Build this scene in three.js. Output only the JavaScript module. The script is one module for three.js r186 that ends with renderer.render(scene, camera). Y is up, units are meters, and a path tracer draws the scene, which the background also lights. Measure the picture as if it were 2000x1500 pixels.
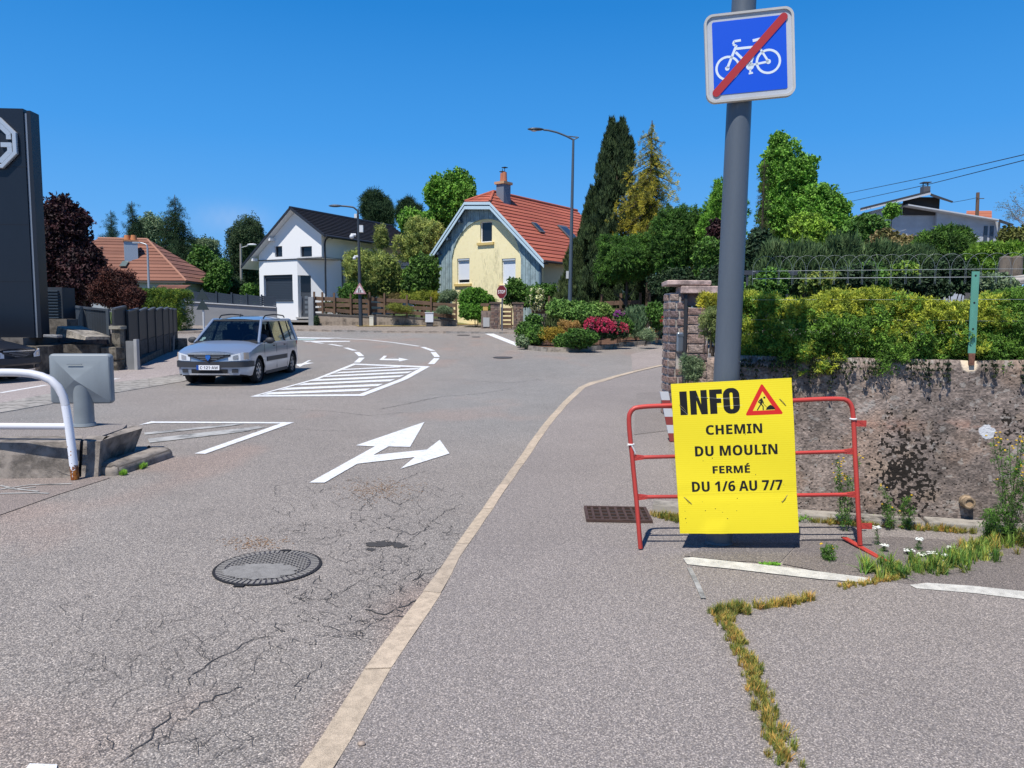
import * as THREE from 'three';
import { mergeGeometries, mergeVertices } from 'three/addons/utils/BufferGeometryUtils.js';
import { RoundedBoxGeometry } from 'three/addons/geometries/RoundedBoxGeometry.js';
import { MarchingCubes } from 'three/addons/objects/MarchingCubes.js';
import { TessellateModifier } from 'three/addons/modifiers/TessellateModifier.js';

// ---------- camera ----------
const FPX = 1432, EYE = 1.6;                       // focal length in photograph pixels, eye height
const scene = new THREE.Scene();
const camera = new THREE.PerspectiveCamera(2 * Math.atan(750 / FPX) * 180 / Math.PI, 4 / 3, 0.05, 2000);
camera.rotation.order = 'YXZ';
camera.position.set(0, EYE, 0);
camera.rotation.set(-Math.atan(128 / FPX), 0, 0.006);
camera.updateMatrixWorld(true);

// ---------- sky, sun, exposure ----------
const EXPOSURE = 1.2;
const SUN = new THREE.Vector3(-0.27, 1, 0.46).normalize();
const lin = (r, g, b) => new THREE.Color().setRGB(r / 255, g / 255, b / 255, THREE.SRGBColorSpace);
{
  const W = 1024, Hh = 512, data = new Float32Array(W * Hh * 4);
  const stops = [[-90, 120, 115, 110], [-2, 165, 190, 222], [0, 160, 195, 236], [3, 130, 186, 242], [7, 100, 174, 244], [13, 72, 157, 236], [22, 42, 133, 215], [45, 30, 88, 165], [90, 24, 66, 130]];
  const col = stops.map((s) => lin(s[1], s[2], s[3]));
  const clouds = [[-39.9, 9.6, 1.3, 0.35, 0.12], [-33.5, 6.0, 2.6, 0.9, 0.3], [-20.6, 7.0, 2.4, 0.9, 0.3], [-35.5, 8.2, 1.4, 0.4, 0.1]];
  for (let j = 0; j < Hh; j++) {
    const el = ((j + 0.5) / Hh - 0.5) * 180;
    let k = 0; while (k < stops.length - 2 && el > stops[k + 1][0]) k++;
    let t = (el - stops[k][0]) / (stops[k + 1][0] - stops[k][0]); t = Math.min(1, Math.max(0, t));
    for (let i = 0; i < W; i++) {
      const az = (((i + 0.5) / W - 0.5) * 360) + 90;   // 0 = straight ahead (-z), positive to the right
      let c = 0;
      for (const [a, e, ra, re, s] of clouds) {
        const q = ((az - a) / ra) ** 2 + ((el - e) / re) ** 2;
        if (q < 4) c += s * Math.exp(-q) * (0.7 + 0.3 * Math.sin(az * 9 + el * 13));
      }
      const o = (j * W + i) * 4;
      for (let n = 0; n < 3; n++) {
        const a = [col[k].r, col[k].g, col[k].b][n], b = [col[k + 1].r, col[k + 1].g, col[k + 1].b][n];
        data[o + n] = ((a + (b - a) * t) * (1 - c) + c * [0.62, 0.68, 0.85][n]) / EXPOSURE;
      }
      data[o + 3] = 1;
    }
  }
  const sky = new THREE.DataTexture(data, W, Hh, THREE.RGBAFormat, THREE.FloatType);
  sky.mapping = THREE.EquirectangularReflectionMapping; sky.magFilter = THREE.LinearFilter; sky.needsUpdate = true;
  scene.background = sky; scene.environment = sky;
}
const sun = new THREE.DirectionalLight(new THREE.Color(1, 0.955, 0.89), 4.6);
sun.name = 'sun'; sun.position.copy(SUN).multiplyScalar(120); sun.castShadow = true;
Object.assign(sun.shadow.camera, { left: -70, right: 70, top: 70, bottom: -70, near: 1, far: 300 });
sun.shadow.mapSize.set(4096, 4096);
scene.add(sun); scene.add(sun.target);
const renderer = new THREE.WebGLRenderer({ antialias: true });
renderer.toneMapping = THREE.LinearToneMapping; renderer.toneMappingExposure = EXPOSURE;
renderer.shadowMap.enabled = true;

// ---------- numbers ----------
let seed = 7;
const rnd = () => { seed = (seed + 0x6d2b79f5) | 0; let t = Math.imul(seed ^ (seed >>> 15), 1 | seed); t = (t + Math.imul(t ^ (t >>> 7), 61 | t)) ^ t; return ((t ^ (t >>> 14)) >>> 0) / 4294967296; };
const rr = (a, b) => a + (b - a) * rnd();
const hash = (x, y, s = 0) => { let h = Math.imul(x | 0, 374761393) + Math.imul(y | 0, 668265263) + Math.imul(s | 0, 974634777); h = Math.imul(h ^ (h >>> 13), 1274126177); h ^= h >>> 16; return (h >>> 0) / 4294967296; };
const vnoise = (x, y, s = 0) => { const ix = Math.floor(x), iy = Math.floor(y), fx = x - ix, fy = y - iy, u = fx * fx * (3 - 2 * fx), v = fy * fy * (3 - 2 * fy); const a = hash(ix, iy, s), b = hash(ix + 1, iy, s), c = hash(ix, iy + 1, s), d = hash(ix + 1, iy + 1, s); return a + (b - a) * u + (c - a) * v + (a - b - c + d) * u * v; };
const fbm = (x, y, o = 4, s = 0) => { let r = 0, a = 0.5, n = 0; for (let i = 0; i < o; i++) { r += a * vnoise(x, y, s + i); n += a; x *= 2.03; y *= 2.03; a *= 0.5; } return r / n; };
const clamp = THREE.MathUtils.clamp, lerp = THREE.MathUtils.lerp, sstep = THREE.MathUtils.smoothstep;
const V = (x, y, z) => new THREE.Vector3(x, y, z);

// the street is level as far as the bend, then climbs gently to the far kerb
const H = (d) => d < 19 ? 0 : d < 50 ? 0.036 * (d - 19) : 1.116;
const ray = (px, py) => V((px - 1000) / FPX, (750 - py) / FPX, -1).applyQuaternion(camera.quaternion);
const at = (px, py, d) => { const r = ray(px, py); return r.multiplyScalar(d / -r.z).add(camera.position); };
function G(px, py, off = 0) {                       // the place on the street that a sight line meets
  const r = ray(px, py); let a = 0.3, b = 200;
  for (let i = 0; i < 50; i++) { const m = (a + b) / 2, y = EYE + r.y * m / -r.z; if (y > H(m) + off) a = m; else b = m; }
  const p = r.multiplyScalar(a / -r.z).add(camera.position); p.y = H(a) + off; return p;
}
function onPlane(px, py, p0, n) { const r = ray(px, py), t = n.dot(p0.clone().sub(camera.position)) / n.dot(r); return r.multiplyScalar(t).add(camera.position); }

// ---------- scene helpers ----------
const used = new Map();
const numbered = (n) => { const k = used.get(n) ?? 0; used.set(n, k + 1); return k ? n + '_' + String(k).padStart(3, '0') : n; };
const shade = (o) => { o.castShadow = true; o.receiveShadow = true; return o; };
function tag(o, label, category, group, kind) { if (label) o.userData.label = label; if (category) o.userData.category = category; if (group) o.userData.group = group; if (kind) o.userData.kind = kind; return o; }
function part(name, geo, mat, parent) {
  const list = [].concat(geo).filter(Boolean), g = list.length === 1 ? list[0] : mergeGeometries(list.map((x) => { const y = x.index ? x.toNonIndexed() : x.clone(); for (const k of Object.keys(y.attributes)) if (!['position', 'normal', 'uv'].includes(k)) y.deleteAttribute(k); if (!y.attributes.normal) y.computeVertexNormals(); if (!y.attributes.uv) y.setAttribute('uv', new THREE.BufferAttribute(new Float32Array(y.attributes.position.count * 2), 2)); return y; }));
  const m = shade(new THREE.Mesh(g, mat)); m.name = parent === scene ? numbered(name) : name; if (name === 'stem') m.userData.kind = 'stuff'; parent.add(m); return m;
}
function thing(name, label, category, pos, turn = 0, group) {
  const o = new THREE.Group(); o.name = numbered(name); if (pos) o.position.copy(pos); o.rotation.y = turn; scene.add(o);
  o.updateMatrixWorld(true); return tag(o, label, category, group);
}
const single = (name, geo, mat, label, category, group) => tag(part(name, geo, mat, scene), label, category, group);
const struct = (name, geo, mat) => tag(part(name, geo, mat, scene), null, null, null, 'structure');
const box = (w, h, d, x = 0, y = 0, z = 0, ry = 0) => { const g = new THREE.BoxGeometry(w, h, d); if (ry) g.rotateY(ry); return g.translate(x, y, z); };
const rbox = (w, h, d, r, x = 0, y = 0, z = 0) => new RoundedBoxGeometry(w, h, d, 2, r).translate(x, y, z);
const cyl = (r0, r1, h, x = 0, y = 0, z = 0, n = 16) => new THREE.CylinderGeometry(r1, r0, h, n).translate(x, y + h / 2, z);   // r0 below, r1 above, base at y
const tube = (pts, r, n = 8, seg) => new THREE.TubeGeometry(new THREE.CatmullRomCurve3(pts, false, 'catmullrom', 0.2), seg ?? Math.max(2, pts.length * 5), r, n);
const rod = (a, b, r, n = 8, r2 = r) => { const d = b.clone().sub(a), g = new THREE.CylinderGeometry(r2, r, d.length(), n); g.translate(0, d.length() / 2, 0); g.applyQuaternion(new THREE.Quaternion().setFromUnitVectors(V(0, 1, 0), d.normalize())); return g.translate(a.x, a.y, a.z); };
function prism(pts, depth, bevel = 0) {             // a polygon in x, y pushed back along -z
  const s = new THREE.Shape(pts.map((p) => new THREE.Vector2(p[0], p[1])));
  const g = new THREE.ExtrudeGeometry(s, { depth, bevelEnabled: bevel > 0, bevelSize: bevel, bevelThickness: bevel, bevelOffset: -bevel, bevelSegments: 1, curveSegments: 8 });
  return g.translate(0, 0, -depth);
}
function hexa(p) {                                  // eight corners: 0-3 the lower or front ring, 4-7 the ring opposite
  const f = [[0, 1, 2, 3], [7, 6, 5, 4], [4, 5, 1, 0], [5, 6, 2, 1], [6, 7, 3, 2], [7, 4, 0, 3]], pos = [], uv = [];
  const mid = p.reduce((a, b) => a.add(b), V(0, 0, 0)).multiplyScalar(1 / 8);
  for (let q of f) { const nn = p[q[1]].clone().sub(p[q[0]]).cross(p[q[2]].clone().sub(p[q[0]])), ce = p[q[0]].clone().add(p[q[1]]).add(p[q[2]]).add(p[q[3]]).multiplyScalar(0.25).sub(mid); if (nn.dot(ce) < 0) q = [...q].reverse(); for (const k of [0, 1, 2, 0, 2, 3]) { pos.push(p[q[k]].x, p[q[k]].y, p[q[k]].z); uv.push([0, 1, 1, 0][k], [0, 0, 1, 1][k]); } }
  const g = new THREE.BufferGeometry(); g.setAttribute('position', new THREE.Float32BufferAttribute(pos, 3)); g.setAttribute('uv', new THREE.Float32BufferAttribute(uv, 2)); g.computeVertexNormals(); return g;
}
function slab(a, b, c, d, t, n) {                   // a four-cornered plate, thickness t along n
  n = n ?? b.clone().sub(a).cross(d.clone().sub(a)).normalize();
  const o = n.clone().multiplyScalar(t); return hexa([a, b, c, d].map((p) => p.clone().add(o)).concat([a, b, c, d].map((p) => p.clone())));
}
function worldUV(g, s = 1) {                        // texture coordinates in metres by the main direction of each face
  g = g.index ? g.toNonIndexed() : g; if (!g.attributes.normal) g.computeVertexNormals();
  const p = g.attributes.position, n = g.attributes.normal, uv = new Float32Array(p.count * 2);
  for (let i = 0; i < p.count; i++) {
    const ax = Math.abs(n.getX(i)), ay = Math.abs(n.getY(i)), az = Math.abs(n.getZ(i));
    const [u, v] = ay >= ax && ay >= az ? [p.getX(i), p.getZ(i)] : ax > az ? [p.getZ(i), p.getY(i)] : [p.getX(i), p.getY(i)];
    uv[i * 2] = u * s; uv[i * 2 + 1] = v * s;
  }
  g.setAttribute('uv', new THREE.BufferAttribute(uv, 2)); return g;
}
// ---------- materials ----------
function dataTex(w, h, fn, srgb = true, wrap = true) {
  const a = new Uint8Array(w * h * 4); fn(a, w, h);
  const t = new THREE.DataTexture(a, w, h); t.magFilter = THREE.LinearFilter; t.minFilter = THREE.LinearMipmapLinearFilter; t.generateMipmaps = true;
  if (wrap) t.wrapS = t.wrapT = THREE.RepeatWrapping; if (srgb) t.colorSpace = THREE.SRGBColorSpace; t.needsUpdate = true; return t;
}
function canvasTex(w, h, draw) { const c = document.createElement('canvas'); c.width = w; c.height = h; const x = c.getContext('2d'); draw(x, w, h); const t = new THREE.CanvasTexture(c); t.colorSpace = THREE.SRGBColorSpace; return t; }
// fine grain that tiles: brightness round 1, for paint, plaster, concrete, metal
function grain(size, coarse, amp, speck, s) {
  const P = size, per = (x, y, n, k) => { const fx = x / P * n, fy = y / P * n, ix = Math.floor(fx), iy = Math.floor(fy), u = fx - ix, v = fy - iy, w = (i, j) => hash(((ix + i) % n + n) % n, ((iy + j) % n + n) % n, k); const a = u * u * (3 - 2 * u), b = v * v * (3 - 2 * v); return lerp(lerp(w(0, 0), w(1, 0), a), lerp(w(0, 1), w(1, 1), a), b); };
  return dataTex(P, P, (A) => { for (let y = 0; y < P; y++) for (let x = 0; x < P; x++) { let v = 0, a = 0.5; for (let o = 0, n = coarse; o < 5; o++, n *= 2, a *= 0.6) v += a * (per(x, y, n, s + o) - 0.5); const q = 235 + 255 * (v * amp + (hash(x, y, s + 9) - 0.5) * speck), i = (y * P + x) * 4; A[i] = A[i + 1] = A[i + 2] = clamp(q, 0, 255); A[i + 3] = 255; } });
}
const GRAIN = grain(512, 4, 0.5, 0.10, 3), ROUGHGRAIN = grain(512, 8, 0.9, 0.3, 40), SOFTGRAIN = grain(256, 3, 0.14, 0.03, 80), SPECK = grain(512, 24, 0.3, 0.34, 140);
const mat = (c, rough = 0.8, o = {}) => new THREE.MeshStandardMaterial({ color: Array.isArray(c) ? new THREE.Color().setRGB(c[0], c[1], c[2]) : new THREE.Color(c), roughness: rough, ...o });
const grainy = (c, rough = 0.85, map = GRAIN, o = {}) => mat(c, rough, { map, bumpMap: map, bumpScale: 0.004, ...o });
const glass = (c = [0.75, 0.8, 0.82], o = {}) => new THREE.MeshPhysicalMaterial({ color: new THREE.Color().setRGB(...c), roughness: 0.03, transmission: 1, thickness: 0, ior: 1.5, ...o });
// ---------- ground, street, pavements ----------
function asphaltMaps(size, cell, s, palette, binder) {
  const n = Math.round(size / cell), hgt = new Uint8Array(size * size * 4);
  const map = dataTex(size, size, (A) => {
    for (let y = 0; y < size; y++) for (let x = 0; x < size; x++) {
      const cx = Math.floor(x / cell), cy = Math.floor(y / cell); let best = 9, id = 0, bi = 0;
      for (let j = -1; j <= 1; j++) for (let i = -1; i <= 1; i++) {
        const wx = ((cx + i) % n + n) % n, wy = ((cy + j) % n + n) % n, hx = hash(wx, wy, s), hy = hash(wx, wy, s + 1);
        const dx = (cx + i + hx) - x / cell, dy = (cy + j + hy) - y / cell, r = 0.7 + 0.6 * hash(wx, wy, s + 2), q = (dx * dx + dy * dy) / r;
        if (q < best) { best = q; id = wx; bi = wy; }
      }
      const h0 = hash(id, bi, s + 3), h1 = hash(id, bi, s + 4), c = palette[Math.floor(h0 * palette.length)], e = clamp((0.5 - best) * 3.2, 0, 1), o = (y * size + x) * 4, f = (hash(x, y, s + 7) - 0.5) * 14, low = (vnoise(x / 90, y / 90, 5) - 0.5) * 0;
      for (let k = 0; k < 3; k++) A[o + k] = clamp(lerp(binder[k], c[k] * (0.78 + 0.44 * h1), 0.25 + 0.75 * e) + f + low, 0, 255);
      A[o + 3] = 255;
      const hh = 120 * e * (0.5 + 0.5 * h1) + 90 + (hash(x, y, s + 8) - 0.5) * 30; hgt[o] = hgt[o + 1] = hgt[o + 2] = clamp(hh, 0, 255); hgt[o + 3] = 255;
    }
  });
  return { map, bump: dataTex(size, size, (A) => A.set(hgt), false) };
}
const AS1 = asphaltMaps(1600, 5, 11, [[146, 145, 144], [158, 155, 151], [126, 125, 125], [166, 163, 158], [138, 134, 131], [114, 113, 114], [184, 181, 176]], [96, 95, 94]);
const AS2 = asphaltMaps(1200, 4, 61, [[140, 136, 136], [150, 144, 142], [130, 127, 128], [160, 154, 150], [136, 132, 132], [178, 172, 168]], [108, 105, 106]);
const asphalt = (S, tint, rep, bump) => { const a = S.map.clone(), b = S.bump.clone(); a.repeat.set(1 / rep, 1 / rep); b.repeat.copy(a.repeat); a.needsUpdate = b.needsUpdate = true; return mat(tint, 0.93, { map: a, bumpMap: b, bumpScale: bump, vertexColors: true }); };
const roadMat = asphalt(AS1, [0.90, 0.882, 0.85], 2.0, 0.004), walkMat = asphalt(AS2, [0.865, 0.845, 0.80], 1.7, 0.0035);

function paint(g, fn) { const p = g.attributes.position, c = new Float32Array(p.count * 3); for (let i = 0; i < p.count; i++) { const q = fn(p.getX(i), -p.getZ(i)); c.set(q, i * 3); } g.setAttribute('color', new THREE.BufferAttribute(c, 3)); return g; }
// patches of older, pinker and greyer wearing course
const roadTone = (x, d) => {
  const a = fbm(x * 0.35 + 7, d * 0.22, 4, 3) - 0.5, b = fbm(x * 1.7, d * 1.7, 3, 9) - 0.5, c = vnoise(x * 6, d * 6, 4) - 0.5, e = fbm(x * 0.9 + 31, d * 0.5, 3, 21);
  const k = 0.96 + a * 0.20 + b * 0.15 + c * 0.07, pink = sstep(fbm(x * 0.22 + 3, d * 0.13 + 2, 3, 33), 0.26, 0.6), rust = sstep(e, 0.62, 0.8) * 0.10;
  return [k * lerp(0.985, 1.07, pink) * (1 + rust), k * lerp(0.985, 1.005, pink) * (1 - rust * 0.1), k * lerp(0.985, 0.965, pink) * (1 - rust * 0.5)].map((v) => v * 1.0);
};
const walkTone = (x, d) => { const a = fbm(x * 0.5 + 2, d * 0.5, 4, 53) - 0.5, b = fbm(x * 2.5, d * 2.5, 3, 59) - 0.5, c = vnoise(x * 8, d * 8, 64) - 0.5; const k = 1 + a * 0.2 + b * 0.12 + c * 0.07; return [k * 1.03, k * 1.0, k * 0.985]; };
function gridSheet(xs, ds, off, hf = H) {
  const pos = [], uv = [], idx = [], n = xs.length;
  for (const d of ds) for (const x of xs) { pos.push(x, hf(d, x) + off, -d); uv.push(x, d); }
  for (let j = 0; j < ds.length - 1; j++) for (let i = 0; i < n - 1; i++) { const a = j * n + i, b = a + 1, c = a + n, e = c + 1; idx.push(a, b, e, a, e, c); }
  const g = new THREE.BufferGeometry(); g.setAttribute('position', new THREE.Float32BufferAttribute(pos, 3)); g.setAttribute('uv', new THREE.Float32BufferAttribute(uv, 2)); g.setIndex(idx); g.computeVertexNormals(); return g;
}
const steps = (...segs) => { const r = []; for (const [a, b, s] of segs) for (let v = a; v < b - 1e-6; v += s) r.push(v); r.push(segs[segs.length - 1][1]); return r; };
// a flat shape on the street from corners [x, d]; draped over the slope
function drape(pts, off, edge = 0.5, holes) {
  const s = new THREE.Shape(pts.map((p) => new THREE.Vector2(p[0], p[1])));
  let g = new THREE.ShapeGeometry(s).toNonIndexed(); g.deleteAttribute('normal');
  g = new TessellateModifier(edge, 7).modify(g);
  const p = g.attributes.position, uv = new Float32Array(p.count * 2);
  for (let i = 0; i < p.count; i++) { const x = p.getX(i), d = p.getY(i); uv[i * 2] = x; uv[i * 2 + 1] = d; p.setXYZ(i, x, H(d) + off, -d); }
  g.setAttribute('uv', new THREE.BufferAttribute(uv, 2)); g.computeVertexNormals();
  if (g.attributes.normal.getY(0) < 0) { for (let i = 0; i < p.count; i += 3) { for (const A of [p, g.attributes.uv]) { const n = A.itemSize; for (let k = 0; k < n; k++) { const t = A.array[(i + 1) * n + k]; A.array[(i + 1) * n + k] = A.array[(i + 2) * n + k]; A.array[(i + 2) * n + k] = t; } } } g.computeVertexNormals(); }
  return g;
}
const xd = (px, py) => { const p = G(px, py); return [p.x, -p.z]; };
const pxs = (...l) => l.map(([a, b]) => xd(a, b));

const earthMat = grainy([0.10, 0.085, 0.055], 0.95, ROUGHGRAIN, { vertexColors: true });
struct('ground', paint(gridSheet(steps([-600, -60, 60], [-60, 60, 4], [60, 600, 60]), steps([-30, 0, 10], [0, 19, 19], [19, 50, 31], [50, 100, 5], [100, 900, 80]), -0.03), (x, d) => { const k = 0.7 + 0.6 * fbm(x * 0.2, d * 0.2, 3); return [k, k * 1.35, k * 0.8]; }), earthMat);
const road = struct('road', paint(gridSheet(steps([-60, -12, 2], [-12, -6, 0.4], [-6, 4, 0.12], [4, 10, 0.4], [10, 44, 2]), steps([-5, 1.5, 0.8], [1.5, 10, 0.1], [10, 19, 0.25], [19, 48, 0.5]), 0), roadTone), roadMat);

// right kerb line: flat stones level with the asphalt
const kerbL = pxs([560, 1542], [588, 1500], [660, 1390], [718, 1299], [770, 1231], [835, 1146], [874, 1091], [900, 1052], [960, 970], [1010, 900], [1060, 830], [1100, 785], [1130, 757], [1152, 747], [1200, 733], [1245, 721], [1300, 708]);
const kerbR = pxs([628, 1542], [655, 1500], [715, 1390], [770, 1297], [818, 1228], [868, 1150], [896, 1092], [924, 1052], [980, 968], [1030, 896], [1076, 828], [1113, 785], [1143, 757], [1164, 749], [1206, 737], [1248, 726], [1300, 714]);
const stoneMats = [[0.56, 0.455, 0.335], [0.60, 0.485, 0.36], [0.52, 0.425, 0.32]].map((c) => grainy(c, 0.9, SPECK, { bumpScale: 0.003 }));
function kerbStones(parent, L, R, len, off, h, mats, gap = 0.012) {
  const cum = [0]; for (let i = 1; i < L.length; i++) cum.push(cum[i - 1] + Math.hypot(L[i][0] - L[i - 1][0], L[i][1] - L[i - 1][1]));
  const ev = (A, s) => { let i = 1; while (i < cum.length - 1 && cum[i] < s) i++; const t = clamp((s - cum[i - 1]) / (cum[i] - cum[i - 1]), 0, 1); return [lerp(A[i - 1][0], A[i][0], t), lerp(A[i - 1][1], A[i][1], t)]; };
  const total = cum[cum.length - 1];
  for (let s = 0, k = 0; s < total - 0.05; k++) {
    const e = Math.min(total, s + len * rr(0.85, 1.15)), n = Math.max(1, Math.round((e - s) / 0.3)), pos = [];
    const ring = (q, end) => { const a = ev(L, q), b = ev(R, q), w = 0.004, y = H((a[1] + b[1]) / 2) + off, mx = a[0] + (b[0] - a[0]) * w, j = rr(-0.004, 0.004); return [V(a[0] + j, y - h, -a[1]), V(b[0] + j, y - h, -b[1]), V(b[0] + j, y, -b[1]), V(mx + j, y, -a[1])]; };
    const parts = []; let prev = ring(s + gap / 2);
    for (let i = 1; i <= n; i++) { const cur = ring(lerp(s + gap / 2, e - gap / 2, i / n)); parts.push(hexa([...prev, ...cur])); prev = cur; }
    const g = worldUV(parts.length > 1 ? mergeGeometries(parts) : parts[0], 1.3);
    part('kerb_stone', g, mats[k % mats.length], parent); s = e;
  }
}
kerbStones(road, kerbL, kerbR, 1.0, 0.007, 0.05, stoneMats);

// right pavement and the car park beyond the overgrown joint
const pave = [...kerbR, [9, 23.2], [9, 14], [3.0, 12.6], [2.6, 12.4], [1.45, 6.3], [14, 3.2], [14, -2], [-0.6, -2], [-0.6, 1.2]];
struct('pavement', paint(drape(pave, 0.004, 0.35), walkTone), walkMat);
const joint = pxs([1510, 1560], [1535, 1490], [1500, 1400], [1468, 1310], [1440, 1255], [1408, 1205], [1480, 1190], [1585, 1172], [1690, 1148], [1780, 1126], [1900, 1096], [2060, 1060]);
struct('car_park', paint(drape([...joint, [12, 4.2], [12, 0.6], [1.0, 0.6]], 0.009, 0.3), (x, d) => walkTone(x + 40, d + 17).map((v) => v * 1.0)), walkMat);
struct('asphalt_patch', paint(drape(pxs([1335, 1088], [1392, 1062], [1560, 1062], [1522, 1102], [1430, 1098]), 0.009, 0.3), (x, d) => walkTone(x, d).map((v) => v * 0.72)), walkMat);
struct('asphalt_patch', paint(drape(pxs([1566, 1056], [1528, 1104], [1610, 1120], [1700, 1133], [1790, 1146], [2000, 1160], [2350, 1200], [2350, 1060], [2060, 1052], [1900, 1060], [1740, 1050]), 0.0097, 0.3), (x, d) => walkTone(x + 3, d + 8).map((v, i) => v * [0.68, 0.665, 0.665][i])), walkMat);
struct('asphalt_patch', paint(drape(pxs([1243, 768], [1300, 765], [1306, 842], [1238, 850]), 0.009, 0.5), (x, d) => walkTone(x + 9, d).map((v) => v * 0.9)), walkMat);
struct('asphalt_patch', paint(drape(pxs([1232, 692], [1320, 672], [1320, 706], [1236, 724]), 0.006, 0.6), (x, d) => walkTone(x + 9, d).map((v, i) => v * [1.2, 1.16, 1.14][i])), walkMat);

// left: gutter, pavement, apron in front of the traffic island
const gutterMat = grainy([0.36, 0.335, 0.30], 0.92, ROUGHGRAIN), oldPath = asphalt(AS2, [1.12, 1.07, 1.04], 2.3, 0.004);
const gutL = pxs([-420, 858], [0, 788], [200, 750], [355, 730], [420, 716], [470, 702]), gutR = pxs([-420, 884], [0, 807], [200, 772], [355, 746], [430, 728], [485, 708]);
kerbStones(road, gutL, gutR, 1.6, 0.012, 0.05, [gutterMat, grainy([0.33, 0.31, 0.28], 0.92, ROUGHGRAIN)]);
struct('pavement', paint(drape([...gutL, [-13, 29], [-30, 29], [-30, 14], [-20, 11]], 0.006, 0.9), walkTone), oldPath);
struct('pavement', paint(drape(pxs([-500, 1120], [0, 1007], [110, 968], [215, 934], [150, 915], [-600, 905]), 0.006, 0.3), (x, d) => walkTone(x, d).map((v, i) => v * [0.92, 0.86, 0.83][i])), walkMat);

// cracks: flat wandering ribbons, the dark of open gaps put into their colour
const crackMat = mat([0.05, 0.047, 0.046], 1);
function crack(pts, w, rough = 0.02) {
  const line = []; for (let i = 0; i < pts.length - 1; i++) { const n = Math.max(3, Math.round(Math.hypot(pts[i + 1][0] - pts[i][0], pts[i + 1][1] - pts[i][1]) / 0.035)); for (let k = 0; k < n; k++) { const t = k / n; line.push([lerp(pts[i][0], pts[i + 1][0], t) + rr(-rough, rough), lerp(pts[i][1], pts[i + 1][1], t) + rr(-rough, rough)]); } }
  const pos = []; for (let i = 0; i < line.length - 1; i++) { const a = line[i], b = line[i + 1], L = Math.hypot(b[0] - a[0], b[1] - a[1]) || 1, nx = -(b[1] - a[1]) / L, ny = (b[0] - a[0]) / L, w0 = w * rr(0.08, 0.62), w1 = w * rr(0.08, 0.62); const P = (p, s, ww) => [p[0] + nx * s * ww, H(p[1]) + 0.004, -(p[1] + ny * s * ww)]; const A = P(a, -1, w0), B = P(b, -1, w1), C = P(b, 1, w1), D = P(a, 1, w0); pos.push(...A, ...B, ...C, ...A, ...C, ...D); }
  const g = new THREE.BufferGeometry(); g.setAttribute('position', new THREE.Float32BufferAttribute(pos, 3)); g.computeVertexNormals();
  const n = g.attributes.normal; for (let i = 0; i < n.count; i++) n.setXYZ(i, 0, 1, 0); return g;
}
const cracks = [];
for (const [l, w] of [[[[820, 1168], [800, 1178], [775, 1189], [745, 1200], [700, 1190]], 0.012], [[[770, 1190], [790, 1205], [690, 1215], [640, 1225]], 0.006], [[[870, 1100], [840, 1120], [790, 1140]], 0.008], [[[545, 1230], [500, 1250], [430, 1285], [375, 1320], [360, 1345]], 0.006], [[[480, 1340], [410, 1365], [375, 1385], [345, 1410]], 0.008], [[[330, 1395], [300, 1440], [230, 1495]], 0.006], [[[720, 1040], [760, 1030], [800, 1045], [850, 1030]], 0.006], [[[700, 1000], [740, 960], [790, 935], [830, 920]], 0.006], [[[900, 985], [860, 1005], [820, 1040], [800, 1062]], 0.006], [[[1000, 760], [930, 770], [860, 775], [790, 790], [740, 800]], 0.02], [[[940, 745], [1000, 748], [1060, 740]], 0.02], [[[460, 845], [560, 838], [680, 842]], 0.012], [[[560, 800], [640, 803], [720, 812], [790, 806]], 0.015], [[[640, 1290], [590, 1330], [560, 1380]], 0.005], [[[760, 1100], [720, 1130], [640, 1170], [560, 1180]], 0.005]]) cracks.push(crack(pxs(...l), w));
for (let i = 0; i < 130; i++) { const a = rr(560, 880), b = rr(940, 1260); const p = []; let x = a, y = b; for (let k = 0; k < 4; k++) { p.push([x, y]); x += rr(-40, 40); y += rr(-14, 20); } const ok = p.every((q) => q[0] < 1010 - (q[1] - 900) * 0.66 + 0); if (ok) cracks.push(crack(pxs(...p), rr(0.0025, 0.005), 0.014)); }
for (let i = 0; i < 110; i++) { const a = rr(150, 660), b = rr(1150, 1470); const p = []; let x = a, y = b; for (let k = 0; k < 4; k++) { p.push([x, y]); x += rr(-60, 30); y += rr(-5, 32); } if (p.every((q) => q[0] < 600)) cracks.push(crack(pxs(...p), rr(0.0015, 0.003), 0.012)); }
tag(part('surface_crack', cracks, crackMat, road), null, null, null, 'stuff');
{ // broken-out pothole and rusty clay stains
  const blot = (cx, cy, rx, ry, m, name, off, jag = 0.35) => { const pts = []; for (let i = 0; i < 30; i++) { const t = i / 30 * Math.PI * 2, k = 1 - jag + 2 * jag * rnd(); pts.push([cx + Math.cos(t) * rx * k, cy + Math.sin(t) * ry * k]); } return part(name, drape(pxs(...pts), off, 0.2), m, road); };
  blot(748, 1063, 27, 5, crackMat, 'pothole', 0.004, 0.5); blot(782, 1066, 13, 4, crackMat, 'pothole', 0.0045, 0.5); blot(725, 1074, 9, 3, crackMat, 'pothole', 0.0045, 0.5);
}
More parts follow.
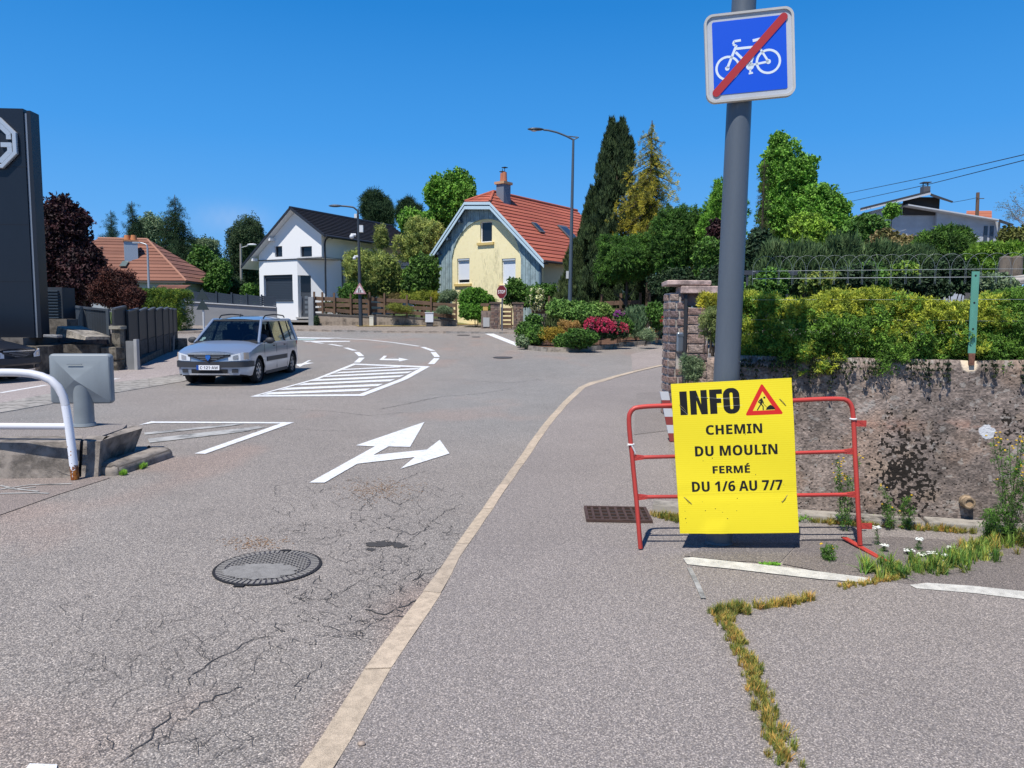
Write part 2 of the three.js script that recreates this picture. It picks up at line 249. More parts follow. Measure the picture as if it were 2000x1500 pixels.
// sandy stains: scattered grains
{ const g = [], spot = (cx, cy, sx, sy, n) => { for (let i = 0; i < n; i++) { const a = rnd() + rnd() + rnd() - 1.5, b = rnd() + rnd() + rnd() - 1.5, p = G(cx + a * sx, cy + b * sy), r = rr(0.004, 0.009); g.push(new THREE.CircleGeometry(r, 5).rotateX(-Math.PI / 2).rotateY(rr(0, 6)).translate(p.x, p.y + 0.0045, p.z)); } };
  spot(740, 957, 75, 22, 520); spot(498, 1062, 60, 14, 200); spot(960, 690, 40, 5, 160);
  tag(part('sand_stain', g, mat([0.30, 0.19, 0.11], 1), road), null, null, null, 'stuff'); }

// ---------- painted markings ----------
const whiteMat = mat([0.84, 0.85, 0.85], 0.75, { map: SPECK }), wornMat = mat([0.40, 0.395, 0.375], 0.85, { map: ROUGHGRAIN }), greenMat = mat([0.33, 0.42, 0.40], 0.8), creamPaint = grainy([0.66, 0.645, 0.59], 0.85, SPECK);
const mark = (name, l, m = whiteMat, off = 0.008) => part(name, drape(pxs(...l), off, 0.4), m, road);
const ribbon = (l, w) => { const L = [], R = []; l.forEach((p, i) => { const a = l[Math.max(0, i - 1)], b = l[Math.min(l.length - 1, i + 1)], q = Math.hypot(b[0] - a[0], b[1] - a[1]); const nx = -(b[1] - a[1]) / q, ny = (b[0] - a[0]) / q; L.push([p[0] + nx * w / 2, p[1] + ny * w / 2]); R.unshift([p[0] - nx * w / 2, p[1] - ny * w / 2]); }); return [...L, ...R]; };
const band = (name, l, w, m = whiteMat, off = 0.008) => part(name, drape(ribbon(pxs(...l), w), off, 0.4), m, road);
mark('lane_arrow', [[604, 944], [634, 944], [698, 907], [810, 894], [782, 917], [878, 887], [859, 860], [834, 879], [729, 890], [759, 873], [801, 874], [829, 825], [695, 871], [732, 873]]);
mark('hatch_border', [[488, 775.5], [710, 774], [840, 716], [826, 716.5], [702, 770.5], [505, 772.5]]);
mark('hatch_border', [[488, 775.5], [505, 772.5], [694, 713], [826, 718.5], [840, 716], [690, 710.5]], whiteMat, 0.009);
for (const [a, b, c, d, w] of [[676, 721, 790, 716.5, 2.6], [664, 727, 822, 720.5, 3.2], [645, 733.5, 806, 727.5, 3.6], [622, 741, 790, 735, 4], [594, 749, 772, 743, 4.4], [560, 758, 748, 752.5, 4.6], [527, 767, 724, 761.5, 4.8]]) mark('hatch_stripe', [[a, b], [c, d - w / 2], [c - 10, d + w / 2], [a - 16, b + w]]);
mark('hatch_border', [[271, 831], [295, 824], [575, 825.5], [548, 828], [300, 827]]); mark('hatch_border', [[380, 887], [401, 887.5], [575, 825.5], [548, 828]]);
mark('hatch_stripe', [[281, 846], [460, 828.5], [478, 829], [440, 834], [283, 850]], wornMat); mark('hatch_stripe', [[288, 858], [500, 834], [520, 835], [470, 845], [292, 866]], wornMat);
band('edge_line', [[600, 660], [650, 660.3], [720, 664], [770, 669.5], [818, 676.5]], 0.16);
for (const [a, b] of [[[825, 678], [846, 685.5]], [[846, 688], [854, 697.5]], [[853, 700], [842, 711.5]]]) band('lane_dash', [a, b], 0.2);
for (const [a, b] of [[[602, 667], [631, 671]], [[644, 672.5], [668, 676.5]], [[675, 679.5], [693, 685]], [[697, 688], [706, 696]], [[707, 699], [697, 708.5]]]) band('lane_dash', [a, b], 0.19);
mark('hatch_stripe', [[566, 658.5], [668, 660.2], [640, 662], [570, 660.5]]); mark('hatch_stripe', [[560, 662], [625, 661.8], [610, 664.6], [566, 664.6]], greenMat, 0.009); mark('hatch_stripe', [[590, 666], [683, 666.2], [684, 667.6], [640, 668.5], [600, 668]]);
mark('lane_arrow', [[741, 703], [750, 695], [756, 695.5], [750, 701], [779, 701.5], [779, 699.3], [798, 702.6], [779, 706.5], [779, 704.3], [742, 703.6]]);
mark('lane_arrow', [[576, 712], [586, 717], [593, 713], [614, 709], [598, 708.7], [608, 704], [602, 704.2], [590, 710.5]]);
mark('stop_line', [[947, 652], [964, 652], [1012, 671], [1008, 676]]);
mark('edge_line', [[40, 1520], [58, 1495], [112, 1497], [108, 1520]]);
mark('bay_line', [[1334, 1093], [1352, 1091], [1530, 1110], [1700, 1132], [1704, 1142], [1600, 1134], [1430, 1114], [1342, 1105]], creamPaint, 0.0105); mark('bay_line', [[1776, 1146], [1810, 1142], [1900, 1148], [2350, 1196], [2350, 1216], [1900, 1162], [1790, 1153]], creamPaint, 0.0125);
band('bay_line', [[1346, 1112], [1360, 1140], [1374, 1172]], 0.03, wornMat, 0.012);
band('edge_line', [[204, 744], [236, 738.5]], 0.12); band('edge_line', [[0, 768], [90, 752.5]], 0.12);
for (const l of [[[0, 958], [60, 949], [140, 947]], [[0, 966], [70, 965], [95, 966]], [[10, 955], [75, 962]], [[0, 950], [30, 957], [70, 953]]]) band('ghost_marking', l, 0.03, wornMat, 0.012);

// far kerb, pavement and verge on the other side of the bend
const fk = pxs([300, 653], [420, 650], [560, 646], [640, 648], [760, 650.5], [850, 651], [940, 652], [1040, 652.5], [1150, 651]);
const fkB = fk.map(([x, d]) => [x, d + 0.16]);
kerbStones(road, fk, fkB, 3.2, 0.11, 0.13, [grainy([0.42, 0.35, 0.29], 0.9, ROUGHGRAIN), grainy([0.34, 0.315, 0.29], 0.9, ROUGHGRAIN)]);
struct('pavement', worldUV(drape([...fkB, [12, 52], [-26, 52]], 0.10, 1.5), 1), grainy([0.30, 0.255, 0.215], 0.95, ROUGHGRAIN));
// ---------- plants ----------
const leafMat = (rough = 0.7, tr = 0.28) => new THREE.MeshPhysicalMaterial({ color: 0xffffff, roughness: rough, transmission: tr, thickness: 0, vertexColors: true, specularIntensity: 0.5 });
const LEAF = leafMat(), NEEDLE = leafMat(0.8, 0.12), BLADE = leafMat(0.75, 0.3), PETAL = leafMat(0.8, 0.3);
// a clump of n leaves inside a unit ball; each leaf is a folded lozenge
function clump(n, len, wid, s, o = {}) {
  const keep = seed; seed = s; const pos = [], col = [];
  for (let i = 0; i < n; i++) {
    const dir = V(rr(-1, 1), rr(-1, 1), rr(-1, 1)).normalize(), c = dir.clone().multiplyScalar(Math.pow(rnd(), 0.4) * (1 - len * 0.4));
    if (o.flat) c.y *= o.flat;
    let a = (o.out ? dir.clone().multiplyScalar(o.out).add(V(rr(-1, 1), rr(-1, 1), rr(-1, 1))) : V(rr(-1, 1), rr(-1, 1), rr(-1, 1))); a.y += o.up ?? 0; a.normalize();
    let b = a.clone().cross(V(rr(-1, 1), rr(-1, 1), rr(-1, 1))).normalize(); if (o.face) { b = a.clone().cross(V(rr(-.4, .4), 1, rr(-.4, .4))).normalize(); }
    const nn = a.clone().cross(b), L = len * rr(0.65, 1.25), w = wid * rr(0.7, 1.2), f = nn.multiplyScalar(w * 0.35);
    const p0 = c.clone().addScaledVector(a, -L / 2), p1 = c.clone().addScaledVector(b, w / 2).add(f), p2 = c.clone().addScaledVector(a, L / 2), p3 = c.clone().addScaledVector(b, -w / 2).add(f), k = rr(0.75, 1.25);
    for (const p of [p0, p1, p2, p0, p2, p3]) { pos.push(p.x, p.y, p.z); col.push(k, k, k * rr(0.85, 1)); }
  }
  const g = new THREE.BufferGeometry(); g.setAttribute('position', new THREE.Float32BufferAttribute(pos, 3)); g.setAttribute('color', new THREE.Float32BufferAttribute(col, 3)); g.computeVertexNormals(); seed = keep; return g;
}
const C_BROAD = [1, 2, 3].map((s) => clump(16, 0.62, 0.40, s * 17)), C_FINE = [1, 2, 3].map((s) => clump(26, 0.42, 0.2, s * 23)), C_NEEDLE = [1, 2].map((s) => clump(26, 0.8, 0.07, s * 31, { out: 1.2 })), C_UP = [1, 2].map((s) => clump(24, 0.9, 0.14, s * 37, { up: 1.6, out: 0.4 })), C_SPRAY = [1, 2].map((s) => clump(20, 0.8, 0.16, s * 41, { flat: 0.35, out: 1.3 }));
const C_LONG = [1, 2].map((s) => clump(22, 0.75, 0.13, s * 47, { up: -0.2 }));
function scatter(name, parent, pts, geos, m, pal, o = {}) {   // pts: [position, size, tone 0..1, quaternion or undefined]
  const lists = geos.map(() => []); for (const p of pts) lists[Math.floor(rnd() * geos.length)].push(p);
  lists.forEach((list, k) => {
    if (!list.length) return; const im = new THREE.InstancedMesh(geos[k], m, list.length), M = new THREE.Matrix4(), q = new THREE.Quaternion(), e = new THREE.Euler(), sc = V(1, 1, 1), c = new THREE.Color();
    list.forEach((p, i) => {
      if (p[3]) q.copy(p[3]); else if (o.upright) q.setFromEuler(e.set(rr(-0.3, 0.3), rr(0, 6.28), rr(-0.3, 0.3))); else q.setFromEuler(e.set(rr(0, 6.28), rr(0, 6.28), rr(0, 6.28)));
      const s = p[1] * rr(0.8, 1.2); sc.set(s, s * (o.tall ?? 1), s); im.setMatrixAt(i, M.compose(p[0], q, sc));
      const t = p[2] * (pal.length - 1), a = Math.min(pal.length - 2, Math.floor(t)), f = t - a, v = rr(0.8, 1.2) * (o.gain ?? 1.4);
      c.setRGB(...[0, 1, 2].map((n) => lerp(pal[a][n], pal[a + 1][n], f) * v)); im.setColorAt(i, c);
    });
    shade(im); im.name = name; im.userData.kind = 'stuff'; parent.add(im);
  });
}
const P_GREEN = [[0.035, 0.085, 0.014], [0.065, 0.15, 0.022], [0.11, 0.22, 0.035]], P_DARK = [[0.012, 0.03, 0.014], [0.025, 0.055, 0.022], [0.04, 0.075, 0.028]], P_BRIGHT = [[0.06, 0.15, 0.015], [0.12, 0.26, 0.03], [0.19, 0.36, 0.05]], P_YELLOW = [[0.10, 0.13, 0.02], [0.28, 0.28, 0.03], [0.50, 0.45, 0.05]], P_BAMBOO = [[0.07, 0.11, 0.03], [0.18, 0.22, 0.06], [0.32, 0.34, 0.10]], P_PLUM = [[0.010, 0.004, 0.005], [0.026, 0.009, 0.012], [0.06, 0.02, 0.024]], P_RUST = [[0.022, 0.007, 0.006], [0.06, 0.018, 0.014], [0.12, 0.04, 0.028]], P_BLUE = [[0.015, 0.04, 0.03], [0.03, 0.075, 0.055], [0.06, 0.12, 0.09]], P_HEDGE = [[0.03, 0.075, 0.012], [0.075, 0.15, 0.02], [0.22, 0.27, 0.03]], P_PALE = [[0.07, 0.11, 0.06], [0.13, 0.19, 0.10], [0.24, 0.30, 0.18]];
const barkMat = grainy([0.10, 0.075, 0.055], 0.95, ROUGHGRAIN);
const up = V(0, 1, 0);
function trunk(parent, base, top, r0, limbs = 5, spread = 1, m = barkMat) {
  const g = []; const mid = base.clone().lerp(top, 0.5).add(V(rr(-.1, .1) * spread, 0, rr(-.1, .1) * spread)); const N = 8, pts = []; for (let i = 0; i <= N; i++) { const t = i / N; pts.push(base.clone().lerp(top, t).addScaledVector(mid.clone().sub(base.clone().lerp(top, 0.5)), Math.sin(t * Math.PI))); }
  for (let i = 0; i < N; i++) g.push(rod(pts[i], pts[i + 1], r0 * (1 - 0.85 * i / N), 7, r0 * (1 - 0.85 * (i + 1) / N)));
  for (let k = 0; k < limbs; k++) { const t = rr(0.35, 0.85), p = base.clone().lerp(top, t), a = rr(0, 6.28), e = p.clone().add(V(Math.cos(a) * spread, rr(0.4, 1) * spread, Math.sin(a) * spread)); g.push(rod(p, e, r0 * (1 - t) * 0.8, 5, r0 * 0.08)); }
  return part('trunk', g, m, parent);
}
// a leafy crown: lobes on an ellipsoid, clumps thick on the shell of each lobe, gaps between
function crownPts(c, rx, ry, rz, n, size, o = {}) {
  const lobes = [], m = o.lobes ?? 14, out = [];
  for (let i = 0; i < m; i++) { const d = V(rr(-1, 1), rr(-0.75, 1), rr(-1, 1)).normalize(), k = rr(0.35, 0.72); lobes.push([V(c.x + d.x * rx * k, c.y + d.y * ry * k, c.z + d.z * rz * k), o.rag ? rr(0.2, 0.58) : rr(0.30, 0.52)]); }
  lobes.push([c.clone(), 0.55]);
  for (let i = 0; i < n; i++) {
    const [p, k] = lobes[Math.floor(rnd() * lobes.length)], d = V(rr(-1, 1), rr(-1, 1), rr(-1, 1)).normalize(), r = k * (rnd() < 0.8 ? rr(0.75, 1.05) : rr(0.3, 0.8)), q = V(p.x + d.x * rx * r, p.y + d.y * ry * r, p.z + d.z * rz * r);
    if (o.floor !== undefined && q.y < o.floor) continue;
    out.push([q, size, clamp(rr(0, 1), 0, 1)]);
  }
  return out;
}
function broadTree(label, base, cx, cy, cz, rx, ry, rz, n, size, pal, o = {}) {
  const t = thing(o.name ?? 'broadleaf_tree', label, o.cat ?? 'tree', base, 0, o.group), c = V(cx, cy, cz).sub(base);
  trunk(t, V(0, 0, 0), V(c.x, c.y + ry * 0.5, c.z), o.trunk ?? Math.max(0.06, ry * 0.06), 9, rx * 0.55);
  const all = crownPts(c, rx, ry, rz, n, size, o); for (const e of o.extra ?? []) all.push(...crownPts(e[0].clone().sub(base), e[1], e[2], e[3], e[4], size, o));
  scatter('foliage', t, all, o.geos ?? C_BROAD, o.mat ?? LEAF, pal, o); return t;
}
// whorled conifer: drooping boughs, each a row of needle clumps
function conifer(label, base, h, r, n, size, pal, o = {}) {
  const t = thing(o.name ?? 'conifer_tree', label, 'tree', base, 0, o.group), pts = [];
  trunk(t, V(0, 0, 0), V(0, h * 0.97, 0), o.trunk ?? h * 0.016, 0, 0.1);
  const rows = o.rows ?? 22, twigs = [];
  for (let k = 0; k < rows; k++) {
    const f = k / rows, y = h * lerp(o.from ?? 0.08, 0.97, f), rad = r * Math.pow(1 - f, o.pow ?? 0.85) * rr(0.75, 1.15) + 0.05 * r, nb = Math.max(4, Math.round(lerp(o.boughs ?? 11, 4, f)));
    for (let b = 0; b < nb; b++) {
      const a = rr(0, 6.28), L = rad * rr(o.wild ?? 0.7, 1.15), droop = (o.droop ?? 0.25) * L;
      const e = V(Math.cos(a) * L, y - droop, Math.sin(a) * L), s = V(0, y, 0); if (L > 0.5) twigs.push(rod(s, e, 0.012 * h / 6 + 0.005, 4, 0.004));
      const m = Math.max(2, Math.round(L / size * (o.dense ?? 1.6)));
      for (let i = 1; i <= m; i++) { const u = i / m, q = s.clone().lerp(e, u); q.y += Math.sin(u * Math.PI) * droop * 0.35 - rr(0, size * 0.4); q.x += rr(-1, 1) * size * 0.5; q.z += rr(-1, 1) * size * 0.5; pts.push([q, size * lerp(1.05, 0.75, u) * lerp(1.1, 0.55, f), clamp(rr(0, 0.75) + (u > 0.75 ? 0.25 : 0), 0, 1)]); }
    }
  }
  if (twigs.length) part('bough', twigs, barkMat, t);
  scatter('foliage', t, pts, o.geos ?? C_NEEDLE, o.mat ?? NEEDLE, pal, o); return t;
}
function shrub(name, label, c, rx, ry, rz, n, size, pal, o = {}) {      // c: centre of the leafy body, standing on the ground at o.base
  const base = V(c.x, o.base ?? c.y - ry, c.z), t = thing(name, label, o.cat ?? 'shrub', base, 0, o.group), q = c.clone().sub(base), st = [];
  for (let k = 0; k < 6; k++) { const a = rr(0, 6.28); st.push(rod(V(rr(-.08, .08), -0.03, rr(-.08, .08)), V(Math.cos(a) * rx * 0.6, q.y + ry * rr(0, 0.5), Math.sin(a) * rz * 0.6), Math.max(0.008, ry * 0.02), 5, 0.004)); }
  tag(part('stem', st, barkMat, t), null, null, null, 'stuff');
  const all = crownPts(q, rx, ry, rz, n, size, { floor: 0.02, ...o }); for (const e of o.extra ?? []) all.push(...crownPts(e[0].clone().sub(base), e[1], e[2], e[3], e[4], size, { floor: 0.02, ...o }));
  scatter('foliage', t, all, o.geos ?? C_BROAD, o.mat ?? LEAF, pal, o); return t;
}
function boxFoliage(w, h, d, n, size, hump = 0.1) {  // clumps over the faces of a clipped block, x in ±w/2, y 0..h, z in ±d/2
  const pts = []; for (let i = 0; i < n; i++) {
    const f = rnd(), q = V(rr(-w / 2, w / 2), rr(0, h), rr(-d / 2, d / 2)); if (f < 0.42) q.z = d / 2 - rr(0, size * 1.2); else if (f < 0.75) q.y = h - rr(0, size * 1.2); else if (f < 0.85) q.z = -d / 2 + rr(0, size);
    q.y += (fbm(q.x * 1.7, q.z * 1.7 + 4, 2, 77) - 0.5) * hump * 2 * (q.y / h); q.z += (fbm(q.x * 2.1 + 9, q.y * 2.3, 2, 78) - 0.5) * hump * 1.6; pts.push([q, size, rnd()]);
  } return pts;
}
// tufts of grass
function bladeTuft(n, s, lean, o = {}) { const keep = seed; seed = s; const pos = [], col = []; for (let i = 0; i < n; i++) { const a = rr(0, 6.28), b = rr(0, 6.28), r = rr(0, 0.28), h = rr(0.45, 1), l = rr(0.1, lean), w = rr(0.018, 0.035), p = V(Math.cos(b) * r, 0, Math.sin(b) * r), m = p.clone().add(V(Math.cos(a) * l * 0.35, h * 0.6, Math.sin(a) * l * 0.35)), t = p.clone().add(V(Math.cos(a) * l, h, Math.sin(a) * l)), sx = V(-Math.sin(a) * w, 0, Math.cos(a) * w), dry = rnd() < (o.dry ?? 0.3), c = dry ? [1.9, 1.25, 1.1] : [1, 1, 1]; for (const q of [p.clone().add(sx), p.clone().sub(sx), m.clone().sub(sx), p.clone().add(sx), m.clone().sub(sx), m.clone().add(sx), m.clone().add(sx), m.clone().sub(sx), t]) { pos.push(q.x, q.y, q.z); const k = rr(0.8, 1.2); col.push(c[0] * k, c[1] * k, c[2] * k); } } const g = new THREE.BufferGeometry(); g.setAttribute('position', new THREE.Float32BufferAttribute(pos, 3)); g.setAttribute('color', new THREE.Float32BufferAttribute(col, 3)); g.computeVertexNormals(); seed = keep; return g; }
const TUFT = [1, 2, 3].map((s) => bladeTuft(26, s * 53, 0.55)), TUFTDRY = [1, 2].map((s) => bladeTuft(26, s * 59, 0.75, { dry: 0.75 }));
const P_GRASS = [[0.06, 0.10, 0.018], [0.12, 0.15, 0.03], [0.22, 0.19, 0.06]];
// ---------- sign pole ----------
const poleMat = mat([0.135, 0.16, 0.19], 0.42, { map: SOFTGRAIN, metalness: 0.1 });
{
  const foot = G(1414, 1071), t = thing('sign_pole', 'dark blue-grey tapered pole with a blue end-of-cycle-path sign, behind the yellow board', 'sign pole', V(foot.x, 0, -5.16));
  const Hp = 5.2, tipx = 0.075, top = V(tipx, Hp, 0.0); t.userData.tip = 1;
  const N = 24, pole = []; pole.push(rod(V(0, 0.005, 0), top, 0.093, 40, 0.075)); part('pole', pole, poleMat, t);
  part('base_collar', new THREE.CylinderGeometry(0.098, 0.104, 0.02, 40).translate(0, 0.01, 0), poleMat, t);
  // sign plate: corners of the photograph on an upright plane in front of the pole
  const dS = 5.04, cs = [[1378, 196], [1539, 189], [1551, 15], [1388, 32]].map(([a, b]) => at(a, b, dS).sub(t.position));
  const o = cs[0].clone().add(cs[1]).add(cs[2]).add(cs[3]).multiplyScalar(0.25), w = 0.61, h = 0.64;
  const s = new THREE.Group(); s.name = 'sign_plate'; s.position.copy(o); s.rotation.set(0.0, -0.14, 0.062); t.add(s); s.updateMatrixWorld(true);
  const rr2 = (w, h, r) => { const q = new THREE.Shape(), x = w / 2, y = h / 2; q.moveTo(-x + r, -y); q.lineTo(x - r, -y); q.absarc(x - r, -y + r, r, -Math.PI / 2, 0); q.lineTo(x, y - r); q.absarc(x - r, y - r, r, 0, Math.PI / 2); q.lineTo(-x + r, y); q.absarc(-x + r, y - r, r, Math.PI / 2, Math.PI); q.lineTo(-x, -y + r); q.absarc(-x + r, -y + r, r, Math.PI, Math.PI * 1.5); return q; };
  const S = 0.572;
  const ex = (shape, d, z) => new THREE.ExtrudeGeometry(shape, { depth: d, bevelEnabled: false, curveSegments: 10 }).translate(0, 0, z);
  const rim = rr2(S, S, 0.06); rim.holes.push(rr2(S - 0.03, S - 0.03, 0.048));
  part('frame', ex(rim, 0.04, -0.03), mat([0.62, 0.6, 0.56], 0.5, { map: SOFTGRAIN }), s);
  part('plate', ex(rr2(S - 0.028, S - 0.028, 0.048), 0.012, -0.012), mat([0.58, 0.61, 0.66], 0.55, { map: SOFTGRAIN }), s);
  part('blue_field', ex(rr2(S - 0.10, S - 0.10, 0.012), 0.003, 0), mat([0.001, 0.085, 0.66], 0.45), s);
  // white bicycle
  const bw = mat([0.72, 0.8, 0.86], 0.5), bz = 0.0032, bg = [], F = (S - 0.10) / 1060; // drawn on the 1060-unit blue square
  const B = (x, y) => [(x - 960) * F, (805 - y) * F];   // unit coordinates of the sign face
  const seg = (x0, y0, x1, y1, wd) => { const [a, b] = B(x0, y0), [c, d] = B(x1, y1), L = Math.hypot(c - a, d - b); bg.push(new THREE.BoxGeometry(L, wd * F, 0.0016).rotateZ(Math.atan2(d - b, c - a)).translate((a + c) / 2, (b + d) / 2, bz)); };
  const ringAt = (x, y, r, wd) => { const [a, b] = B(x, y); bg.push(new THREE.RingGeometry((r - wd / 2) * F, (r + wd / 2) * F, 40).translate(a, b, bz + 0.0008)); };
  const disc = (x, y, r) => { const [a, b] = B(x, y); bg.push(new THREE.CircleGeometry(r * F, 20).translate(a, b, bz + 0.0008)); };
  ringAt(640, 960, 165, 34); ringAt(1225, 920, 165, 34); disc(632, 962, 32); disc(1225, 922, 36); disc(960, 960, 58);
  seg(632, 962, 775, 640, 36); seg(770, 690, 1060, 690, 36); seg(760, 740, 960, 960, 38); seg(1070, 650, 960, 960, 34); seg(960, 950, 1225, 922, 32); seg(1225, 922, 1100, 700, 32); seg(770, 650, 725, 620, 30); seg(725, 620, 745, 575, 30); seg(745, 580, 840, 575, 34); seg(1010, 600, 1120, 585, 40); seg(960, 1000, 965, 1060, 26); seg(940, 1068, 1000, 1060, 26);
  part('bicycle_symbol', bg, bw, s);
  const q = (S - 0.10) / 2 - 0.014, red = rod(V(-q, -q, 0.006), V(q, q, 0.006), 0.029, 4); red.scale(1, 1, 0.06); red.translate(0, 0, 0.0055);
  const L = Math.hypot(2 * q, 2 * q); const bar = new THREE.BoxGeometry(L, 0.05, 0.003).rotateZ(Math.PI / 4).translate(0, 0, 0.0065);
  part('red_bar', [bar, new THREE.CylinderGeometry(0.025, 0.025, 0.003, 20).rotateX(Math.PI / 2).translate(q, q, 0.0063), new THREE.CylinderGeometry(0.025, 0.025, 0.003, 20).rotateX(Math.PI / 2).translate(-q, -q, 0.0063)], mat([0.42, 0.025, 0.03], 0.5), s);
  const hy = o.y, br = mat([0.3, 0.31, 0.33], 0.5, { metalness: 0.6 });
  for (const dy of [-0.17, 0.17]) part('bracket', [new THREE.TorusGeometry(0.088, 0.008, 6, 30).rotateX(Math.PI / 2).scale(1, 2.4, 1).translate(tipx * (hy + dy) / Hp, hy + dy, 0), box(0.3, 0.035, 0.02, tipx * hy / Hp, hy + dy, 0.088)], br, t);
}
// ---------- red barrier and yellow board ----------
{
  const z = 5.0, bl = at(1251, 1072, z - 0.02), br = at(1680, 1064, z + 0.02), tl = at(1226, 796, z + 0.05), tr = at(1664, 778, z + 0.08);
  bl.y = 0.012; 
  const org = V(bl.x, 0, bl.z), t = thing('barrier', 'red tubular site barrier carrying the yellow board, leaning by the pole', 'barrier', org);
  const P = (u, v) => bl.clone().lerp(br, u).lerp(tl.clone().lerp(tr, u), v).sub(org);
  const redM = mat([0.56, 0.06, 0.045], 0.45, { map: grain(256, 6, 0.5, 0.06, 120) }), hw = 0.06;
  const hoop = [P(0, 0.0), P(0.001, 0.3), P(0, 0.6), P(0, 0.9), P(0.006, 0.955), P(0.025, 0.99), P(0.06, 1), P(0.3, 1), P(0.6, 1), P(0.94, 1), P(0.975, 0.99), P(0.994, 0.955), P(1, 0.9), P(1, 0.6), P(1, 0.3), P(1, 0.0)];
  part('hoop_tube', new THREE.TubeGeometry(new THREE.CatmullRomCurve3(hoop, false, 'centripetal'), 120, 0.0165, 10), redM, t);
  for (const v of [[0.645, 0.64], [0.365, 0.345]]) {
    const a = P(0.0, v[0]), b = P(1, v[1]), m = part('rail', [rod(a.clone().lerp(b, 0.04), a.clone().lerp(b, 0.96), 0.0135, 10)], redM, t);
    for (const [k0, k1] of [[0.01, 0.05], [0.99, 0.95]]) part('flattened_end', hexaBar(a.clone().lerp(b, k0), a.clone().lerp(b, k1), 0.022, 0.006, 0.013, 0.012), redM, m);
  }
  function hexaBar(a, b, h0, w0, h1, w1) { return hexa([V(a.x, a.y - h0, a.z - w0), V(a.x, a.y + h0, a.z - w0), V(a.x, a.y + h0, a.z + w0), V(a.x, a.y - h0, a.z + w0), V(b.x, b.y - h1, b.z - w1), V(b.x, b.y + h1, b.z - w1), V(b.x, b.y + h1, b.z + w1), V(b.x, b.y - h1, b.z + w1)]); }
  for (const v of [0.83, 0.13]) { const a = P(1.0, v); part('coupling_lug', box(0.085, 0.042, 0.008, a.x + 0.045, a.y, a.z + 0.004), redM, t); }
  const f = P(1, 0), f0 = V(f.x - 0.035, f.y + 0.008, f.z - 0.18), f1 = V(f.x + 0.045, 0.012, f.z + 0.3); f0.y = Math.max(0.012, f.y);
  part('foot', hexa([V(f0.x - 0.02, f0.y - 0.004, f0.z), V(f0.x + 0.02, f0.y - 0.004, f0.z), V(f0.x + 0.02, f0.y + 0.004, f0.z), V(f0.x - 0.02, f0.y + 0.004, f0.z), V(f1.x - 0.02, f1.y - 0.008, f1.z), V(f1.x + 0.02, f1.y - 0.008, f1.z), V(f1.x + 0.02, f1.y, f1.z), V(f1.x - 0.02, f1.y, f1.z)]), redM, t);
  const tape = mat([0.7, 0.7, 0.68], 0.7), tw = [P(0, 0.74), P(1, 0.86)];
  part('tape_knot', [new THREE.TorusGeometry(0.019, 0.006, 6, 14).rotateX(Math.PI / 2).translate(tw[0].x, tw[0].y, tw[0].z), rod(tw[0].clone().add(V(0, 0, 0.018)), tw[0].clone().add(V(0.028, -0.06, 0.022)), 0.007, 4, 0.004), rod(tw[0].clone().add(V(0, 0, 0.018)), tw[0].clone().add(V(-0.03, -0.004, 0.02)), 0.006, 4, 0.003)], tape, t);
  part('tape_knot', new THREE.TorusGeometry(0.019, 0.007, 6, 14).rotateX(Math.PI / 2).translate(tw[1].x, tw[1].y, tw[1].z), tape, t);
  // board
  const zb = z - 0.025, q = [[1328, 1042], [1560, 1040], [1546, 738], [1310, 750]].map(([a, b], i) => at(a, b, i < 2 ? zb - 0.005 : zb + 0.045));
  const bo = V(q[0].x, q[0].y, q[0].z), b = thing('info_board', 'yellow corrugated info board with black roadworks notice tied to the red barrier', 'info board', bo);
  const tex = canvasTex(1024, 1290, (x, w, h) => {
    x.fillStyle = '#f6e01e'; x.fillRect(0, 0, w, h);
    for (let i = 0; i < h; i += 9) { x.fillStyle = i % 18 ? 'rgba(214,186,10,0.28)' : 'rgba(255,244,120,0.25)'; x.fillRect(0, i, w, 3); }
    for (let i = 0; i < 260; i++) { x.fillStyle = `rgba(180,150,20,${rr(0.05, 0.2)})`; x.fillRect(rr(0, w), rr(0, h), rr(2, 26), rr(1, 3)); }
    x.fillStyle = '#060606'; x.strokeStyle = '#060606'; x.lineJoin = 'miter'; x.textBaseline = 'alphabetic';
    const put = (s, cx, y, size, wd, bold = 0) => { x.save(); x.font = `bold ${size}px sans-serif`; const m = x.measureText(s).width; x.translate(cx, y); x.scale(wd / m, 1); x.textAlign = 'center'; x.fillText(s, 0, 0); if (bold) { x.lineWidth = bold; x.strokeText(s, 0, 0); } x.restore(); };
    // INFO in fat condensed capitals
    const y0 = 62, y1 = 270; x.fillRect(66, y0 + 6, 62, y1 - y0 - 6);
    x.beginPath(); x.moveTo(152, y1); x.lineTo(152, y0 + 4); x.lineTo(208, y0 + 4); x.lineTo(244, 185); x.lineTo(244, y0 + 2); x.lineTo(297, y0 + 2); x.lineTo(297, y1); x.lineTo(243, y1); x.lineTo(205, 150); x.lineTo(205, y1); x.fill();
    x.fillRect(318, y0 + 2, 60, y1 - y0 - 2); x.fillRect(318, y0 + 2, 108, 40); x.fillRect(318, 140, 98, 40);
    x.beginPath(); x.roundRect(432, y0 - 4, 140, y1 - y0 + 8, 62); x.fill(); x.fillStyle = '#f6e01e'; x.beginPath(); x.roundRect(489, y0 + 34, 26, y1 - y0 - 68, 12); x.fill();
    // roadworks triangle
    x.lineJoin = 'round'; x.beginPath(); x.moveTo(768, 52); x.lineTo(920, 284); x.lineTo(630, 284); x.closePath(); x.fillStyle = '#d92318'; x.strokeStyle = '#d92318'; x.lineWidth = 22; x.stroke(); x.fill();
    x.beginPath(); x.moveTo(770, 98); x.lineTo(868, 258); x.lineTo(678, 258); x.closePath(); x.fillStyle = '#f2dd3a'; x.fill();
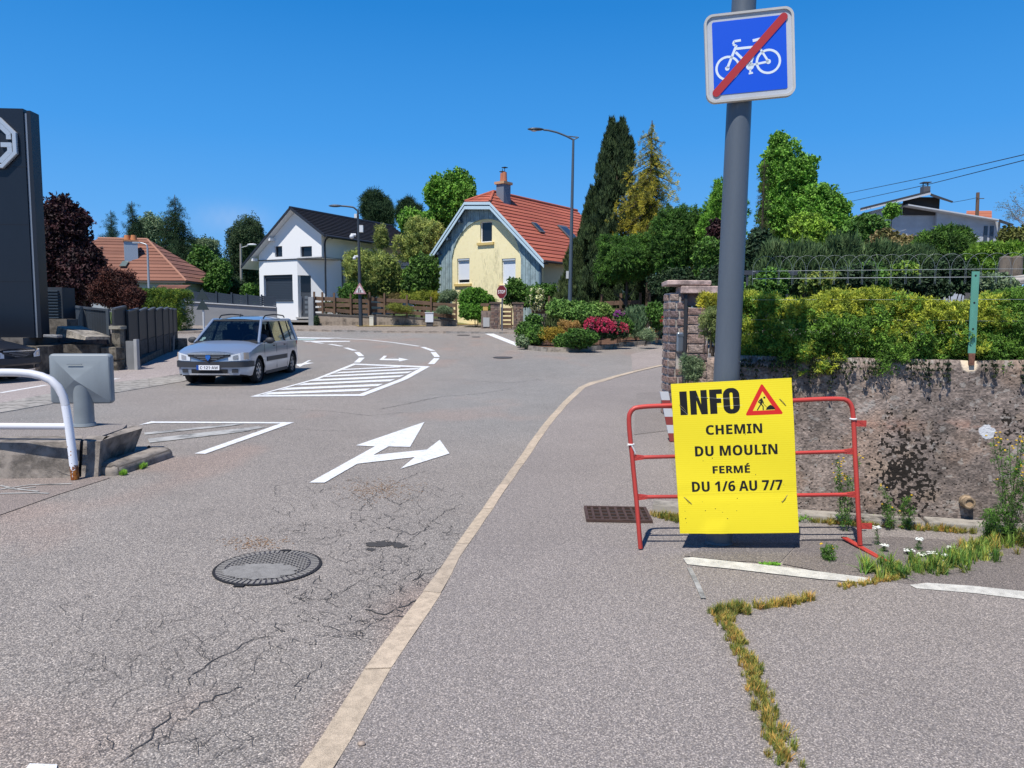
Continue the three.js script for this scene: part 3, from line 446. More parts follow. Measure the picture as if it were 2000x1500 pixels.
    x.fillStyle = '#0b0b0b'; x.strokeStyle = '#0b0b0b'; x.beginPath(); x.arc(783, 152, 9, 0, 7); x.fill();
    x.lineWidth = 17; x.lineCap = 'round'; x.beginPath(); x.moveTo(758, 164); x.lineTo(752, 200); x.stroke(); x.lineWidth = 9; x.beginPath(); x.moveTo(752, 203); x.lineTo(718, 252); x.moveTo(752, 203); x.lineTo(768, 224); x.lineTo(768, 252); x.moveTo(748, 168); x.lineTo(732, 186); x.lineTo(744, 196); x.moveTo(764, 172); x.lineTo(772, 196); x.stroke();
    x.lineWidth = 4; x.beginPath(); x.moveTo(758, 188); x.lineTo(806, 240); x.stroke(); x.beginPath(); x.moveTo(790, 254); x.quadraticCurveTo(800, 226, 832, 214); x.quadraticCurveTo(862, 226, 872, 254); x.fill();
    const T = (s, cx, base, cap, wd) => put(s, cx, base, cap / 0.714, wd, 2.5);
    T('CHEMIN', 513, 445, 80, 494); T('DU MOULIN', 522, 627, 84, 722); T('FERMÉ', 470, 777, 62, 332); T('DU 1/6 AU 7/7', 512, 930, 84, 790);
    x.strokeStyle = 'rgba(250,250,235,0.75)'; x.lineWidth = 2; for (const [a, c, e, f] of [[380, 140, 565, 140], [380, 208, 590, 205], [70, 210, 130, 270], [210, 120, 490, 150]]) { x.beginPath(); x.moveTo(a, c); x.lineTo(e, f); x.stroke(); }
    x.strokeStyle = 'rgba(150,120,10,0.5)'; x.beginPath(); x.moveTo(0, 956); x.lineTo(1024, 946); x.stroke();
    x.fillStyle = '#4a3d10'; for (let i = 0; i < 22; i++) { x.beginPath(); x.arc(rr(40, 980), i < 12 ? rr(980, 1240) : rr(60, 940), rr(2, 5), 0, 7); x.fill(); }
  });
  const NX = 22, NY = 26, pos = [], uv = [], idx = [];
  const Q = (u, v) => { const p = q[0].clone().lerp(q[1], u).lerp(q[3].clone().lerp(q[2], u), v).sub(bo); p.z += 0.006 * Math.sin(u * 3.1) + 0.004 * Math.sin(v * 9 + u * 2) - (Math.abs(v - 0.265) < 0.03 ? 0.004 : 0) + (v < 0.05 && u > 0.2 && u < 0.4 ? 0.006 : 0); return p; };
  const face = (dz, flip) => { const base = pos.length / 3; for (let j = 0; j <= NY; j++) for (let i = 0; i <= NX; i++) { const p = Q(i / NX, j / NY); pos.push(p.x, p.y, p.z + dz); uv.push(i / NX, j / NY); } for (let j = 0; j < NY; j++) for (let i = 0; i < NX; i++) { const a = base + j * (NX + 1) + i, c = a + NX + 1; flip ? idx.push(a, c + 1, a + 1, a, c, c + 1) : idx.push(a, a + 1, c + 1, a, c + 1, c); } return base; };
  const mk = () => { const g = new THREE.BufferGeometry(); g.setAttribute('position', new THREE.Float32BufferAttribute(pos, 3)); g.setAttribute('uv', new THREE.Float32BufferAttribute(uv, 2)); g.setIndex(idx.slice()); g.computeVertexNormals(); pos.length = uv.length = idx.length = 0; return g; };
  face(0.002, false); part('printed_face', mk(), mat(0xffffff, 0.7, { map: tex }), b);
  const e0 = [], E = (u0, v0, u1, v1) => { const n = 20; for (let i = 0; i < n; i++) { const a = Q(lerp(u0, u1, i / n), lerp(v0, v1, i / n)), c = Q(lerp(u0, u1, (i + 1) / n), lerp(v0, v1, (i + 1) / n)), base = pos.length / 3; for (const [p, dz] of [[a, 0.002], [c, 0.002], [c, -0.004], [a, -0.004]]) { pos.push(p.x, p.y, p.z + dz); uv.push(0, 0); } idx.push(base, base + 1, base + 2, base, base + 2, base + 3); } };
  face(-0.004, true); E(0, 0, 1, 0); E(1, 0, 1, 1); E(1, 1, 0, 1); E(0, 1, 0, 0); part('backing', mk(), mat([0.78, 0.62, 0.02], 0.6), b);
  const wire = mat([0.25, 0.2, 0.12], 0.6, { metalness: 0.4 });
  for (const [u, v, du] of [[0.05, 0.245, 0.06], [0.92, 0.245, -0.05], [0.06, 0.86, 0.05], [0.89, 0.87, 0.05]]) part('wire_tie', tube([Q(u, v).add(V(0, 0, 0.004)), Q(u + du * 0.5, v - 0.02).add(V(0, 0, 0.008)), Q(u + du, v - 0.045).add(V(0, 0, 0.004))], 0.0022, 5), wire, b);
}
// ---------- drain grate and manhole covers ----------
const ironMat = mat([0.11, 0.066, 0.052], 0.7, { map: ROUGHGRAIN, metalness: 0.3 }), ironDark = mat([0.012, 0.011, 0.012], 0.9);
{
  const c = G(1205, 1008), w = 0.52, dp = 0.4, t = thing('drain_grate', 'rusty brown cast-iron drain grate in the pavement left of the barrier', 'drain grate', V(c.x, 0.006, c.z), -0.05);
  part('pit', box(w - 0.02, 0.005, dp - 0.02, 0, 0.001, 0), ironDark, t); const fr = [box(w, 0.022, 0.025, 0, 0.011, dp / 2), box(w, 0.022, 0.025, 0, 0.011, -dp / 2), box(0.025, 0.022, dp - 0.027, w / 2 - 0.012, 0.011, 0), box(0.025, 0.022, dp - 0.027, -w / 2 + 0.012, 0.011, 0)];
  part('frame', fr, ironMat, t); for (let i = 1; i < 8; i++) part('bar', box(0.02, 0.018, dp - 0.03, -w / 2 + w * i / 8, 0.0105, 0), ironMat, t); for (let i = 1; i < 4; i++) part('cross_bar', box(w - 0.03, 0.016, 0.02, 0, 0.0095, -dp / 2 + dp * i / 4), ironMat, t);
}
{
  const c = G(524, 1108), R = 0.335, t = thing('manhole_cover', 'round cast-iron manhole cover with lattice, worn into the near lane', 'manhole cover', V(c.x, 0.004, c.z));
  part('rim', new THREE.RingGeometry(R - 0.016, R, 64).rotateX(-Math.PI / 2).translate(0, 0.003, 0), ironDark, t);
  part('plate', new THREE.CircleGeometry(R - 0.016, 64).rotateX(-Math.PI / 2).translate(0, 0.002, 0), mat([0.045, 0.042, 0.055], 0.75, { map: GRAIN }), t);
  const dust = mat([0.26, 0.245, 0.225], 0.95, { map: ROUGHGRAIN }), lat = [], rib = []; const bar = (p, a, L) => lat.push(box(L, 0.004, 0.009, 0, 0, 0).rotateY(a).translate(p[0], 0.005, p[1]));
  for (let i = -9; i <= 9; i++) { const o = i * 0.029, L = 2 * Math.sqrt(Math.max(0, 0.255 ** 2 - o * o)); if (L > 0.05) for (const a of [0.62, -0.95]) bar([-Math.sin(a) * o, Math.cos(a) * o], -a, L); }
  part('lattice', lat, dust, t);
  for (let i = 0; i < 56; i++) { const a = i / 56 * Math.PI * 2; rib.push(box(0.05, 0.004, 0.02, R - 0.045, 0.0052, 0).rotateY(a)); } part('rib', rib, dust, t);
  const pts = []; for (let i = 0; i < 46; i++) { const a = i / 46 * 6.283, k = rr(0.86, 1.1); pts.push(new THREE.Vector2(Math.cos(a) * 0.225 * k - 0.02, Math.sin(a) * 0.15 * k - 0.10)); }
  part('grit_fill', new THREE.ShapeGeometry(new THREE.Shape(pts)).rotateX(-Math.PI / 2).translate(0, 0.0085, 0), mat([0.27, 0.26, 0.245], 0.95, { map: SPECK }), t);
  part('pick_hole', box(0.06, 0.003, 0.035, 0.02, 0.009, -R + 0.03), ironDark, t); part('pick_hole', box(0.06, 0.004, 0.04, -0.06, 0.004, R + 0.005), ironDark, t);
}
for (const [px, py, r, l] of [[982, 699, 0.33, 'thin dark manhole cover in the road left of the flower bed'], [905, 655, 0.33, 'distant manhole cover in front of the far kerb'], [930, 658.5, 0.2, 'small distant manhole cover nearest the white stop line']]) {
  const c = G(px, py), t = thing('manhole_cover', l, 'manhole cover', V(c.x, c.y + 0.002, c.z)); t.rotation.x = Math.atan(0.036) * (c.z < -19 ? 1 : 0);
  part('plate', new THREE.CylinderGeometry(r, r, 0.012, 40).translate(0, 0.004, 0), mat([0.06, 0.057, 0.06], 0.8), t); part('rim', new THREE.TorusGeometry(r, 0.012, 6, 40).rotateX(Math.PI / 2).translate(0, 0.006, 0), ironDark, t);
}
// ---------- retaining wall with hedge and wire fence ----------
const W0 = V(1.62, 0, -6.08), W1 = V(9.5, 0, -4.05), wallDir = W1.clone().sub(W0).normalize(), wallN = V(-wallDir.z, 0, wallDir.x).multiplyScalar(1); if (wallN.z < 0) wallN.negate();
const wallLen = W1.distanceTo(W0), WALLH = 1.29, wallTurn = Math.atan2(-wallDir.z, wallDir.x);
{
  const TW = 2048, TH = 640, span = 4.0, onW = (px, py) => { const p = onPlane(px, py, W0, wallN); return [p.clone().sub(W0).dot(wallDir), p.y]; };
  const moss = [onW(1770, 925), onW(1975, 835), onW(1660, 1000), onW(1480, 720)], patch = [onW(1930, 845), onW(1893, 712)], warm = [onW(1740, 830), onW(1895, 830)], hgt = new Uint8Array(TW * TH * 4);
  const cell = (x, y, k) => hash(Math.floor(x), Math.floor(y), k);
  const tex = dataTex(TW, TH, (A) => {
    for (let j = 0; j < TH; j++) for (let i = 0; i < TW; i++) {
      const x = (i + 0.5) / TW * span, y = (j + 0.5) / TH * 1.4, o = (j * TW + i) * 4;
      const a = fbm(x * 2.3, y * 2.3, 4, 5), b = fbm(x * 14, y * 18, 4, 15), c = fbm(x * 70, y * 90, 2, 25), s = hash(i, j, 8);
      let k = 0.50 + (a - 0.5) * 0.22 + (b - 0.5) * 0.24 + (c - 0.5) * 0.30 + (s - 0.5) * 0.12, r = 163 * k * 1.58, g = 147 * k * 1.58, bl = 136 * k * 1.58, h = 0.5 + (b - 0.5) * 0.8 + (c - 0.5) * 0.5;
      const w = sstep(fbm(x * 3.1 + 8, y * 3.1, 3, 35), 0.52, 0.72); r *= 1 + w * 0.04; bl *= 1 - w * 0.04;
      const lich = sstep(fbm(x * 22, y * 26, 3, 91), 0.66, 0.74) * 0.5; r = lerp(r, 176, lich); g = lerp(g, 172, lich); bl = lerp(bl, 164, lich);
      let m = 0; const near = (q, rx, ry) => Math.exp(-(((x - q[0]) / rx) ** 2 + ((y - q[1]) / ry) ** 2));
      const zone = Math.max(near(moss[0], 0.29, 0.52), near(moss[1], 0.1, 0.2) * 0.85, near(moss[2], 0.14, 0.12) * 0.6, 0.17); const mn = fbm(x * 48, y * 48, 3, 45);
      m = sstep(mn, 0.86 - zone * 0.45, 0.89 - zone * 0.45); r = lerp(r, 34, m); g = lerp(g, 28, m); bl = lerp(bl, 22, m); h -= m * 0.12;
      if (zone > 0.35) { const tn = sstep(fbm(x * 9 + 3, y * 9, 3, 55), 0.5, 0.7) * (1 - m) * zone; r = lerp(r, 168, tn * 0.7); g = lerp(g, 146, tn * 0.7); bl = lerp(bl, 124, tn * 0.7); }
      const wp = Math.max(near(warm[0], 0.25, 0.05), near(warm[1], 0.2, 0.04)) * sstep(b, 0.35, 0.6) * 0.5; r = lerp(r, 172, wp); g = lerp(g, 128, wp); bl = lerp(bl, 108, wp);
      const pq = ((x - patch[0][0]) / 0.075) ** 2 + ((y - patch[0][1]) / 0.06) ** 2 + (b - 0.5) * 1.9; if (pq < 0.8) { const f = sstep(0.8 - pq, 0, 0.2); r = lerp(r, 205, f); g = lerp(g, 206, f); bl = lerp(bl, 208, f); h += 0.15 * f; }
      const py = patch[1][1] + 0.06 - y, pq2 = Math.abs(x - patch[1][0]) - 0.095 + py * 0.55 + (b - 0.5) * 0.09; if (pq2 < 0 && py < 0.2) { const f = sstep(-pq2, 0, 0.02); r = lerp(r, 214, f); g = lerp(g, 196, f); bl = lerp(bl, 170, f); h += 0.25 * f; }
      const hole = sstep(cell(x * 90, y * 90, 71), 0.992, 0.994) * 0.8; r *= 1 - hole; g *= 1 - hole; bl *= 1 - hole;
      A[o] = clamp(r, 0, 255); A[o + 1] = clamp(g, 0, 255); A[o + 2] = clamp(bl, 0, 255); A[o + 3] = 255; hgt[o] = hgt[o + 1] = hgt[o + 2] = clamp(h * 255, 0, 255); hgt[o + 3] = 255;
    }
  });
  const bump = dataTex(TW, TH, (A) => A.set(hgt), false);
  const wm = mat(0xffffff, 0.95, { map: tex, bumpMap: bump, bumpScale: 0.008 });
  const t = thing('retaining_wall', 'old mossy concrete retaining wall under the hedge, behind the barrier', 'wall', W0, wallTurn);
  const NX = 160, NY = 36, th = 0.34, g = new THREE.BoxGeometry(wallLen, WALLH, th, NX, NY, 1).translate(wallLen / 2, WALLH / 2, -th / 2), p = g.attributes.position, uv = g.attributes.uv;
  for (let i = 0; i < p.count; i++) { const x = p.getX(i), y = p.getY(i); uv.setXY(i, x / span, y / 1.4); const k = fbm(x * 3, y * 3, 3, 7) - 0.5, e = y > WALLH - 0.01 ? 1 : 0; if (p.getZ(i) > -0.01) p.setZ(i, p.getZ(i) + k * 0.035 - (e ? 0.03 : 0)); if (e) p.setY(i, y + (fbm(x * 2.2, 3, 3, 17) - 0.5) * 0.07); }
  g.computeVertexNormals(); part('wall', g, wm, t);
  const fm = grainy([0.36, 0.33, 0.285], 0.95, ROUGHGRAIN); let s = -0.42;
  while (s < wallLen - 0.2) { const L = rr(0.7, 1.1), q = rbox(L - 0.02, 0.1, 0.16, 0.015, s + L / 2, 0.018 + rr(-0.006, 0.006), 0.10 + rr(-0.012, 0.012)); part('footing_block', worldUV(q, 1), fm, t); s += L; }
  // broken pipe stub that sticks out of the wall
  const [sx, sy] = onW(1886, 978), pm = grainy([0.42, 0.31, 0.2], 0.9, ROUGHGRAIN); const stub = part('pipe_stub', [new THREE.CylinderGeometry(0.04, 0.052, 0.075, 9, 1, true).rotateX(Math.PI / 2).translate(sx, sy, 0.045), new THREE.TorusGeometry(0.036, 0.011, 5, 9).translate(sx, sy, 0.083)], pm, t);
  part('pipe_mouth', new THREE.CircleGeometry(0.036, 12).translate(sx, sy, 0.08), mat([0.42, 0.29, 0.17], 0.9), stub);
  const bedPts = [[1.98, 6.36], [3.36, 11.9], [5.2, 13.2], [8.5, 19.5], [40, 22], [40, -3.4], [9.6, 4.45]];
  struct('garden_bed', worldUV(new THREE.ExtrudeGeometry(new THREE.Shape(bedPts.map((p) => new THREE.Vector2(p[0], p[1]))), { depth: WALLH - 0.06, bevelEnabled: false }).rotateX(-Math.PI / 2), 1), grainy([0.055, 0.045, 0.03], 1, ROUGHGRAIN));
}
// hedge along the wall top
{
  const L = 7.2, mid = W0.clone().addScaledVector(wallDir, L / 2 + 0.16).addScaledVector(wallN, -0.36), t = thing('hedge', 'clipped yellow-green hedge growing over the concrete retaining wall', 'hedge', V(mid.x, WALLH - 0.05, mid.z), wallTurn);
  const st = []; for (let i = 0; i < 30; i++) { const x = rr(-L / 2, L / 2); st.push(rod(V(x, 0, rr(-.2, .1)), V(x + rr(-.15, .15), rr(0.3, 0.5), rr(-.3, .3)), 0.012, 5, 0.004)); } part('stem', st, barkMat, t);
  const pts = []; for (let i = 0; i < 23000; i++) {
    const q = V(rr(-L / 2, L / 2), 0, 0), f = rnd(), top = 0.56 + (fbm(q.x * 1.6 + 3, 1, 3, 177) - 0.5) * 0.42, front = 0.30 + (fbm(q.x * 2.3, 7, 3, 178) - 0.5) * 0.46;
    const a = f < 0.52 ? rr(0, 1) : 1; q.y = -0.06 + (top + 0.06) * Math.pow(rnd(), 0.85); q.z = front * Math.sqrt(Math.max(0.05, 1 - Math.pow(Math.max(0, q.y) / (top + 0.05), 3))) - Math.abs(rr(0, 0.14)) + (fbm(q.x * 7, q.y * 7, 2, 179) - 0.5) * 0.30;
    if (f > 0.72) { q.y = top + rr(-0.1, 0.03); q.z = rr(-0.45, front - 0.05); } else if (f > 0.56) { q.y = rr(-0.04, 0.22); q.z = rr(0.02, 0.3); }
    pts.push([q, 0.046, 0]);
  }
  const gold = [], green = []; for (const p of pts) { const y = p[0].y, n = fbm(p[0].x * 2.2, y * 3.2 + 4, 3, 181) + (y - 0.2) * 0.55; if (n > 0.56 + rr(-.12, .12)) { p[2] = rr(0.3, 1); gold.push(p); } else { p[2] = rr(0, 0.9); green.push(p); } }
  const GH = [1, 2, 3].map((s) => clump(22, 0.55, 0.24, s * 67, { out: 0.5 })), GL = [1, 2].map((s) => clump(22, 0.8, 0.17, s * 71, { out: 0.9 }));
  scatter('foliage', t, green, GH, LEAF, [[0.04, 0.09, 0.012], [0.075, 0.15, 0.02], [0.13, 0.22, 0.03]], { gain: 1.95 }); scatter('foliage', t, gold, GL, LEAF, [[0.07, 0.12, 0.015], [0.16, 0.20, 0.025], [0.33, 0.34, 0.04]], { gain: 1.85 });
}
// ivy strands hanging on the wall
{
  const t = thing('ivy', 'dark ivy strands hanging down the face of the mossy concrete wall', 'ivy', W0, wallTurn), st = [], pts = [];
  const strand = (x, len) => { let a = V(x, WALLH + 0.02, 0.035), L = 0; while (L < len) { const b = a.clone().add(V(rr(-0.02, 0.02), -0.04, rr(-0.003, 0.006))); b.z = clamp(b.z, 0.02, 0.05); st.push(rod(a, b, 0.0018, 4)); if (rnd() < 0.85) pts.push([b.clone().add(V(rr(-.012, .012), 0, 0.012)), 0.024, rnd()]); a = b; L += 0.04; } };
  for (const [x, n, l] of [[0.62, 8, 0.34], [0.9, 16, 0.3], [1.06, 10, 0.42], [1.3, 8, 0.25], [1.55, 8, 0.22], [1.72, 9, 0.34], [2.05, 6, 0.16], [2.35, 10, 0.2], [0.25, 6, 0.3], [2.75, 8, 0.3], [3.4, 8, 0.3], [0.45, 6, 0.2]]) for (let i = 0; i < n; i++) strand(x + rr(-0.1, 0.1), l * rr(0.1, 0.85) * rr(0.4, 1));
  part('stem', st, barkMat, t); scatter('leaf', t, pts, [clump(5, 1.1, 0.8, 901), clump(4, 1.1, 0.8, 907)], LEAF, [[0.012, 0.025, 0.012], [0.025, 0.04, 0.018], [0.05, 0.06, 0.025]]);
}
// wire fence above the hedge
{
  const t = thing('wire_fence', 'scalloped wire mesh fence with a bright green flat post above the hedge', 'fence', W0, wallTurn), gm = mat([0.12, 0.36, 0.27], 0.5, { map: SOFTGRAIN }), wm = mat([0.34, 0.37, 0.38], 0.45, { metalness: 0.4 });
  const loc = (px, py, off) => { const p = onPlane(px, py, W0.clone().addScaledVector(wallN, off), wallN).sub(W0); return V(p.dot(wallDir), p.y, off); };
  const a = loc(1898, 690, 0.0), b = loc(1906, 530, 0.0), hw = 0.026, post = part('post', [hexa([V(a.x - hw, a.y, -0.01), V(a.x + hw, a.y, -0.01), V(b.x + hw, b.y, -0.01), V(b.x - hw, b.y, -0.01), V(a.x - hw, a.y, 0.0), V(a.x + hw, a.y, 0.0), V(b.x + hw, b.y, 0), V(b.x - hw, b.y, 0)]), hexa([V(a.x + hw - 0.006, a.y, -0.05), V(a.x + hw, a.y, -0.05), V(b.x + hw, b.y, -0.05), V(b.x + hw - 0.006, b.y, -0.05), V(a.x + hw - 0.006, a.y, -0.012), V(a.x + hw, a.y, -0.012), V(b.x + hw, b.y, -0.012), V(b.x + hw - 0.006, b.y, -0.012)])], gm, t);
  for (const f of [0.95, 0.62, 0.3]) { const q = a.clone().lerp(b, f); part('bolt_hole', new THREE.CylinderGeometry(0.007, 0.007, 0.003, 10).rotateX(Math.PI / 2).translate(q.x, q.y, 0.001), ironDark, post); }
  part('post_foot', hexa([V(a.x - 0.018, a.y - 0.09, -0.004), V(a.x + 0.016, a.y - 0.09, -0.004), V(a.x + 0.022, a.y, -0.004), V(a.x - 0.022, a.y, -0.004), V(a.x - 0.018, a.y - 0.09, 0.022), V(a.x + 0.016, a.y - 0.09, 0.022), V(a.x + 0.022, a.y, 0.006), V(a.x - 0.022, a.y, 0.006)]), mat([0.16, 0.07, 0.045], 0.9, { map: ROUGHGRAIN }), t);
  const px0 = 0.34, px1 = 7.0, wz = -0.075, yA = loc(1700, 527, 0).y, yB = loc(1700, 542, 0).y, yC = loc(1700, 585, 0).y, wires = (y, r) => { const p = []; for (let i = 0; i <= 12; i++) p.push(V(lerp(px0, px1, i / 12), y + rr(-0.003, 0.003), wz)); return new THREE.TubeGeometry(new THREE.CatmullRomCurve3(p), 40, r, 5); };
  part('line_wire', [wires(yA, 0.0018), wires(yB, 0.0028), wires(yC, 0.0013), wires(yC - 0.16, 0.001)], wm, t);
  for (const x of [3.95, 6.2]) part('post', box(0.05, 0.62, 0.012, x, WALLH + 0.29, wz - 0.03), gm, t);
  const yT = loc(1700, 496, 0).y, arch = [], pitch = 0.104; for (let i = 0; px0 + i * pitch < px1; i++) { const x = px0 + i * pitch, r = pitch * 0.95, c = []; for (let k = 0; k <= 8; k++) { const u = k / 8 * Math.PI; c.push(V(x + r - Math.cos(u) * r, yA + 0.01 + Math.sin(u) * (yT - yA - 0.01), wz + (i % 2 ? 0.004 : -0.004))); } arch.push(new THREE.TubeGeometry(new THREE.CatmullRomCurve3([V(x, yB - 0.05, wz), ...c, V(x + 2 * r, yB - 0.05, wz)]), 26, 0.0009, 4)); }
  tag(part('mesh_wire', arch, wm, t), null, null, null, 'stuff');
}
// ---------- brick gate pillar with letter box ----------
{
  const D = 12, px2x = (p) => at(p, 700, D).x, xl = px2x(1306), xr = px2x(1336), x2 = px2x(1340), x3 = px2x(1382);
  const org = V(xl, 0, -D), t = thing('gate_pillar', 'purple-brown stone gate pillar with pink capstones beside the hedge', 'pillar', org);
  const mort = grainy([0.50, 0.45, 0.40], 0.95, ROUGHGRAIN), brickM = [[0.38, 0.25, 0.21], [0.32, 0.225, 0.205], [0.43, 0.30, 0.245], [0.27, 0.195, 0.185], [0.48, 0.37, 0.31]].map((c) => grainy(c, 0.95, ROUGHGRAIN, { bumpScale: 0.01 }));
  const topA = at(1320, 572, D).y, topB = at(1360, 600, D).y, wA = xr - xl, wB = x3 - x2, dA = 0.5;
  part('mortar_core', worldUV(box(wA - 0.02, topA, dA, wA / 2, topA / 2, -dA / 2 - 0.012), 1), mort, t); part('mortar_core', worldUV(box(wB, topB, 0.4, x2 - xl + wB / 2, topB / 2, -0.2), 1), mort, t);
  const shapes = [0, 1, 2].map(() => { const g = new RoundedBoxGeometry(1, 1, 1, 1, 0.07), p = g.attributes.position; for (let i = 0; i < p.count; i++) p.setXYZ(i, p.getX(i) + rr(-.03, .03), p.getY(i) + rr(-.03, .03), p.getZ(i)); g.computeVertexNormals(); return g; });
  const brick = (x0, x1, y0, y1, z0, z1, par = t) => { const m = shade(new THREE.Mesh(shapes[Math.floor(rnd() * 3)], brickM[Math.floor(rnd() * brickM.length)])); m.name = 'brick'; m.position.set((x0 + x1) / 2, (y0 + y1) / 2, (z0 + z1) / 2); m.scale.set(x1 - x0, y1 - y0, Math.abs(z1 - z0)); par.add(m); };
  const ch = 0.135, gp = 0.036;
  for (let k = 0; k * ch < topA - 0.06; k++) { const y0 = k * ch + gp / 2, y1 = Math.min(topA - 0.01, (k + 1) * ch - gp / 2), s = (k % 2 ? 0.42 : 0.62) * wA, slot = y0 > 0.82 && y1 < 1.42; brick(0.004, slot ? 0.11 : s - gp / 2, y0, y1, -0.14, 0.012); if (!slot) brick(s + gp / 2, wA - 0.004, y0, y1, -0.14, rr(0.004, 0.014)); for (let z = 0; z < 2; z++) brick(-0.012, 0.1, y0, y1, -0.16 - z * 0.17, -0.31 - z * 0.17); }
  for (let k = 0; k * 0.115 < topB - 0.05;) { const h = rr(0.8, 1.3) * 0.115, y0 = k * 0.115 + 0.012, y1 = Math.min(topB - 0.01, y0 + h); let x = x2 - xl; while (x < x3 - xl - 0.05) { const w = Math.min(x3 - xl - x, rr(0.14, 0.34)); brick(x + 0.01, x + w - 0.008, y0, y1, -0.25, 0.02 + rr(0.0, 0.03)); x += w; } k += (h + 0.02) / 0.115; }
  const capM = grainy([0.66, 0.49, 0.43], 0.9, ROUGHGRAIN);
  const cap = (px0, px1, pyT, h, z0, z1) => { const a = px2x(px0) - xl, b = px2x(px1) - xl, y = at(1340, pyT, D).y, n = 9, pts = []; for (let i = 0; i < n; i++) { const u = i / n * 6.283; pts.push([Math.cos(u), Math.sin(u)]); } const s = [[a, z1], [a + (b - a) * 0.4, z1 + 0.03], [b, z1 - 0.02], [b + 0.02, z0], [a + 0.05, z0 - 0.02]]; const g = new THREE.ExtrudeGeometry(new THREE.Shape(s.map((q) => new THREE.Vector2(q[0], -q[1]))), { depth: h, bevelEnabled: true, bevelSize: 0.012, bevelThickness: 0.01, bevelSegments: 1 }).rotateX(-Math.PI / 2).translate(0, y - h, 0); part('capstone', worldUV(g, 1), capM, t); };
  cap(1300, 1382, 549, 0.055, -0.62, 0.05); cap(1326, 1412, 560, 0.10, -0.5, 0.08);
  part('lintel', worldUV(box(x3 - x2 + 0.2, 0.2, 0.3, (x2 + x3) / 2 - xl, at(1360, 585, D).y, -0.22), 1), mat([0.28, 0.20, 0.175], 0.9, { map: ROUGHGRAIN }), t);
  const lb = thing('letter_box', 'grey steel letter box set in the slot of the gate pillar', 'letter box', V(px2x(1327), at(1327, 690, D).y, -D + 0.02)); part('body', rbox(0.13, 0.34, 0.16, 0.04, 0, 0.18, -0.05), mat([0.30, 0.33, 0.36], 0.3, { metalness: 0.7 }), lb); part('flap', box(0.10, 0.03, 0.006, 0, 0.29, 0.032), mat([0.2, 0.22, 0.24], 0.4, { metalness: 0.6 }), lb);
  const sh = thing('gate_post', 'dark metal gate post in the joint of the stone pillar', 'gate post', V(px2x(1335.5), 0, -D + 0.03)); part('post', box(0.045, at(1335, 575, D).y, 0.045, 0, at(1335, 575, D).y / 2, 0), mat([0.035, 0.036, 0.04], 0.5), sh);
  const dg = 10.2, gx = at(1404, 600, dg).x, g = thing('garden_gate', 'anthracite metal gate leaf half hidden behind the sign pole', 'gate', V(gx, 0, -dg)), gM = mat([0.055, 0.06, 0.07], 0.5); const yt = at(1410, 528, dg).y;
  part('frame', [box(0.06, yt, 0.05, 0.03, yt / 2, 0), box(1.0, 0.06, 0.05, 0.56, yt - 0.03, 0), box(1.0, 0.06, 0.05, 0.56, at(1400, 618, dg).y, 0)], gM, g); for (let i = 1; i < 9; i++) part('bar', box(0.025, yt - 0.9, 0.025, 0.05 + i * 0.11, (yt + 0.84) / 2, -0.002), gM, g);
  // plants at the gate: golden twigs and grasses
  const c = at(1388, 590, 10.0); shrub('golden_shrub', 'small golden yellow shrub in front of the gate pillar', c, 0.16, 0.17, 0.15, 140, 0.09, P_YELLOW, { base: 1.15, geos: C_LONG });
  const c2 = at(1392, 645, 8.2); shrub('grey_green_shrub', 'grey-green trailing shrub at the left end of the retaining wall', c2, 0.16, 0.26, 0.16, 260, 0.07, [[0.08, 0.12, 0.03], [0.16, 0.2, 0.07], [0.28, 0.3, 0.12]], { base: c2.y - 0.5, geos: C_LONG });
  const c3 = at(1352, 720, 9.2); shrub('wild_shrub', 'wild green twigs growing low between pillar and wall', c3, 0.16, 0.22, 0.12, 200, 0.07, P_PALE, { base: 0.1, geos: C_LONG });
  const sw = thing('side_wall', 'rough concrete side wall between hedge and gate pillar', 'wall', V(0, 0, 0)); part('wall', worldUV(slab(V(1.66, -0.05, -6.2), V(3.16, -0.05, -11.8), V(3.16, 1.1, -11.8), V(1.66, 1.24, -6.2), 0.25, V(0.966, 0, 0.259)), 1), grainy([0.2, 0.18, 0.165], 0.95, ROUGHGRAIN), sw);
}
// leaning red and white lath behind the barrier
{
  const D = 9.5, a = at(1316, 862, D), b = at(1297, 765, D), t = thing('striped_lath', 'red and white striped lath leaning behind the red barrier', 'lath', V(a.x, 0, a.z)); const n = 6, w = 0.055; a.y = 0.01;
  for (let i = 0; i < n; i++) { const p = a.clone().lerp(b, i / n).sub(t.position), q = a.clone().lerp(b, (i + 1) / n).sub(t.position); part(i % 2 ? 'white_band' : 'red_band', hexa([V(p.x - w, p.y, -0.012), V(p.x + w, p.y, -0.012), V(q.x + w, q.y, -0.012), V(q.x - w, q.y, -0.012), V(p.x - w, p.y, 0.012), V(p.x + w, p.y, 0.012), V(q.x + w, q.y, 0.012), V(q.x - w, q.y, 0.012)]), i % 2 ? mat([0.62, 0.65, 0.7], 0.6) : mat([0.30, 0.055, 0.05], 0.6), t); }
}
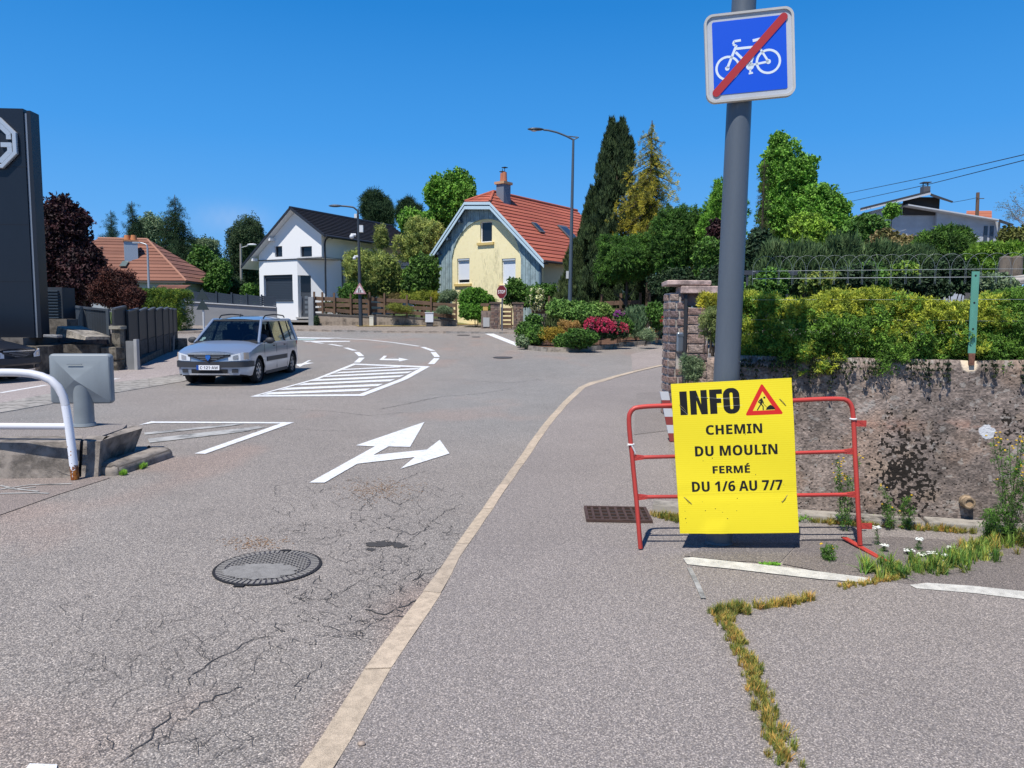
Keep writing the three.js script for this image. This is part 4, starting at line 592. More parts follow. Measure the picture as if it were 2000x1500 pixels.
// ---------- weeds by the wall and in the joints ----------
{
  const along = (pts, n, wid, sz, pal, geos, label, name = 'joint_grass') => { sz *= 0.72; wid *= 1.1; const q = pxs(...pts), list = []; for (let i = 0; i < n; i++) { const u = rnd() * (q.length - 1), k = Math.floor(u), f = u - k, x = lerp(q[k][0], q[k + 1][0], f) + rr(-1, 1) * wid * rnd(), d = lerp(q[k][1], q[k + 1][1], f) + rr(-1, 1) * wid * rnd(); if (fbm(x * 5, d * 5, 2, 303) > 0.24) list.push([V(x, 0.008, -d), sz * rr(0.5, 1.25), rnd()]); } const t = thing(name, label, 'grass', V(0, 0, 0)); t.userData.kind = 'stuff'; scatter('blades', t, list, geos, BLADE, pal, { upright: true, gain: 1.9 }); };
  along([[1532, 1500], [1500, 1400], [1468, 1310], [1440, 1255], [1404, 1200]], 420, 0.055, 0.06, P_GRASS, [...TUFT, ...TUFTDRY], 'dry and green grass growing in the asphalt joint in the foreground');
  along([[1404, 1205], [1430, 1198], [1460, 1196]], 90, 0.05, 0.09, P_GRASS, TUFT, 'tuft of grass at the corner of the asphalt joint');
  along([[1480, 1192], [1530, 1186], [1585, 1174]], 60, 0.03, 0.075, P_GRASS, TUFTDRY, 'dry grass along the short asphalt edge right of the tuft');
  along([[1640, 1150], [1700, 1142], [1760, 1132]], 90, 0.05, 0.045, P_GRASS, TUFTDRY, 'dry stalks between the two white bay lines');
  along([[1700, 1128], [1770, 1118], [1850, 1108], [1920, 1085]], 110, 0.15, 0.13, [[0.04, 0.10, 0.016], [0.08, 0.16, 0.025], [0.16, 0.2, 0.05]], [...TUFT, bladeTuft(18, 977, 1.2)], 'green grass clump under the white yarrow flowers');
  along([[1900, 1080], [1960, 1065], [2060, 1060]], 90, 0.18, 0.13, [[0.05, 0.12, 0.02], [0.12, 0.17, 0.03], [0.26, 0.22, 0.06]], [...TUFT, ...TUFTDRY], 'rank grass at the foot of the wall at the right edge');
  along([[1570, 1018], [1650, 1026], [1740, 1032], [1830, 1038], [1900, 1044]], 200, 0.05, 0.075, P_GRASS, [...TUFTDRY, TUFT[0]], 'dry weeds in the gap between wall and footing blocks');
  along([[1275, 1010], [1310, 1015], [1325, 1020]], 46, 0.05, 0.085, P_GRASS, TUFT, 'grass tuft beside the drain grate');
  along([[1488, 1104], [1505, 1106], [1522, 1104]], 30, 0.03, 0.045, P_BRIGHT, [clump(14, 0.9, 0.3, 811, { flat: 0.3, out: 1 })], 'small leafy weed on the white bay line', 'joint_weed');
  along([[5, 928], [40, 929]], 40, 0.05, 0.07, P_BRIGHT, TUFT, 'grass tuft below the traffic island kerb at the left edge'); along([[110, 930], [120, 932]], 26, 0.03, 0.08, P_GRASS, TUFT, 'grass tuft at the kerb foot left of the white railing post'); along([[238, 929], [246, 927]], 22, 0.03, 0.08, P_BRIGHT, TUFT, 'grass tuft at the toe of the island end stone'); along([[275, 917], [284, 913]], 18, 0.02, 0.07, P_BRIGHT, TUFT, 'small grass tuft near the tip of the island end stone');
  // single plants
  const stemM = mat([0.09, 0.14, 0.045], 0.85);
  const yarrow = (px, py, d, label, hs) => { const top = at(px, py, d), t = thing('yarrow_plant', label, 'wild flower', V(top.x - rr(-.03, .03), 0.005, top.z)), p = top.clone().sub(t.position), st = [], heads = []; st.push(tube([V(0, 0, 0), p.clone().multiplyScalar(0.5).add(V(rr(-.015, .015), 0, 0)), p], 0.0022, 5)); for (let k = 0; k < 26; k++) { const a = rr(0, 6.28), r = Math.sqrt(rnd()) * hs; heads.push(new THREE.IcosahedronGeometry(0.0075, 0).scale(1, 0.55, 1).translate(p.x + Math.cos(a) * r, p.y + rr(-0.004, 0.006), p.z + Math.sin(a) * r)); if (k % 4 === 0) st.push(rod(V(p.x, p.y - 0.03, p.z), V(p.x + Math.cos(a) * r, p.y, p.z + Math.sin(a) * r), 0.001, 4)); } tag(part('stem', st, stemM, t), null, null, null, 'stuff'); tag(part('flower_head', heads, mat([0.74, 0.75, 0.68], 0.9), t), null, null, null, 'stuff'); scatter('leaf', t, Array.from({ length: 7 }, (_, i) => [V(p.x * i / 9 + rr(-.012, .012), p.y * i / 9 + 0.01, p.z * i / 9 + rr(-.012, .012)), 0.028, rnd()]), C_NEEDLE, LEAF, P_GREEN); };
  [[1775, 1075, 4.9, 0.035, 'white yarrow flower nearest the barrier foot'], [1800, 1082, 4.85, 0.03, 'white yarrow head right of the broad pair'], [1727, 1065, 4.95, 0.025, 'lowest small yarrow head by the barrier foot'], [1797, 1053, 5.0, 0.026, 'tallest white yarrow head in front of the footing'], [1822, 1080, 4.8, 0.036, 'broad white yarrow head in the middle of the grass clump'], [1840, 1083, 4.78, 0.028, 'yarrow head at the right end of the middle row'], [1820, 1100, 4.7, 0.018, 'small low yarrow head in the grass'], [1846, 1097, 4.7, 0.02, 'low yarrow head at the right of the grass'], [1856, 1069, 4.9, 0.016, 'lone small yarrow head near the pipe stub'], [1712, 1030, 5.1, 0.03, 'pale yarrow head against the footing behind the barrier foot']].forEach((y) => yarrow(y[0], y[1], y[2], y[4], y[3]));
  const wort = (px, pyB, pyT, d, n, label, flowers) => { const a = at(px, pyB, d), h = at(px, pyT, d).y, t = thing('hypericum_plant', label, 'wild flower', V(a.x, 0.005, a.z)), st = [], lv = [], fl = []; for (let k = 0; k < n; k++) { const e = V(rr(-.1, .1) * (n > 5 ? 1.7 : 1), h * rr(0.5, 1), rr(-.08, .08)); st.push(tube([V(rr(-.02, .02), 0, 0), e.clone().multiplyScalar(0.55).add(V(rr(-.02, .02), 0, 0)), e], 0.0024, 5)); for (let i = 2; i < 14; i++) lv.push([e.clone().multiplyScalar(i / 14).add(V(rr(-.03, .03), rr(-.01, .01), rr(-.03, .03))), 0.042, rnd()]); if (flowers) for (let f = 0; f < flowers; f++) { const q = e.clone().add(V(rr(-.04, .04), rr(-.06, .015), rr(-.04, .04))); fl.push(new THREE.IcosahedronGeometry(rr(0.006, 0.011), 0).scale(1, 0.6, 1).translate(q.x, q.y, q.z)); } } tag(part('stem', st, stemM, t), null, null, null, 'stuff'); scatter('leaf', t, lv, C_LONG, LEAF, P_GREEN); if (fl.length) tag(part('flower_head', fl, mat([0.62, 0.40, 0.02], 0.85), t), null, null, null, 'stuff'); };
  wort(1652, 1010, 852, 5.45, 4, 'tall yellow-flowered weed against the wall behind the barrier end', 9); wort(1968, 1080, 830, 5.15, 9, 'big yellow-flowered weed clump at the right edge of the wall', 5); wort(2010, 1080, 800, 5.0, 8, 'tall weed clump cut by the right edge', 3); wort(1925, 1075, 985, 5.2, 6, 'low green weed beside the pipe stub', 0); wort(1622, 1098, 1062, 4.75, 2, 'thin yellow-tipped sprig in front of the barrier', 3); wort(1742, 1020, 940, 5.5, 2, 'small yellow-flowered weed on the mossy wall patch', 3); wort(1775, 1020, 955, 5.5, 2, 'second small yellow weed in the mossy patch, right of the first', 3);
  const rosette = (px, py, label) => { const p = G(px, py), t = thing('leafy_weed', label, 'weed', V(p.x, 0.005, p.z)); scatter('leaf', t, Array.from({ length: 12 }, () => [V(rr(-.05, .05), rr(0.01, 0.05), rr(-.04, .04)), 0.035, rnd()]), C_SPRAY, LEAF, P_BRIGHT); }; rosette(1712, 1022, 'bright green leafy weed behind the lower coupling lug'); rosette(1568, 1020, 'leafy weed at the right edge of the yellow board');
  const pb = G(706, 1457); single('pebble', new THREE.IcosahedronGeometry(0.012, 1).scale(1.3, 0.7, 1).translate(pb.x, 0.01, pb.z), grainy([0.42, 0.33, 0.26], 0.9, GRAIN), 'small stone lying on the pavement by the kerb line', 'stone');
}
// ---------- left: traffic island, railing, beacon box ----------
{
  const zt = 0.35, T = (px, py) => G(px, py, zt), cm = grainy([0.30, 0.26, 0.22], 0.95, ROUGHGRAIN, { bumpScale: 0.012 }), t = thing('traffic_island', 'raised concrete-edged traffic island at the left edge', 'traffic island', V(0, 0, 0));
  const back = [T(-700, 818), T(0, 823), T(150, 824), T(248, 828)], tip = T(272, 834), front = [T(205, 866), T(160, 868), T(0, 866), T(-700, 880)];
  // asphalt fill
  const outline = [...back, T(240, 836), T(176, 858), T(0, 858), T(-700, 868)], sh = new THREE.Shape(outline.map((p) => new THREE.Vector2(p.x, -p.z)));
  const fill = paint(worldUV(new THREE.ExtrudeGeometry(sh, { depth: zt - 0.005, bevelEnabled: false }).rotateX(-Math.PI / 2), 1), walkTone); part('asphalt_fill', fill, walkMat, t);
  const blk = (a, b, c, d, name = 'edge_stone', h = zt, batter = 0.08) => { const n = b.clone().sub(a); n.y = 0; const o = V(-n.z, 0, n.x).normalize(); if (o.z < 0) o.negate(); const low = (p, k) => V(p.x + o.x * batter * k, 0.0, p.z + o.z * batter * k); let g = hexa([low(a, 1), low(b, 1), low(c, 0), low(d, 0), a, b, c, d].map((p) => p.clone())); g = new TessellateModifier(0.09, 4).modify(g); const p = g.attributes.position; for (let i = 0; i < p.count; i++) { const k = fbm(p.getX(i) * 7 + p.getZ(i) * 3, p.getY(i) * 7, 3, 401) - 0.5; p.setXYZ(i, p.getX(i) + o.x * k * 0.035, p.getY(i), p.getZ(i) + o.z * k * 0.035); } g.computeVertexNormals(); part(name, worldUV(g, 1), cm, t); };
  const e = (a, b, f) => a.clone().lerp(b, f);
  const f0 = T(-700, 872), f1 = T(158, 863), i0 = T(-700, 862), i1 = T(163, 851); for (let k = 0; k < 4; k++) blk(e(f0, f1, k / 4 + 0.002), e(f0, f1, (k + 1) / 4 - 0.002), e(i0, i1, (k + 1) / 4 - 0.002), e(i0, i1, k / 4 + 0.002));
  blk(T(163, 862), T(196, 862), T(215, 852), T(170, 851));
  blk(T(199, 860), T(278, 836), T(262, 831), T(210, 849), 'end_stone', zt, 0.14);
  // low toe of the end stone
  const a = G(215, 928), b = G(304, 898), tw = V(b.x - a.x, 0, b.z - a.z), L = tw.length(), toe = new RoundedBoxGeometry(L + 0.25, 0.2, 0.34, 3, 0.09); toe.rotateY(Math.atan2(-tw.z, tw.x)).translate((a.x + b.x) / 2 - 0.05, 0.02, (a.z + b.z) / 2 - 0.1); part('end_toe', worldUV(toe, 1), cm, t);
  part('debris', new THREE.IcosahedronGeometry(0.02, 0).translate(b.x - 0.12, 0.125, b.z - 0.1), ironDark, t);
}
{
  const f = G(147, 938), D = -f.z, t = thing('white_railing', 'white tubular railing with rusty foot in front of the traffic island', 'railing', V(f.x, 0, f.z)), m0 = t.position;
  const rustTex = canvasTex(256, 1024, (x, w, h) => { x.fillStyle = '#e9ecf2'; x.fillRect(0, 0, w, h); for (let i = 0; i < 500; i++) { x.fillStyle = `rgba(120,110,90,${rr(0.03, 0.16)})`; x.fillRect(rr(0, w), rr(0, h), rr(1, 8), rr(1, 12)); } const blob = (cx, cy, r, c) => { for (let i = 0; i < 40; i++) { x.fillStyle = c; x.beginPath(); x.arc(cx + rr(-r, r), cy + rr(-r, r) * 1.4, rr(1, r * 0.4), 0, 7); x.fill(); } }; const rust = ['#8a4a14', '#a5641d', '#5b2f10', '#6d3a12']; for (let i = 0; i < 150; i++) blob(rr(0, w), h - Math.pow(rnd(), 1.4) * 190, rr(6, 20), rust[i % 4]); for (let i = 0; i < 16; i++) blob(rr(0, w), rr(h * 0.55, h * 0.9), rr(2, 7), rust[i % 4]); blob(128, 430, 16, rust[1]); blob(120, 470, 8, rust[2]); blob(90, 640, 10, rust[0]); });
  const wm = mat([0.74, 0.75, 0.79], 0.4, { map: SOFTGRAIN }), rm = mat(0xffffff, 0.5, { map: rustTex });
  const L = (px, py) => at(px, py, D).sub(m0), bend = [L(128, 792), L(121, 768), L(105, 747), L(82, 735), L(52, 729)];
  const r = 0.038, post = [L(147, 938), L(142, 890), L(137, 850), L(132, 815), bend[0]]; post[0].y = 0.01;
  // u runs round the tube, v along it from the foot
  const pg = new THREE.TubeGeometry(new THREE.CatmullRomCurve3(post.reverse()), 30, r, 18); { const uv = pg.attributes.uv; for (let i = 0; i < uv.count; i++) uv.setXY(i, uv.getY(i), 1 - uv.getX(i)); } part('post', pg, rm, t);
  part('bend', new THREE.TubeGeometry(new THREE.CatmullRomCurve3([...bend, L(-60, 728), L(-400, 728), L(-1000, 730)]), 60, r, 18), wm, t);
  part('lower_rail', rod(L(134, 833), L(-1000, 829), r * 0.85, 16), wm, t); part('post', rod(L(-480, 936).setY(0.01), L(-480, 728), r, 14), wm, t);
}
{
  const T = (px, py) => G(px, py, 0.35), p = T(155, 833), D = -p.z, t = thing('beacon_box', 'grey plastic keep-side beacon seen from behind, pyramid back on a round post', 'traffic beacon', V(p.x, 0.35, p.z), 0.1), gm = mat([0.26, 0.295, 0.315], 0.5, { map: SOFTGRAIN });
  const a = at(95, 790, D), b = at(207, 692, D), w = b.x - a.x, h = b.y - a.y, yc = (a.y + b.y) / 2 - 0.35, xc = (a.x + b.x) / 2 - p.x;
  part('panel', new RoundedBoxGeometry(w, h, 0.12, 4, 0.045).translate(xc, yc, -0.12), gm, t);
  const py = new THREE.ConeGeometry(Math.SQRT1_2, 1, 4, 1).rotateY(Math.PI / 4).rotateX(Math.PI / 2).scale(w * 0.93, h * 0.93, 0.13); part('pyramid_back', py.translate(xc, yc, 0.0), gm, t);
  part('moulded_text', [box(0.16, 0.012, 0.008, xc - 0.02, yc + h * 0.30, 0.008)], gm, t);
  part('post', [cyl(0.105, 0.098, yc, 0.03, 0.0, -0.06, 32), new THREE.SphereGeometry(0.098, 24, 12).scale(1, 1.2, 0.8).translate(0.03, yc, -0.06)], gm, t); part('base_flange', cyl(0.125, 0.115, 0.03, 0.03, 0.002, -0.06, 32), gm, t);
}
// ---------- totem sign at the left edge ----------
{
  const D = 20, xr = at(78, 650, D).x, xc = at(-14, 280, D).x, yB = at(40, 660, D).y, yT = at(40, 211, D).y, w = (xr - xc) * 2, t = thing('totem_sign', 'tall dark totem sign with silver octagon car emblem at the left edge', 'totem sign', V(xc, yB, -D), 0.06);
  const dark = mat([0.013, 0.017, 0.026], 0.35, { map: SOFTGRAIN }), hgt = yT - yB;
  part('front_panel', box(w - 0.36, hgt, 0.34, 0, hgt / 2, -0.17), dark, t); for (const s of [-1, 1]) part('side_panel', box(0.1, hgt - 0.05, 0.40, s * (w / 2 - 0.05), hgt / 2 - 0.02, -0.21), mat([0.012, 0.014, 0.02], 0.4), t);
  for (const s of [-1, 1]) part('edge_trim', box(0.07, hgt - 0.12, 0.3, s * (w / 2 - 0.138), hgt / 2 - 0.05, -0.19), mat([0.30, 0.32, 0.35], 0.35, { metalness: 0.5 }), t);
  for (let i = 1; i < 4; i++) part('panel_joint', box(w - 0.365, 0.008, 0.003, 0, hgt * i / 4, 0.0015), ironDark, t);
  const em = new THREE.Group(); em.name = 'emblem'; t.add(em); em.position.set(0, at(-14, 280, D).y - yB, 0.02);
  const R = 0.70, oct = (r) => { const s = new THREE.Shape(); for (let i = 0; i < 8; i++) { const a = Math.PI / 8 + i * Math.PI / 4; s[i ? 'lineTo' : 'moveTo'](Math.cos(a) * r, Math.sin(a) * r); } s.closePath(); return s; };
  const silver = mat([0.55, 0.58, 0.60], 0.3, { metalness: 0.35 }), ring = oct(R); ring.holes.push(oct(R - 0.09)); part('outer_ring', new THREE.ExtrudeGeometry(ring, { depth: 0.07, bevelEnabled: true, bevelSize: 0.012, bevelThickness: 0.012, bevelSegments: 1 }), silver, em);
  part('field', new THREE.ExtrudeGeometry(oct(R - 0.1), { depth: 0.015, bevelEnabled: false }), mat([0.012, 0.015, 0.022], 0.4), em);
  const line = (l, wd, m, name) => { const g = []; for (let i = 0; i < l.length - 1; i++) { const [a, b] = [l[i], l[i + 1]], L = Math.hypot(b[0] - a[0], b[1] - a[1]); g.push(new THREE.BoxGeometry(L + wd * 0.7, wd, 0.05).rotateZ(Math.atan2(b[1] - a[1], b[0] - a[0])).translate((a[0] + b[0]) / 2, (a[1] + b[1]) / 2, 0.045 + i * 0.002)); } part(name, g, m, em); };
  line([[0.46, 0.14], [0.46, 0.24], [0.24, 0.46], [0.09, 0.46], [0.09, -0.46], [0.24, -0.46], [0.48, -0.22], [0.48, -0.05], [0.30, -0.05]], 0.12, silver, 'letter_g'); line([[-0.5, -0.25], [-0.5, 0.22], [-0.34, 0.38], [-0.25, -0.1], [-0.12, 0.46], [-0.04, 0.46], [-0.04, -0.46]], 0.1, silver, 'letter_m');
}
// ---------- left: yard walls and fences ----------
{
  const stone = grainy([0.20, 0.175, 0.135], 0.95, ROUGHGRAIN, { bumpScale: 0.03 }), dark = grainy([0.13, 0.115, 0.095], 0.95, ROUGHGRAIN, { bumpScale: 0.02 }), antM = mat([0.036, 0.043, 0.052], 0.5, { map: SOFTGRAIN });
  const rough = (g, k = 0.04, s = 1) => { g = new TessellateModifier(0.22, 4).modify(g.index ? g.toNonIndexed() : g); const p = g.attributes.position; for (let i = 0; i < p.count; i++) { const a = fbm(p.getX(i) * 5, p.getY(i) * 5 + p.getZ(i) * 4, 3, 511) - 0.5; p.setXYZ(i, p.getX(i) + a * k, p.getY(i) + a * k, p.getZ(i) + a * k); } g.computeVertexNormals(); return worldUV(g, s); };
  struct('yard', worldUV(box(22, 1.0, 7.6, -24.2, 0.5, -23.6), 1), grainy([0.17, 0.155, 0.14], 0.95, ROUGHGRAIN));
  { const D = 19.3, a = at(24, 700, D), b = at(73, 700, D), yt = at(60, 677, D).y, t = thing('yard_wall', 'low weathered stone yard wall with a lit speckled end behind the dark car', 'wall', V(a.x, 0, -D)); const w = b.x - a.x; part('end_face', rough(box(w, yt, 0.5, w / 2, yt / 2, -0.25)), stone, t); const c = at(168, 672, 22.5); part('long_face', rough(hexa([V(w - 0.4, 0, -0.5), V(w, 0, -0.5), V(w, yt - 0.01, -0.5), V(w - 0.4, yt - 0.01, -0.5), V(c.x - a.x - 0.4, 0, -3.2), V(c.x - a.x, 0, -3.2), V(c.x - a.x, c.y + 0.12, -3.2), V(c.x - a.x - 0.4, c.y + 0.12, -3.2)]), 0.03), dark, t); part('left_run', rough(box(6, yt - 0.05, 0.4, -3.0, yt / 2 - 0.03, -0.3)), stone, t); }  // long_face: shade of the receding side is put into its darker stone colour
  { const t = thing('coping_wall', 'pale sloping concrete coping wall below the totem sign', 'wall', V(0, 0, 0)), A = at(108, 656, 21), A2 = at(112, 637, 21), B = at(166, 664, 20), B2 = at(168, 658, 20), C2 = at(130, 636, 21.9), D2 = at(186, 655, 21); part('coping', rough(hexa([A, B, B2, A2, ...[A, B, B2, A2].map((p) => V(p.x + 0.25, p.y, p.z - 0.75))]), 0.03), grainy([0.36, 0.32, 0.26], 0.95, ROUGHGRAIN, { bumpScale: 0.02 }), t); part('footing', rough(box(B.x - A.x, 0.9, 0.7, (A.x + B.x) / 2, 0.35, -20.9)), dark, t); }
  { const D = 23, a = at(91, 623, D), b = at(130, 623, D), t = thing('concrete_block', 'square concrete block behind the sloping coping wall', 'concrete block', V(a.x, 0, -D)); part('block', rough(box(b.x - a.x, a.y, 0.6, (b.x - a.x) / 2, a.y / 2, -0.3), 0.02), grainy([0.16, 0.14, 0.115], 0.95, ROUGHGRAIN), t); }
  { const D = 24, a = at(86, 640, D), b = at(118, 561, D), w = b.x - a.x, t = thing('louvre_cabinet', 'dark louvred ventilation cabinet behind the totem sign', 'cabinet', V(a.x, 0.98, -D)), h = b.y - 0.98; part('housing', box(w, h, 0.7, w / 2, h / 2, -0.42), antM, t); for (let i = 0; i < 11; i++) part('louvre', box(w * 0.85, 0.028, 0.09, w * 0.42, h * 0.3 + i * h * 0.062, -0.02).rotateX(0.0), mat([0.05, 0.07, 0.09], 0.4), t); }
  { // flat panel fence behind the yard
    const P = [[122, 597, 26], [167, 603, 25], [212, 607.5, 24]]; const t = thing('panel_fence', 'two-bay dark grey panel fence behind the sloping coping wall', 'fence', V(0, 0, 0)); for (let i = 0; i < 2; i++) { const a = at(...P[i]), b = at(...P[i + 1]); a.y = (a.y + b.y) / 2 + (a.y - b.y) * 0.5; part('panel', slab(V(a.x, 0.4, a.z), V(b.x, 0.4, b.z), V(b.x, b.y, b.z), V(a.x, a.y, a.z), 0.05), antM, t); part('top_rail', slab(V(a.x, a.y, a.z), V(b.x, b.y, b.z), V(b.x, b.y + 0.07, b.z), V(a.x, a.y + 0.07, a.z), 0.09), mat([0.06, 0.07, 0.085], 0.45), t); for (let k = 1; k < 9; k++) { const q = a.clone().lerp(b, k / 9); part('panel_seam', box(0.012, a.y - 0.5, 0.012, q.x, (a.y + 0.4) / 2, q.z + 0.055), ironDark, t); } } for (const p of P) { const a = at(...p); part('post', box(0.09, a.y + 0.02, 0.09, a.x, a.y / 2 + 0.06, a.z + 0.05), mat([0.07, 0.085, 0.1], 0.45), t); } }
  { // stepped fence along the street, panels with raked tops
    const edge = [[218, 240, 605, 600, 734, 722], [246, 265, 610, 604.5, 717, 713], [267, 282, 609.5, 603, 713, 709], [284, 298, 608.5, 602.5, 707, 703], [300, 313, 607.5, 602, 703, 698], [314.5, 325, 606.5, 602, 698, 694], [326, 333, 606, 604, 694, 690], [334, 340, 606.5, 605, 690, 686]], t = thing('street_fence', 'stepped dark grey panel fence with raked tops along the left street', 'fence', V(0, 0, 0)), conc = grainy([0.05, 0.05, 0.05], 0.8, ROUGHGRAIN);
    let z = 21.2; for (const [x0, x1, ta, tb, ba, bb] of edge) { const d0 = z, d1 = z + 0.95, a = at(x0, ta, d0), b = at(x1, tb, d1), yb0 = at(x0, ba - 8, d0).y, yb1 = at(x1, bb - 8, d1).y, mid = 0.42; const low = (p, y) => V(p.x, Math.max(-0.02, y), p.z); const A = low(a, yb0), B = low(b, yb1), Am = A.clone().lerp(a, mid), Bm = B.clone().lerp(b, mid); part('lower_panel', slab(A, B, Bm.clone().setY(Bm.y - 0.015), Am.clone().setY(Am.y - 0.015), 0.06), conc, t); part('upper_panel', slab(Am, Bm, b, a, 0.06), mat([0.034, 0.036, 0.038], 0.6), t); part('top_cap', slab(a, b, b.clone().setY(b.y + 0.05), a.clone().setY(a.y + 0.05), 0.1), mat([0.075, 0.08, 0.085], 0.5), t); part('post', box(0.08, b.y + 0.05, 0.1, b.x + 0.02, b.y / 2, b.z - 0.06), mat([0.02, 0.022, 0.026], 0.5), t); z = d1; }
    const s0 = at(246, 700, 21.6), s1 = at(352, 690, 28.8); part('plinth', worldUV(slab(V(s0.x + 0.12, 0, s0.z), V(s1.x - 0.35, 0.3, s1.z), V(s1.x - 0.35, 0.62, s1.z), V(s0.x + 0.12, 0.28, s0.z), 0.2), 1), dark, t); }
  { const D = 20.9, a = at(221, 720, D), b = at(237, 720, D), yt = at(228, 643, D).y, w = b.x - a.x, t = thing('concrete_pillar', 'lichen-stained concrete gate pillar with flat cap on the left street', 'pillar', V(a.x, 0, -D)); part('shaft', rough(box(w, yt, w, w / 2, yt / 2, -w / 2), 0.02), stone, t); part('cap', rough(box(w + 0.1, 0.09, w + 0.1, w / 2, yt + 0.046, -w / 2), 0.02), grainy([0.34, 0.31, 0.24], 0.95, ROUGHGRAIN), t); }
  { const D = 20.6, a = at(196, 720, D), b = at(228, 720, D), y1 = at(200, 678, D).y, w = b.x - a.x, t = thing('stone_block', 'two-course stone block at the foot of the concrete gate pillar', 'stone block', V(a.x, 0, -D)); part('upper_course', rough(rbox(w * 0.98, y1 * 0.5, 0.5, 0.04, w / 2, y1 * 0.75, -0.28), 0.03), stone, t); part('lower_course', rough(rbox(w * 0.7, y1 * 0.5, 0.46, 0.05, w * 0.64, y1 * 0.24, -0.3), 0.03), stone, t); }
  { const D = 20.9, a = at(247, 720, D), b = at(263, 720, D), c = at(269, 720, D + 0.0), yt = at(255, 666, D).y, t = thing('meter_cabinet', 'light grey meter cabinet standing against the stepped street fence', 'cabinet', V(a.x, 0, -D)); part('door', box(b.x - a.x, yt, 0.08, (b.x - a.x) / 2, yt / 2, -0.05), mat([0.23, 0.235, 0.235], 0.6, { map: SOFTGRAIN }), t); part('side_post', box(c.x - b.x, yt + 0.05, 0.16, (b.x + c.x) / 2 - a.x + 0.003, yt / 2 + 0.025, -0.06), mat([0.42, 0.42, 0.41], 0.7, { map: SOFTGRAIN }), t); }
  { const D = 27.2, a = at(330, 690, D), b = at(338, 690, D), yt = at(335, 655, D).y, t = thing('fence_end_slab', 'tilted pale slab at the far end of the stepped street fence', 'slab', V(a.x, H(D), -D)); part('slab', prism([[0, 0], [b.x - a.x, 0], [b.x - a.x + 0.04, yt - H(D)], [0.06, (yt - H(D)) * 0.75]], 0.12), grainy([0.2, 0.19, 0.18], 0.9, ROUGHGRAIN), t); const e = at(346, 688, 28.5); const k = thing('low_block', 'low dark concrete block ending the left street fence', 'concrete block', V(e.x, H(28.5), -28.5)); part('block', rbox(0.5, 0.42, 0.8, 0.04, 0, 0.2, 0), dark, k); }
  // loose rubble on the yard wall
  for (const [px, py, d, s, l] of [[84, 667, 20.5, 0.16, 'grey paving slab lying on the yard behind the stone wall'], [104, 669, 20.2, 0.13, 'second grey slab lying right of the first on the yard']]) { const p = at(px, py, d); single('loose_slab', new RoundedBoxGeometry(s * 3, 0.08, s * 2, 1, 0.02).rotateZ(rr(-.15, .15)).translate(p.x, 1.04, p.z), grainy([0.28, 0.28, 0.28], 0.9, ROUGHGRAIN), l, 'slab'); }
}
// ---------- terraces of the far gardens ----------
const lawnMat = grainy([0.075, 0.115, 0.025], 0.95, ROUGHGRAIN), dryMat = grainy([0.36, 0.27, 0.11], 0.95, ROUGHGRAIN);
struct('far_garden', worldUV(gridSheet(steps([-60, 60, 4]), steps([48.6, 54, 1.8], [54, 140, 8]), 0, (d, x) => { const k = clamp((d - 48.6) / 6, 0, 1); return lerp(1.1, 1.95, k) + Math.max(0, d - 60) * 0.02; }), 1), lawnMat);
struct('verge', worldUV(drape(pxs([688, 636.5], [760, 635], [850, 633], [935, 631.5], [944, 637], [820, 641], [700, 641.5]), 0.13, 1), 1), dryMat);
// house frame: gable corner at the right front, x along the gable from left to right, z out of the gable
const HT = -0.6435;
function houseFrame(px, d, y) { const p = at(px, 600, d); return V(p.x, y, -d); }
function facade(t) { t.updateMatrixWorld(true); const n = V(0, 0, 1).applyQuaternion(t.quaternion); return (px, py, off = 0) => t.worldToLocal(onPlane(px, py, t.position.clone().addScaledVector(n, off), n)); }
function tiledPlane(parent, a, b, c, d, rows, m, step = 0.03, name = 'tile_course', ribs = 0) {   // a,b along the eave, d,c along the ridge
  const n = b.clone().sub(a).cross(d.clone().sub(a)).normalize(); if (n.y < 0) n.negate();
  for (let k = 0; k < rows; k++) {
    const f0 = k / rows, f1 = Math.min(1, (k + 1.12) / rows), A = a.clone().lerp(d, f0), B = b.clone().lerp(c, f0), C = b.clone().lerp(c, f1), Dd = a.clone().lerp(d, f1), lo = n.clone().multiplyScalar(step * 2), hi = n.clone().multiplyScalar(step * 0.5);
    const row = part(name, hexa([A.clone(), B.clone(), C.clone(), Dd.clone(), A.clone().add(lo), B.clone().add(lo), C.clone().add(hi), Dd.clone().add(hi)]), Array.isArray(m) ? m[k % m.length] : m, parent);
  }
}
function windowAt(t, F, x0, y0, x1, y1, o = {}) {   // pixel rectangle on the facade
  const a = F(x0, y1), b = F(x1, y0), w = b.x - a.x, h = b.y - a.y, g = new THREE.Group(); g.name = 'window'; g.position.set(a.x, a.y, o.z ?? 0); t.add(g);
  const fr = o.frame ?? mat([0.7, 0.71, 0.72], 0.5), fw = o.fw ?? 0.07;
  part('frame', [box(fw, h, 0.08, fw / 2, h / 2, -0.16), box(fw, h, 0.08, w - fw / 2, h / 2, -0.16), box(w - 2 * fw, fw, 0.08, w / 2, fw / 2, -0.16), box(w - 2 * fw, fw, 0.08, w / 2, h - fw / 2, -0.16)], fr, g);
  part('pane', box(w - 2 * fw, h - 2 * fw, 0.015, w / 2, h / 2, -0.17), o.pane ?? mat([0.012, 0.015, 0.022], 0.06), g);
  if (o.sill) part('sill', box(w + 0.4, 0.16, 0.3, w / 2, -0.1, -0.02), o.sill, g);
  if (o.blind) { part('blind', box(w - 2 * fw, h * o.blind, 0.02, w / 2, h - h * o.blind / 2 - fw, -0.148), mat([0.68, 0.72, 0.78], 0.55), g); part('shutter_box', box(w * 0.9, 0.14, 0.1, w / 2, h - 0.06, -0.07), mat([0.45, 0.5, 0.55], 0.5), g); }
  return g;
}
